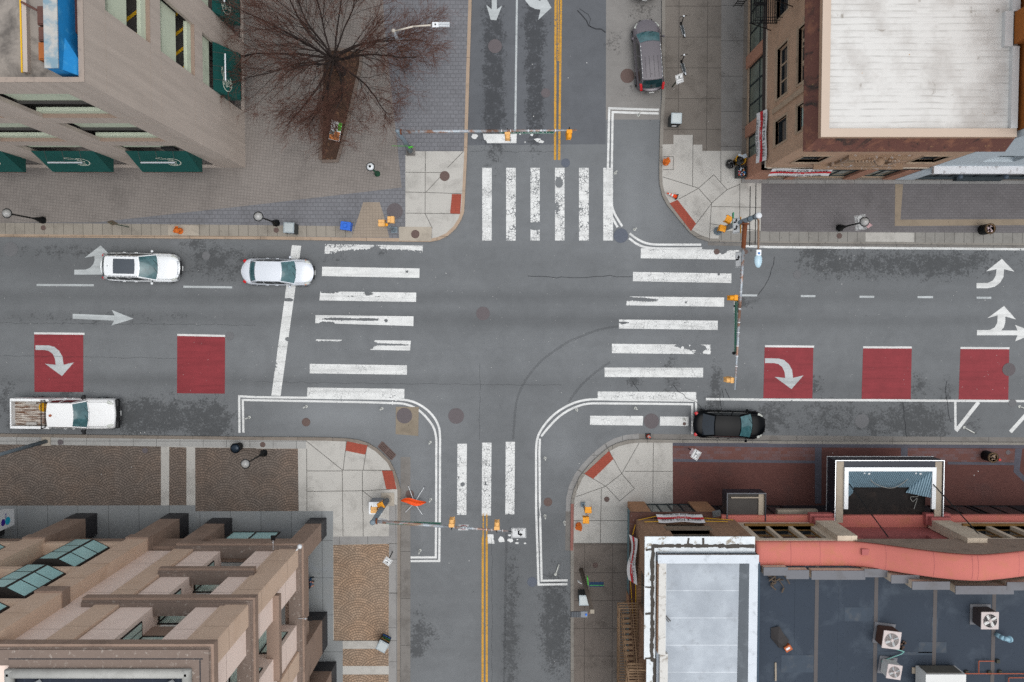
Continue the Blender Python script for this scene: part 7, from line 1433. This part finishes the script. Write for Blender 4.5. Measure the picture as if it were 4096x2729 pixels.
# bags and bins by the brick corner
BAGM=M('bin_bag','#0b0b0d',.22,var=.4,scale=8,spec=.7)
def bag(label,px,z0,r):
    p=P(*px,z0+.2); g=MB(); random.seed(11); g.ball((0,0,r*.8),r,18,12,(1,1,.85)); g.v=[(a*random.uniform(.86,1.08),b_*random.uniform(.86,1.1),max(0,c*random.uniform(.9,1.1))) for a,b_,c in g.v]; g.lathe((.05,.12,r*1.5),[(.05,0),(.09,.1),(.02,.14)],7)
    o=g.build('rubbish_bag',BAGM); o.location=(p.x,p.y,z0); return tag(o,label,'rubbish bag')
bag('black rubbish bag lying on the slabs beside the yellow rimmed bin',(2921,657),.13,.31); bag('black rubbish bag stuffed into the yellow rimmed bin',(2960,645),.62,.27)
p=P(2958,642,.5); o=thing('street_bin','yellow rimmed bin with a black bag in it against the brick corner','litter bin',(p.x,p.y,.13)); MB().lathe((0,0,0),[(.30,0),(.33,.7),(.36,.7),(.36,.74),(.29,.74),(.26,.1)],22).build('drum',M('drum_yellow','#b98a16',.6,var=.1),o,True); MB().obox((.2,.2,.76),(.35,.25,.08),rz=.4).obox((-.05,.26,.75),(.3,.15,.06),rz=-.3).build('papers',M('paper_pale','#b9c2c8',.7,var=.15,scale=6),o)
p=P(2962,690,.5); o=thing('wheeled_bin','open dark crate full of mixed rubbish at the foot of the brick corner','litter bin',(p.x,p.y,.13)); DKB=M('crate_dark','#262c2e',.6); g=MB(); 
for a in ((-.3,-.36,-.26,.36),(.26,-.36,.3,.36),(-.26,-.36,.26,-.32),(-.26,.32,.26,.36)): g.box(a[0],a[1],0,a[2],a[3],.75)
g.box(-.26,-.32,0,.26,.32,.5); g.build('tub',DKB,o); 
random.seed(4)
for k,(h_,n_) in enumerate((('#b9774a',7),('#c9ccd0',9),('#a8263c',5),('#2f6fa0',4))):
    g=MB()
    for _ in range(n_): g.obox((random.uniform(-.2,.2),random.uniform(-.26,.26),.56+.03*k),(random.uniform(.05,.16),random.uniform(.04,.12),.05),rz=random.uniform(0,3),rx=random.uniform(-.4,.4))
    tag(g.build('rubbish',M('rub%d'%k,h_,.7),o),kind='stuff')
# cones
CONO=M('cone_orange','#e0481a',.6,var=.05); CONW=M('cone_white','#d5d5d2',.5)
def cone(label,loc,rot):
    o=thing('traffic_cone',label,'traffic cone',loc,0,None); o.rotation_euler=rot
    f=lambda z:.145-.115*z/.72
    MB().lathe((0,0,.03),[(f(0),0),(f(.72),.72)],20).build('body',CONO,o,True)
    for a,b_ in ((.28,.40),(.48,.58)): MB().lathe((0,0,.03),[(f(a)+.003,a),(f(b_)+.003,b_)],20).build('band',CONW,o,True)
    MB().box(-.19,-.19,0,.19,.19,.035).build('base',BLACKM,o,bevel=.01); return o
b=Q(2,1,1510,245,.15); cone('orange cone lying on its side beside a red tactile pad',(b.x,b.y,.30),(0,math.radians(-80),math.radians(-20)))
b=Q(2,2,1250,868,.0); cone('orange cone standing in the gutter near the black saloon',(b.x,b.y,.03),(0,0,.1))
# folded orange sign on a cross stand
b=Q(1,2,1462,1470,.0); o=thing('road_work_sign','orange folded cloth sign on four white crossed legs','work sign',(b.x,b.y,.0))
for i,(x,y) in enumerate(((1398,1325),(1545,1337),(1370,1568+4),(1530,1568+26))):
    q=Vector(rel(o,tuple(Q(1,2,x,y,.02)))); l=MB().tube((0.0,0,.38),(q.x,q.y,.02),.022,n=8).build('leg',WHITE,o); MB().ball((q.x,q.y,.025),.03,6,4).build('foot_cap',BLACKM,l)
g=MB(); n=14; A_=Vector(rel(o,tuple(Q(1,2,1325,1470,.75)))); B_=Vector(rel(o,tuple(Q(1,2,1560,1490,.75))))
for i in range(n+1):
    t=i/n; c=A_.lerp(B_,t); w=.20*math.sin(math.pi*min(1,t*1.02))**.8+.01; sg=.06*math.sin(t*7)
    for j,(dy,dz) in enumerate(((-1,.0),(-.35,.10),(.3,.02),(.35,-.06),(1,-.12))): g.v.append((c.x,c.y+w*dy+sg,.55+dz+w*.5))
for i in range(n):
    for j in range(4): g.f.append((i*5+j,(i+1)*5+j,(i+1)*5+j+1,i*5+j+1)); g.m.append(0)
g.build('cloth',M('cloth_orange','#e8500f',.6,var=.08,scale=4),o,True); MB().tube((0,0,.3),(0,0,.7),.03).build('hub',BLACKM,o)
# flexible white posts
BOL=M('flexible_post','#c4c6c0',.6,var=.1,scale=5,dirt='#7f8078',dk=.4)
def bol(label,c,r,x,y,tilt=(0,0),first=None,h=.75):
    b=Q(c,r,x,y,.0)
    o=thing('flexible_post',label,'bollard',(b.x,b.y,0),0,'white flexible posts along the kerb extensions')
    MB().lathe((0,0,0),[(.10,0),(.10,.03),(.05,.05)],14).build('foot',BOL,o,True); tp=Vector((tilt[0],tilt[1],h if not any(tilt) else max(.05,h*.2)))
    MB().tube((0,0,.03),tp,.045,.045,n=12).ball(tp,.05,10,6).build('tube',BOL,o,True); return o
for i,(c,r,x,y,t,l) in enumerate([(2,0,1160,1060,(0,0),'upright white post just inside the upper double line, below the taupe car'),(2,1,948,22,(0,0),'upright white post beside the rightmost stripe of the top crosswalk'),(2,1,1125,540,(0,0),'upright white post right of the dark blue cover'),
  (0,2,2290,697,(0,0),'upright white post at the left end of the lower left double line'),(1,2,462,597,(0,0),'upright white post above the small rusty cover'),(1,2,1157,615,(0,0),'upright white post left of the square concrete repair'),(1,2,1600,925,(0,0),'upright white post on the inside of the lower left curve'),(1,2,1605,1450,(0,0),'upright white post between the orange sign and the double line'),(1,3,1507,357,(0,0),'upright white post in the lower left box corner'),
  (2,2,592,625,(0,0),'upright white post on the inside of the lower right curve'),(2,2,1132,612,(0,0),'upright white post above the longer short crosswalk stripe'),(2,2,303,1070,(0,0),'upright white post left of the curved red pad'),(2,3,302,40,(0,0),'upright white post left of the lower right hydrant'),
  (2,3,400,578,(.55*.4,.70),'flattened white post bent over in the lower right box'),(3,2,1800,790,(.62,-.35),'flattened white post lying by the diagonal hatching'),(3,2,2308,598,(.6,-.2),'flattened white post at the far right hatching'),(2,2,1580,712,(0,0),'upright white post standing on the short crosswalk stripe'),(2,3,480,98,(0,0),'short white post near the kerb left of the hydrant')]): bol(l,c,r,x,y,t)
# ---------------- the bare tree and its planter ----------------
PL=[(612,1470),(740,1470),(800,1250),(880,900),(950,600),(955,480),(700,470),(622,600)]
q=[Q(1,0,x,y,.13) for x,y in PL]; o=thing('tree_planter','long wedge shaped planter bed of brown soil under the bare tree','planter',(q[0].x,q[0].y,.13)); off=Vector(o.location)
MB().prism([(p.x-off.x,p.y-off.y) for p in q],-.05,.08).build('soil',SOIL,o)
g=MB(); edge=M('planter_edging','#6d625a',.85,var=.15,scale=2); oo=offset([Vector((p.x,p.y,0)) for p in q]+[Vector((q[0].x,q[0].y,0))],-.2)
qq=[Vector((p.x,p.y,0)) for p in q]+[Vector((q[0].x,q[0].y,0))]
ar=sum(qq[i].x*qq[i+1].y-qq[i+1].x*qq[i].y for i in range(len(qq)-1)); oo=offset(qq,-.22 if ar>0 else .22)
for i in range(len(qq)-1): g.prism([(v.x-off.x,v.y-off.y) for v in (qq[i],qq[i+1],oo[i+1],oo[i])],-.1,.14+.001*(i%2))
g.build('edging',edge,o)
p=P(*S(1,0,728,1200),1.2); o=thing('map_board','tilted information board with green and orange printing in the planter','notice board',(p.x,p.y,.2),-.25)
BW,BH=.72,1.25; s_=MB().box(-BW/2,-BH/2,0,BW/2,BH/2,.03); s_=s_.build('board',M('board_white','#e0e3e4',.5,var=.05),o); s_.location=(0,0,.9); s_.rotation_euler=(math.radians(15),0,0)
for nm,x0,y0,x1,y1,h_ in (('green_strip',.12,.05,.355,.6,'#3fb31f'),('orange_picture',-.35,-.6,.33,-.03,'#c87a3a'),('teal_picture',-.35,-.28,-.05,-.03,'#7fa0a0')): MB().box(x0,y0,.031+(.002 if nm[0]=='t' else 0),x1,y1,.036+(.002 if nm[0]=='t' else 0)).build(nm,M('print_'+nm,h_,.5,var=.5,scale=6),s_)
MB().tube((-.25,0,-.05),(-.25,0,.9),.03).tube((.25,0,-.05),(.25,0,.9),.03).build('legs',BLACKM,o)
random.seed(21)
tb=Q(1,0,790,665,.2); o=thing('bare_tree','wide bare tree with reddish brown twigs growing from the planter','tree',(tb.x,tb.y,.15))
BARK=M('bark','#2a211e',.9,var=.3,scale=6); TWIG=M('twig_red_brown','#55392f',.9,var=.25,scale=2)
tr=MB(); tw=MB(); segs=[]
fork=Vector((-.15,.25,2.3)); tr.tube((0,0,-.05),(0,0,.3),.34,.26,n=14).tube((0,0,.3),fork,.26,.21,n=14)
def grow(mb,p,d,L,r,nseg,wob,up):
    pts=[p]; rr=[r]
    for i in range(nseg):
        d=(d+Vector((random.gauss(0,wob),random.gauss(0,wob),random.gauss(0,wob)*.7+up))).normalized(); p=p+d*L/nseg; pts.append(p.copy()); rr.append(r*(1-.62*(i+1)/nseg))
    for a,b,ra,rb in zip(pts,pts[1:],rr,rr[1:]): mb.tube(a,b,ra,rb,n=7 if r>.05 else (4 if r>.02 else 3),caps=False)
    return pts,rr,d
def branch_off(pts,rr,k0,ang,horiz=True):
    i=random.randint(k0,len(pts)-2); t=random.random(); p=pts[i].lerp(pts[i+1],t); d=(pts[i+1]-pts[i]).normalized()
    ax=Vector((random.gauss(0,.35),random.gauss(0,.35),1)).normalized(); q=Matrix.Rotation(random.choice((-1,1))*random.uniform(*ang),3,ax) @ d
    return p,q,rr[i]*.6
L1=[]
for k in range(19):
    a=2*math.pi*k/19+random.uniform(-.12,.12); el=random.uniform(.22,.62) if k%3 else random.uniform(.6,1.0)
    d=Vector((math.cos(a)*math.cos(el),math.sin(a)*math.cos(el),math.sin(el))); L=random.uniform(6.2,7.6)*(1.0 if el<.8 else .75)
    st=fork+Vector((math.cos(a)*.1,math.sin(a)*.1,random.uniform(-.5,.3))); L1.append((grow(tr,st,d,L,random.uniform(.05,.09),11,.085,.004),L))
for (pts,rr,d),L in L1:
    for j in range(13):
        p,q,r=branch_off(pts,rr,1,(.3,.75)); dist=(p-fork).length; l2=max(1.0,(8.2-dist)*random.uniform(.45,.8))
        P2,R2,_=grow(tr,p,q,l2,max(.016,r*.62),7,.11,.01)
        for m_ in range(8):
            p3,q3,r3=branch_off(P2,R2,1,(.3,.8)); l3=random.uniform(.7,1.5)
            P3,R3,_=grow(tw,p3,q3,l3,max(.011,r3*.6),4,.13,.01)
            for z_ in range(7):
                p4,q4,r4=branch_off(P3,R3,1,(.3,.9)); grow(tw,p4,q4,random.uniform(.3,.85),.0075,3,.18,.01)
    for j in range(10):
        i=len(pts)-3; p,q,r=branch_off(pts,rr,len(pts)-5,(.2,.7)); P3,R3,_=grow(tw,p,q,random.uniform(.6,1.3),.011,4,.13,.01)
        for z_ in range(5): p4,q4,r4=branch_off(P3,R3,1,(.3,.9)); grow(tw,p4,q4,random.uniform(.3,.7),.006,2,.15,.01)
tr.build('trunk',BARK,o); tw.build('crown',TWIG,o)
# ---------------- the person standing under the granite building ----------------
def skin(name,verts,edges,rad,mat,par,sub=2,root=0):
    me=bpy.data.meshes.new(name); me.from_pydata(verts,edges,[]); o=bpy.data.objects.new(name,me); C.collection.objects.link(o); o.parent=par
    m=o.modifiers.new('skin','SKIN'); m.use_smooth_shade=True
    for i,r in enumerate(rad): sv=me.skin_vertices[0].data[i]; sv.radius=(r,r) if not isinstance(r,tuple) else r; sv.use_root=(i==root)
    s=o.modifiers.new('sub','SUBSURF'); s.levels=sub; s.render_levels=sub; me.materials.append(mat); return o
b=P(1255,2317,.13); o=thing('person','person in a dark jacket and blue jeans standing under the ledge, looking at a phone','person',(b.x-.12,b.y,.134),.15)
SKN=M('skin','#b97f64',.6,var=.05); JKT=M('jacket_dark','#1d2026',.8,var=.2,scale=5); JNS=M('jeans_blue','#1f4668',.85,var=.15,scale=5); HAIR=M('hair_dark','#15110f',.7); SHO=M('shoe_dark','#12181a',.6); SOL=M('shoe_sole','#c4c6c4',.6)
# x forward, y left
V=[(0,0,.95),(0,0,1.12),(0,0,1.30),(.0,0,1.45),(.01,0,1.52),(.05,0,1.60),(.06,0,1.68),(0,.10,.90),(.02,.12,.50),(-.01,.13,.10),(0,-.10,.90),(.04,-.12,.50),(.0,-.13,.10),(0,.19,1.42),(.03,.24,1.16),(.26,.14,1.10),(0,-.19,1.42),(.03,-.24,1.16),(.26,-.12,1.10)]
E_=[(0,1),(1,2),(2,3),(3,4),(4,5),(5,6),(0,7),(7,8),(8,9),(0,10),(10,11),(11,12),(3,13),(13,14),(14,15),(3,16),(16,17),(17,18)]
Rr=[(.15,.12),(.14,.11),(.17,.12),(.14,.10),.055,.09,.085,.095,.065,.045,.095,.065,.045,.065,.05,.032,.065,.05,.032]
skin('body',V,E_,Rr,SKN,o)
skin('jacket',[(0,0,.88),(0,0,1.12),(0,0,1.32),(0,0,1.46),(0,.20,1.42),(.03,.25,1.16),(.20,.17,1.11),(0,-.20,1.42),(.03,-.25,1.16),(.20,-.15,1.11)],[(0,1),(1,2),(2,3),(3,4),(4,5),(5,6),(3,7),(7,8),(8,9)],[(.18,.14),(.17,.13),(.19,.14),(.13,.11),.085,.07,.05,.085,.07,.05],JKT,o)
skin('jeans',[(0,0,.95),(0,.10,.88),(.02,.12,.50),(-.01,.13,.12),(0,-.10,.88),(.04,-.12,.50),(.0,-.13,.12)],[(0,1),(1,2),(2,3),(0,4),(4,5),(5,6)],[(.17,.13),.105,.08,.06,.105,.08,.06],JNS,o)
for s_ in (1,-1):
    sh=MB().ball((.07,s_*.14,.05),.06,12,8,(1,1,.9)); sh.v=[(.07+(a-.07)*2.4,s_*.14+(b_-s_*.14)*.85,max(.015,c)) for a,b_,c in sh.v]; so_=sh.build('shoe',SHO,o,True); MB().prism([(.07+.15*math.cos(t*.524),s_*.14+.058*math.sin(t*.524)) for t in range(12)],0,.018).build('sole',SOL,so_)
    base=Vector((.27,s_*.13,1.10))
    vs=[tuple(base),tuple(base+Vector((.07,-s_*.01,.01)))]; es=[(0,1)]; rd=[.03,(.035,.018)]
    for k in range(4):
        a=base+Vector((.09,-s_*(.035-.022*k)+0,.015)); i=len(vs); L_=(.07,.078,.072,.055)[k]
        vs+=[tuple(a),tuple(a+Vector((L_*.5,-s_*.02,.015))),tuple(a+Vector((L_*.7,-s_*.05,.02)))]; es+=[(1,i),(i,i+1),(i+1,i+2)]; rd+=[.011,.0095,.0085]
    a=base+Vector((.04,-s_*.04,.02)); i=len(vs); vs+=[tuple(a),tuple(a+Vector((.035,-s_*.02,.02)))]; es+=[(0,i),(i,i+1)]; rd+=[.013,.010]
    skin('hand',vs,es,rd,SKN,o,1)
hd=MB().ball((.06,0,1.66),.098,16,12,(1,1,1.2)); hd.build('hair',HAIR,o,True)
f_=MB().ball((.085,0,1.655),.088,16,12,(1,1,1.15)).build('head',SKN,o,True); MB().tube((.165,0,1.66),(.185,0,1.635),.012).build('nose',SKN,f_)
for s_ in (1,-1): MB().ball((.158,s_*.033,1.675),.011,8,6).build('eye',INK,f_,True); MB().ball((.07,s_*.093,1.655),.022,8,6,(.5,1,1)).build('ear',SKN,f_,True)
MB().obox((.163,0,1.61),(.01,.045,.008)).build('mouth',M('lips','#8c4a42',.6),f_)
ph=thing('phone','dark phone held in both hands of the person','phone',(b.x-.12+.36,b.y+.05,1.26)); MB().box(-.06,-.035,0,.06,.035,.01).build('case',BLACKM,ph,bevel=.004); MB().box(-.054,-.031,.010,.054,.031,.011).build('screen',M('phone_screen','#22344a',.15),ph)
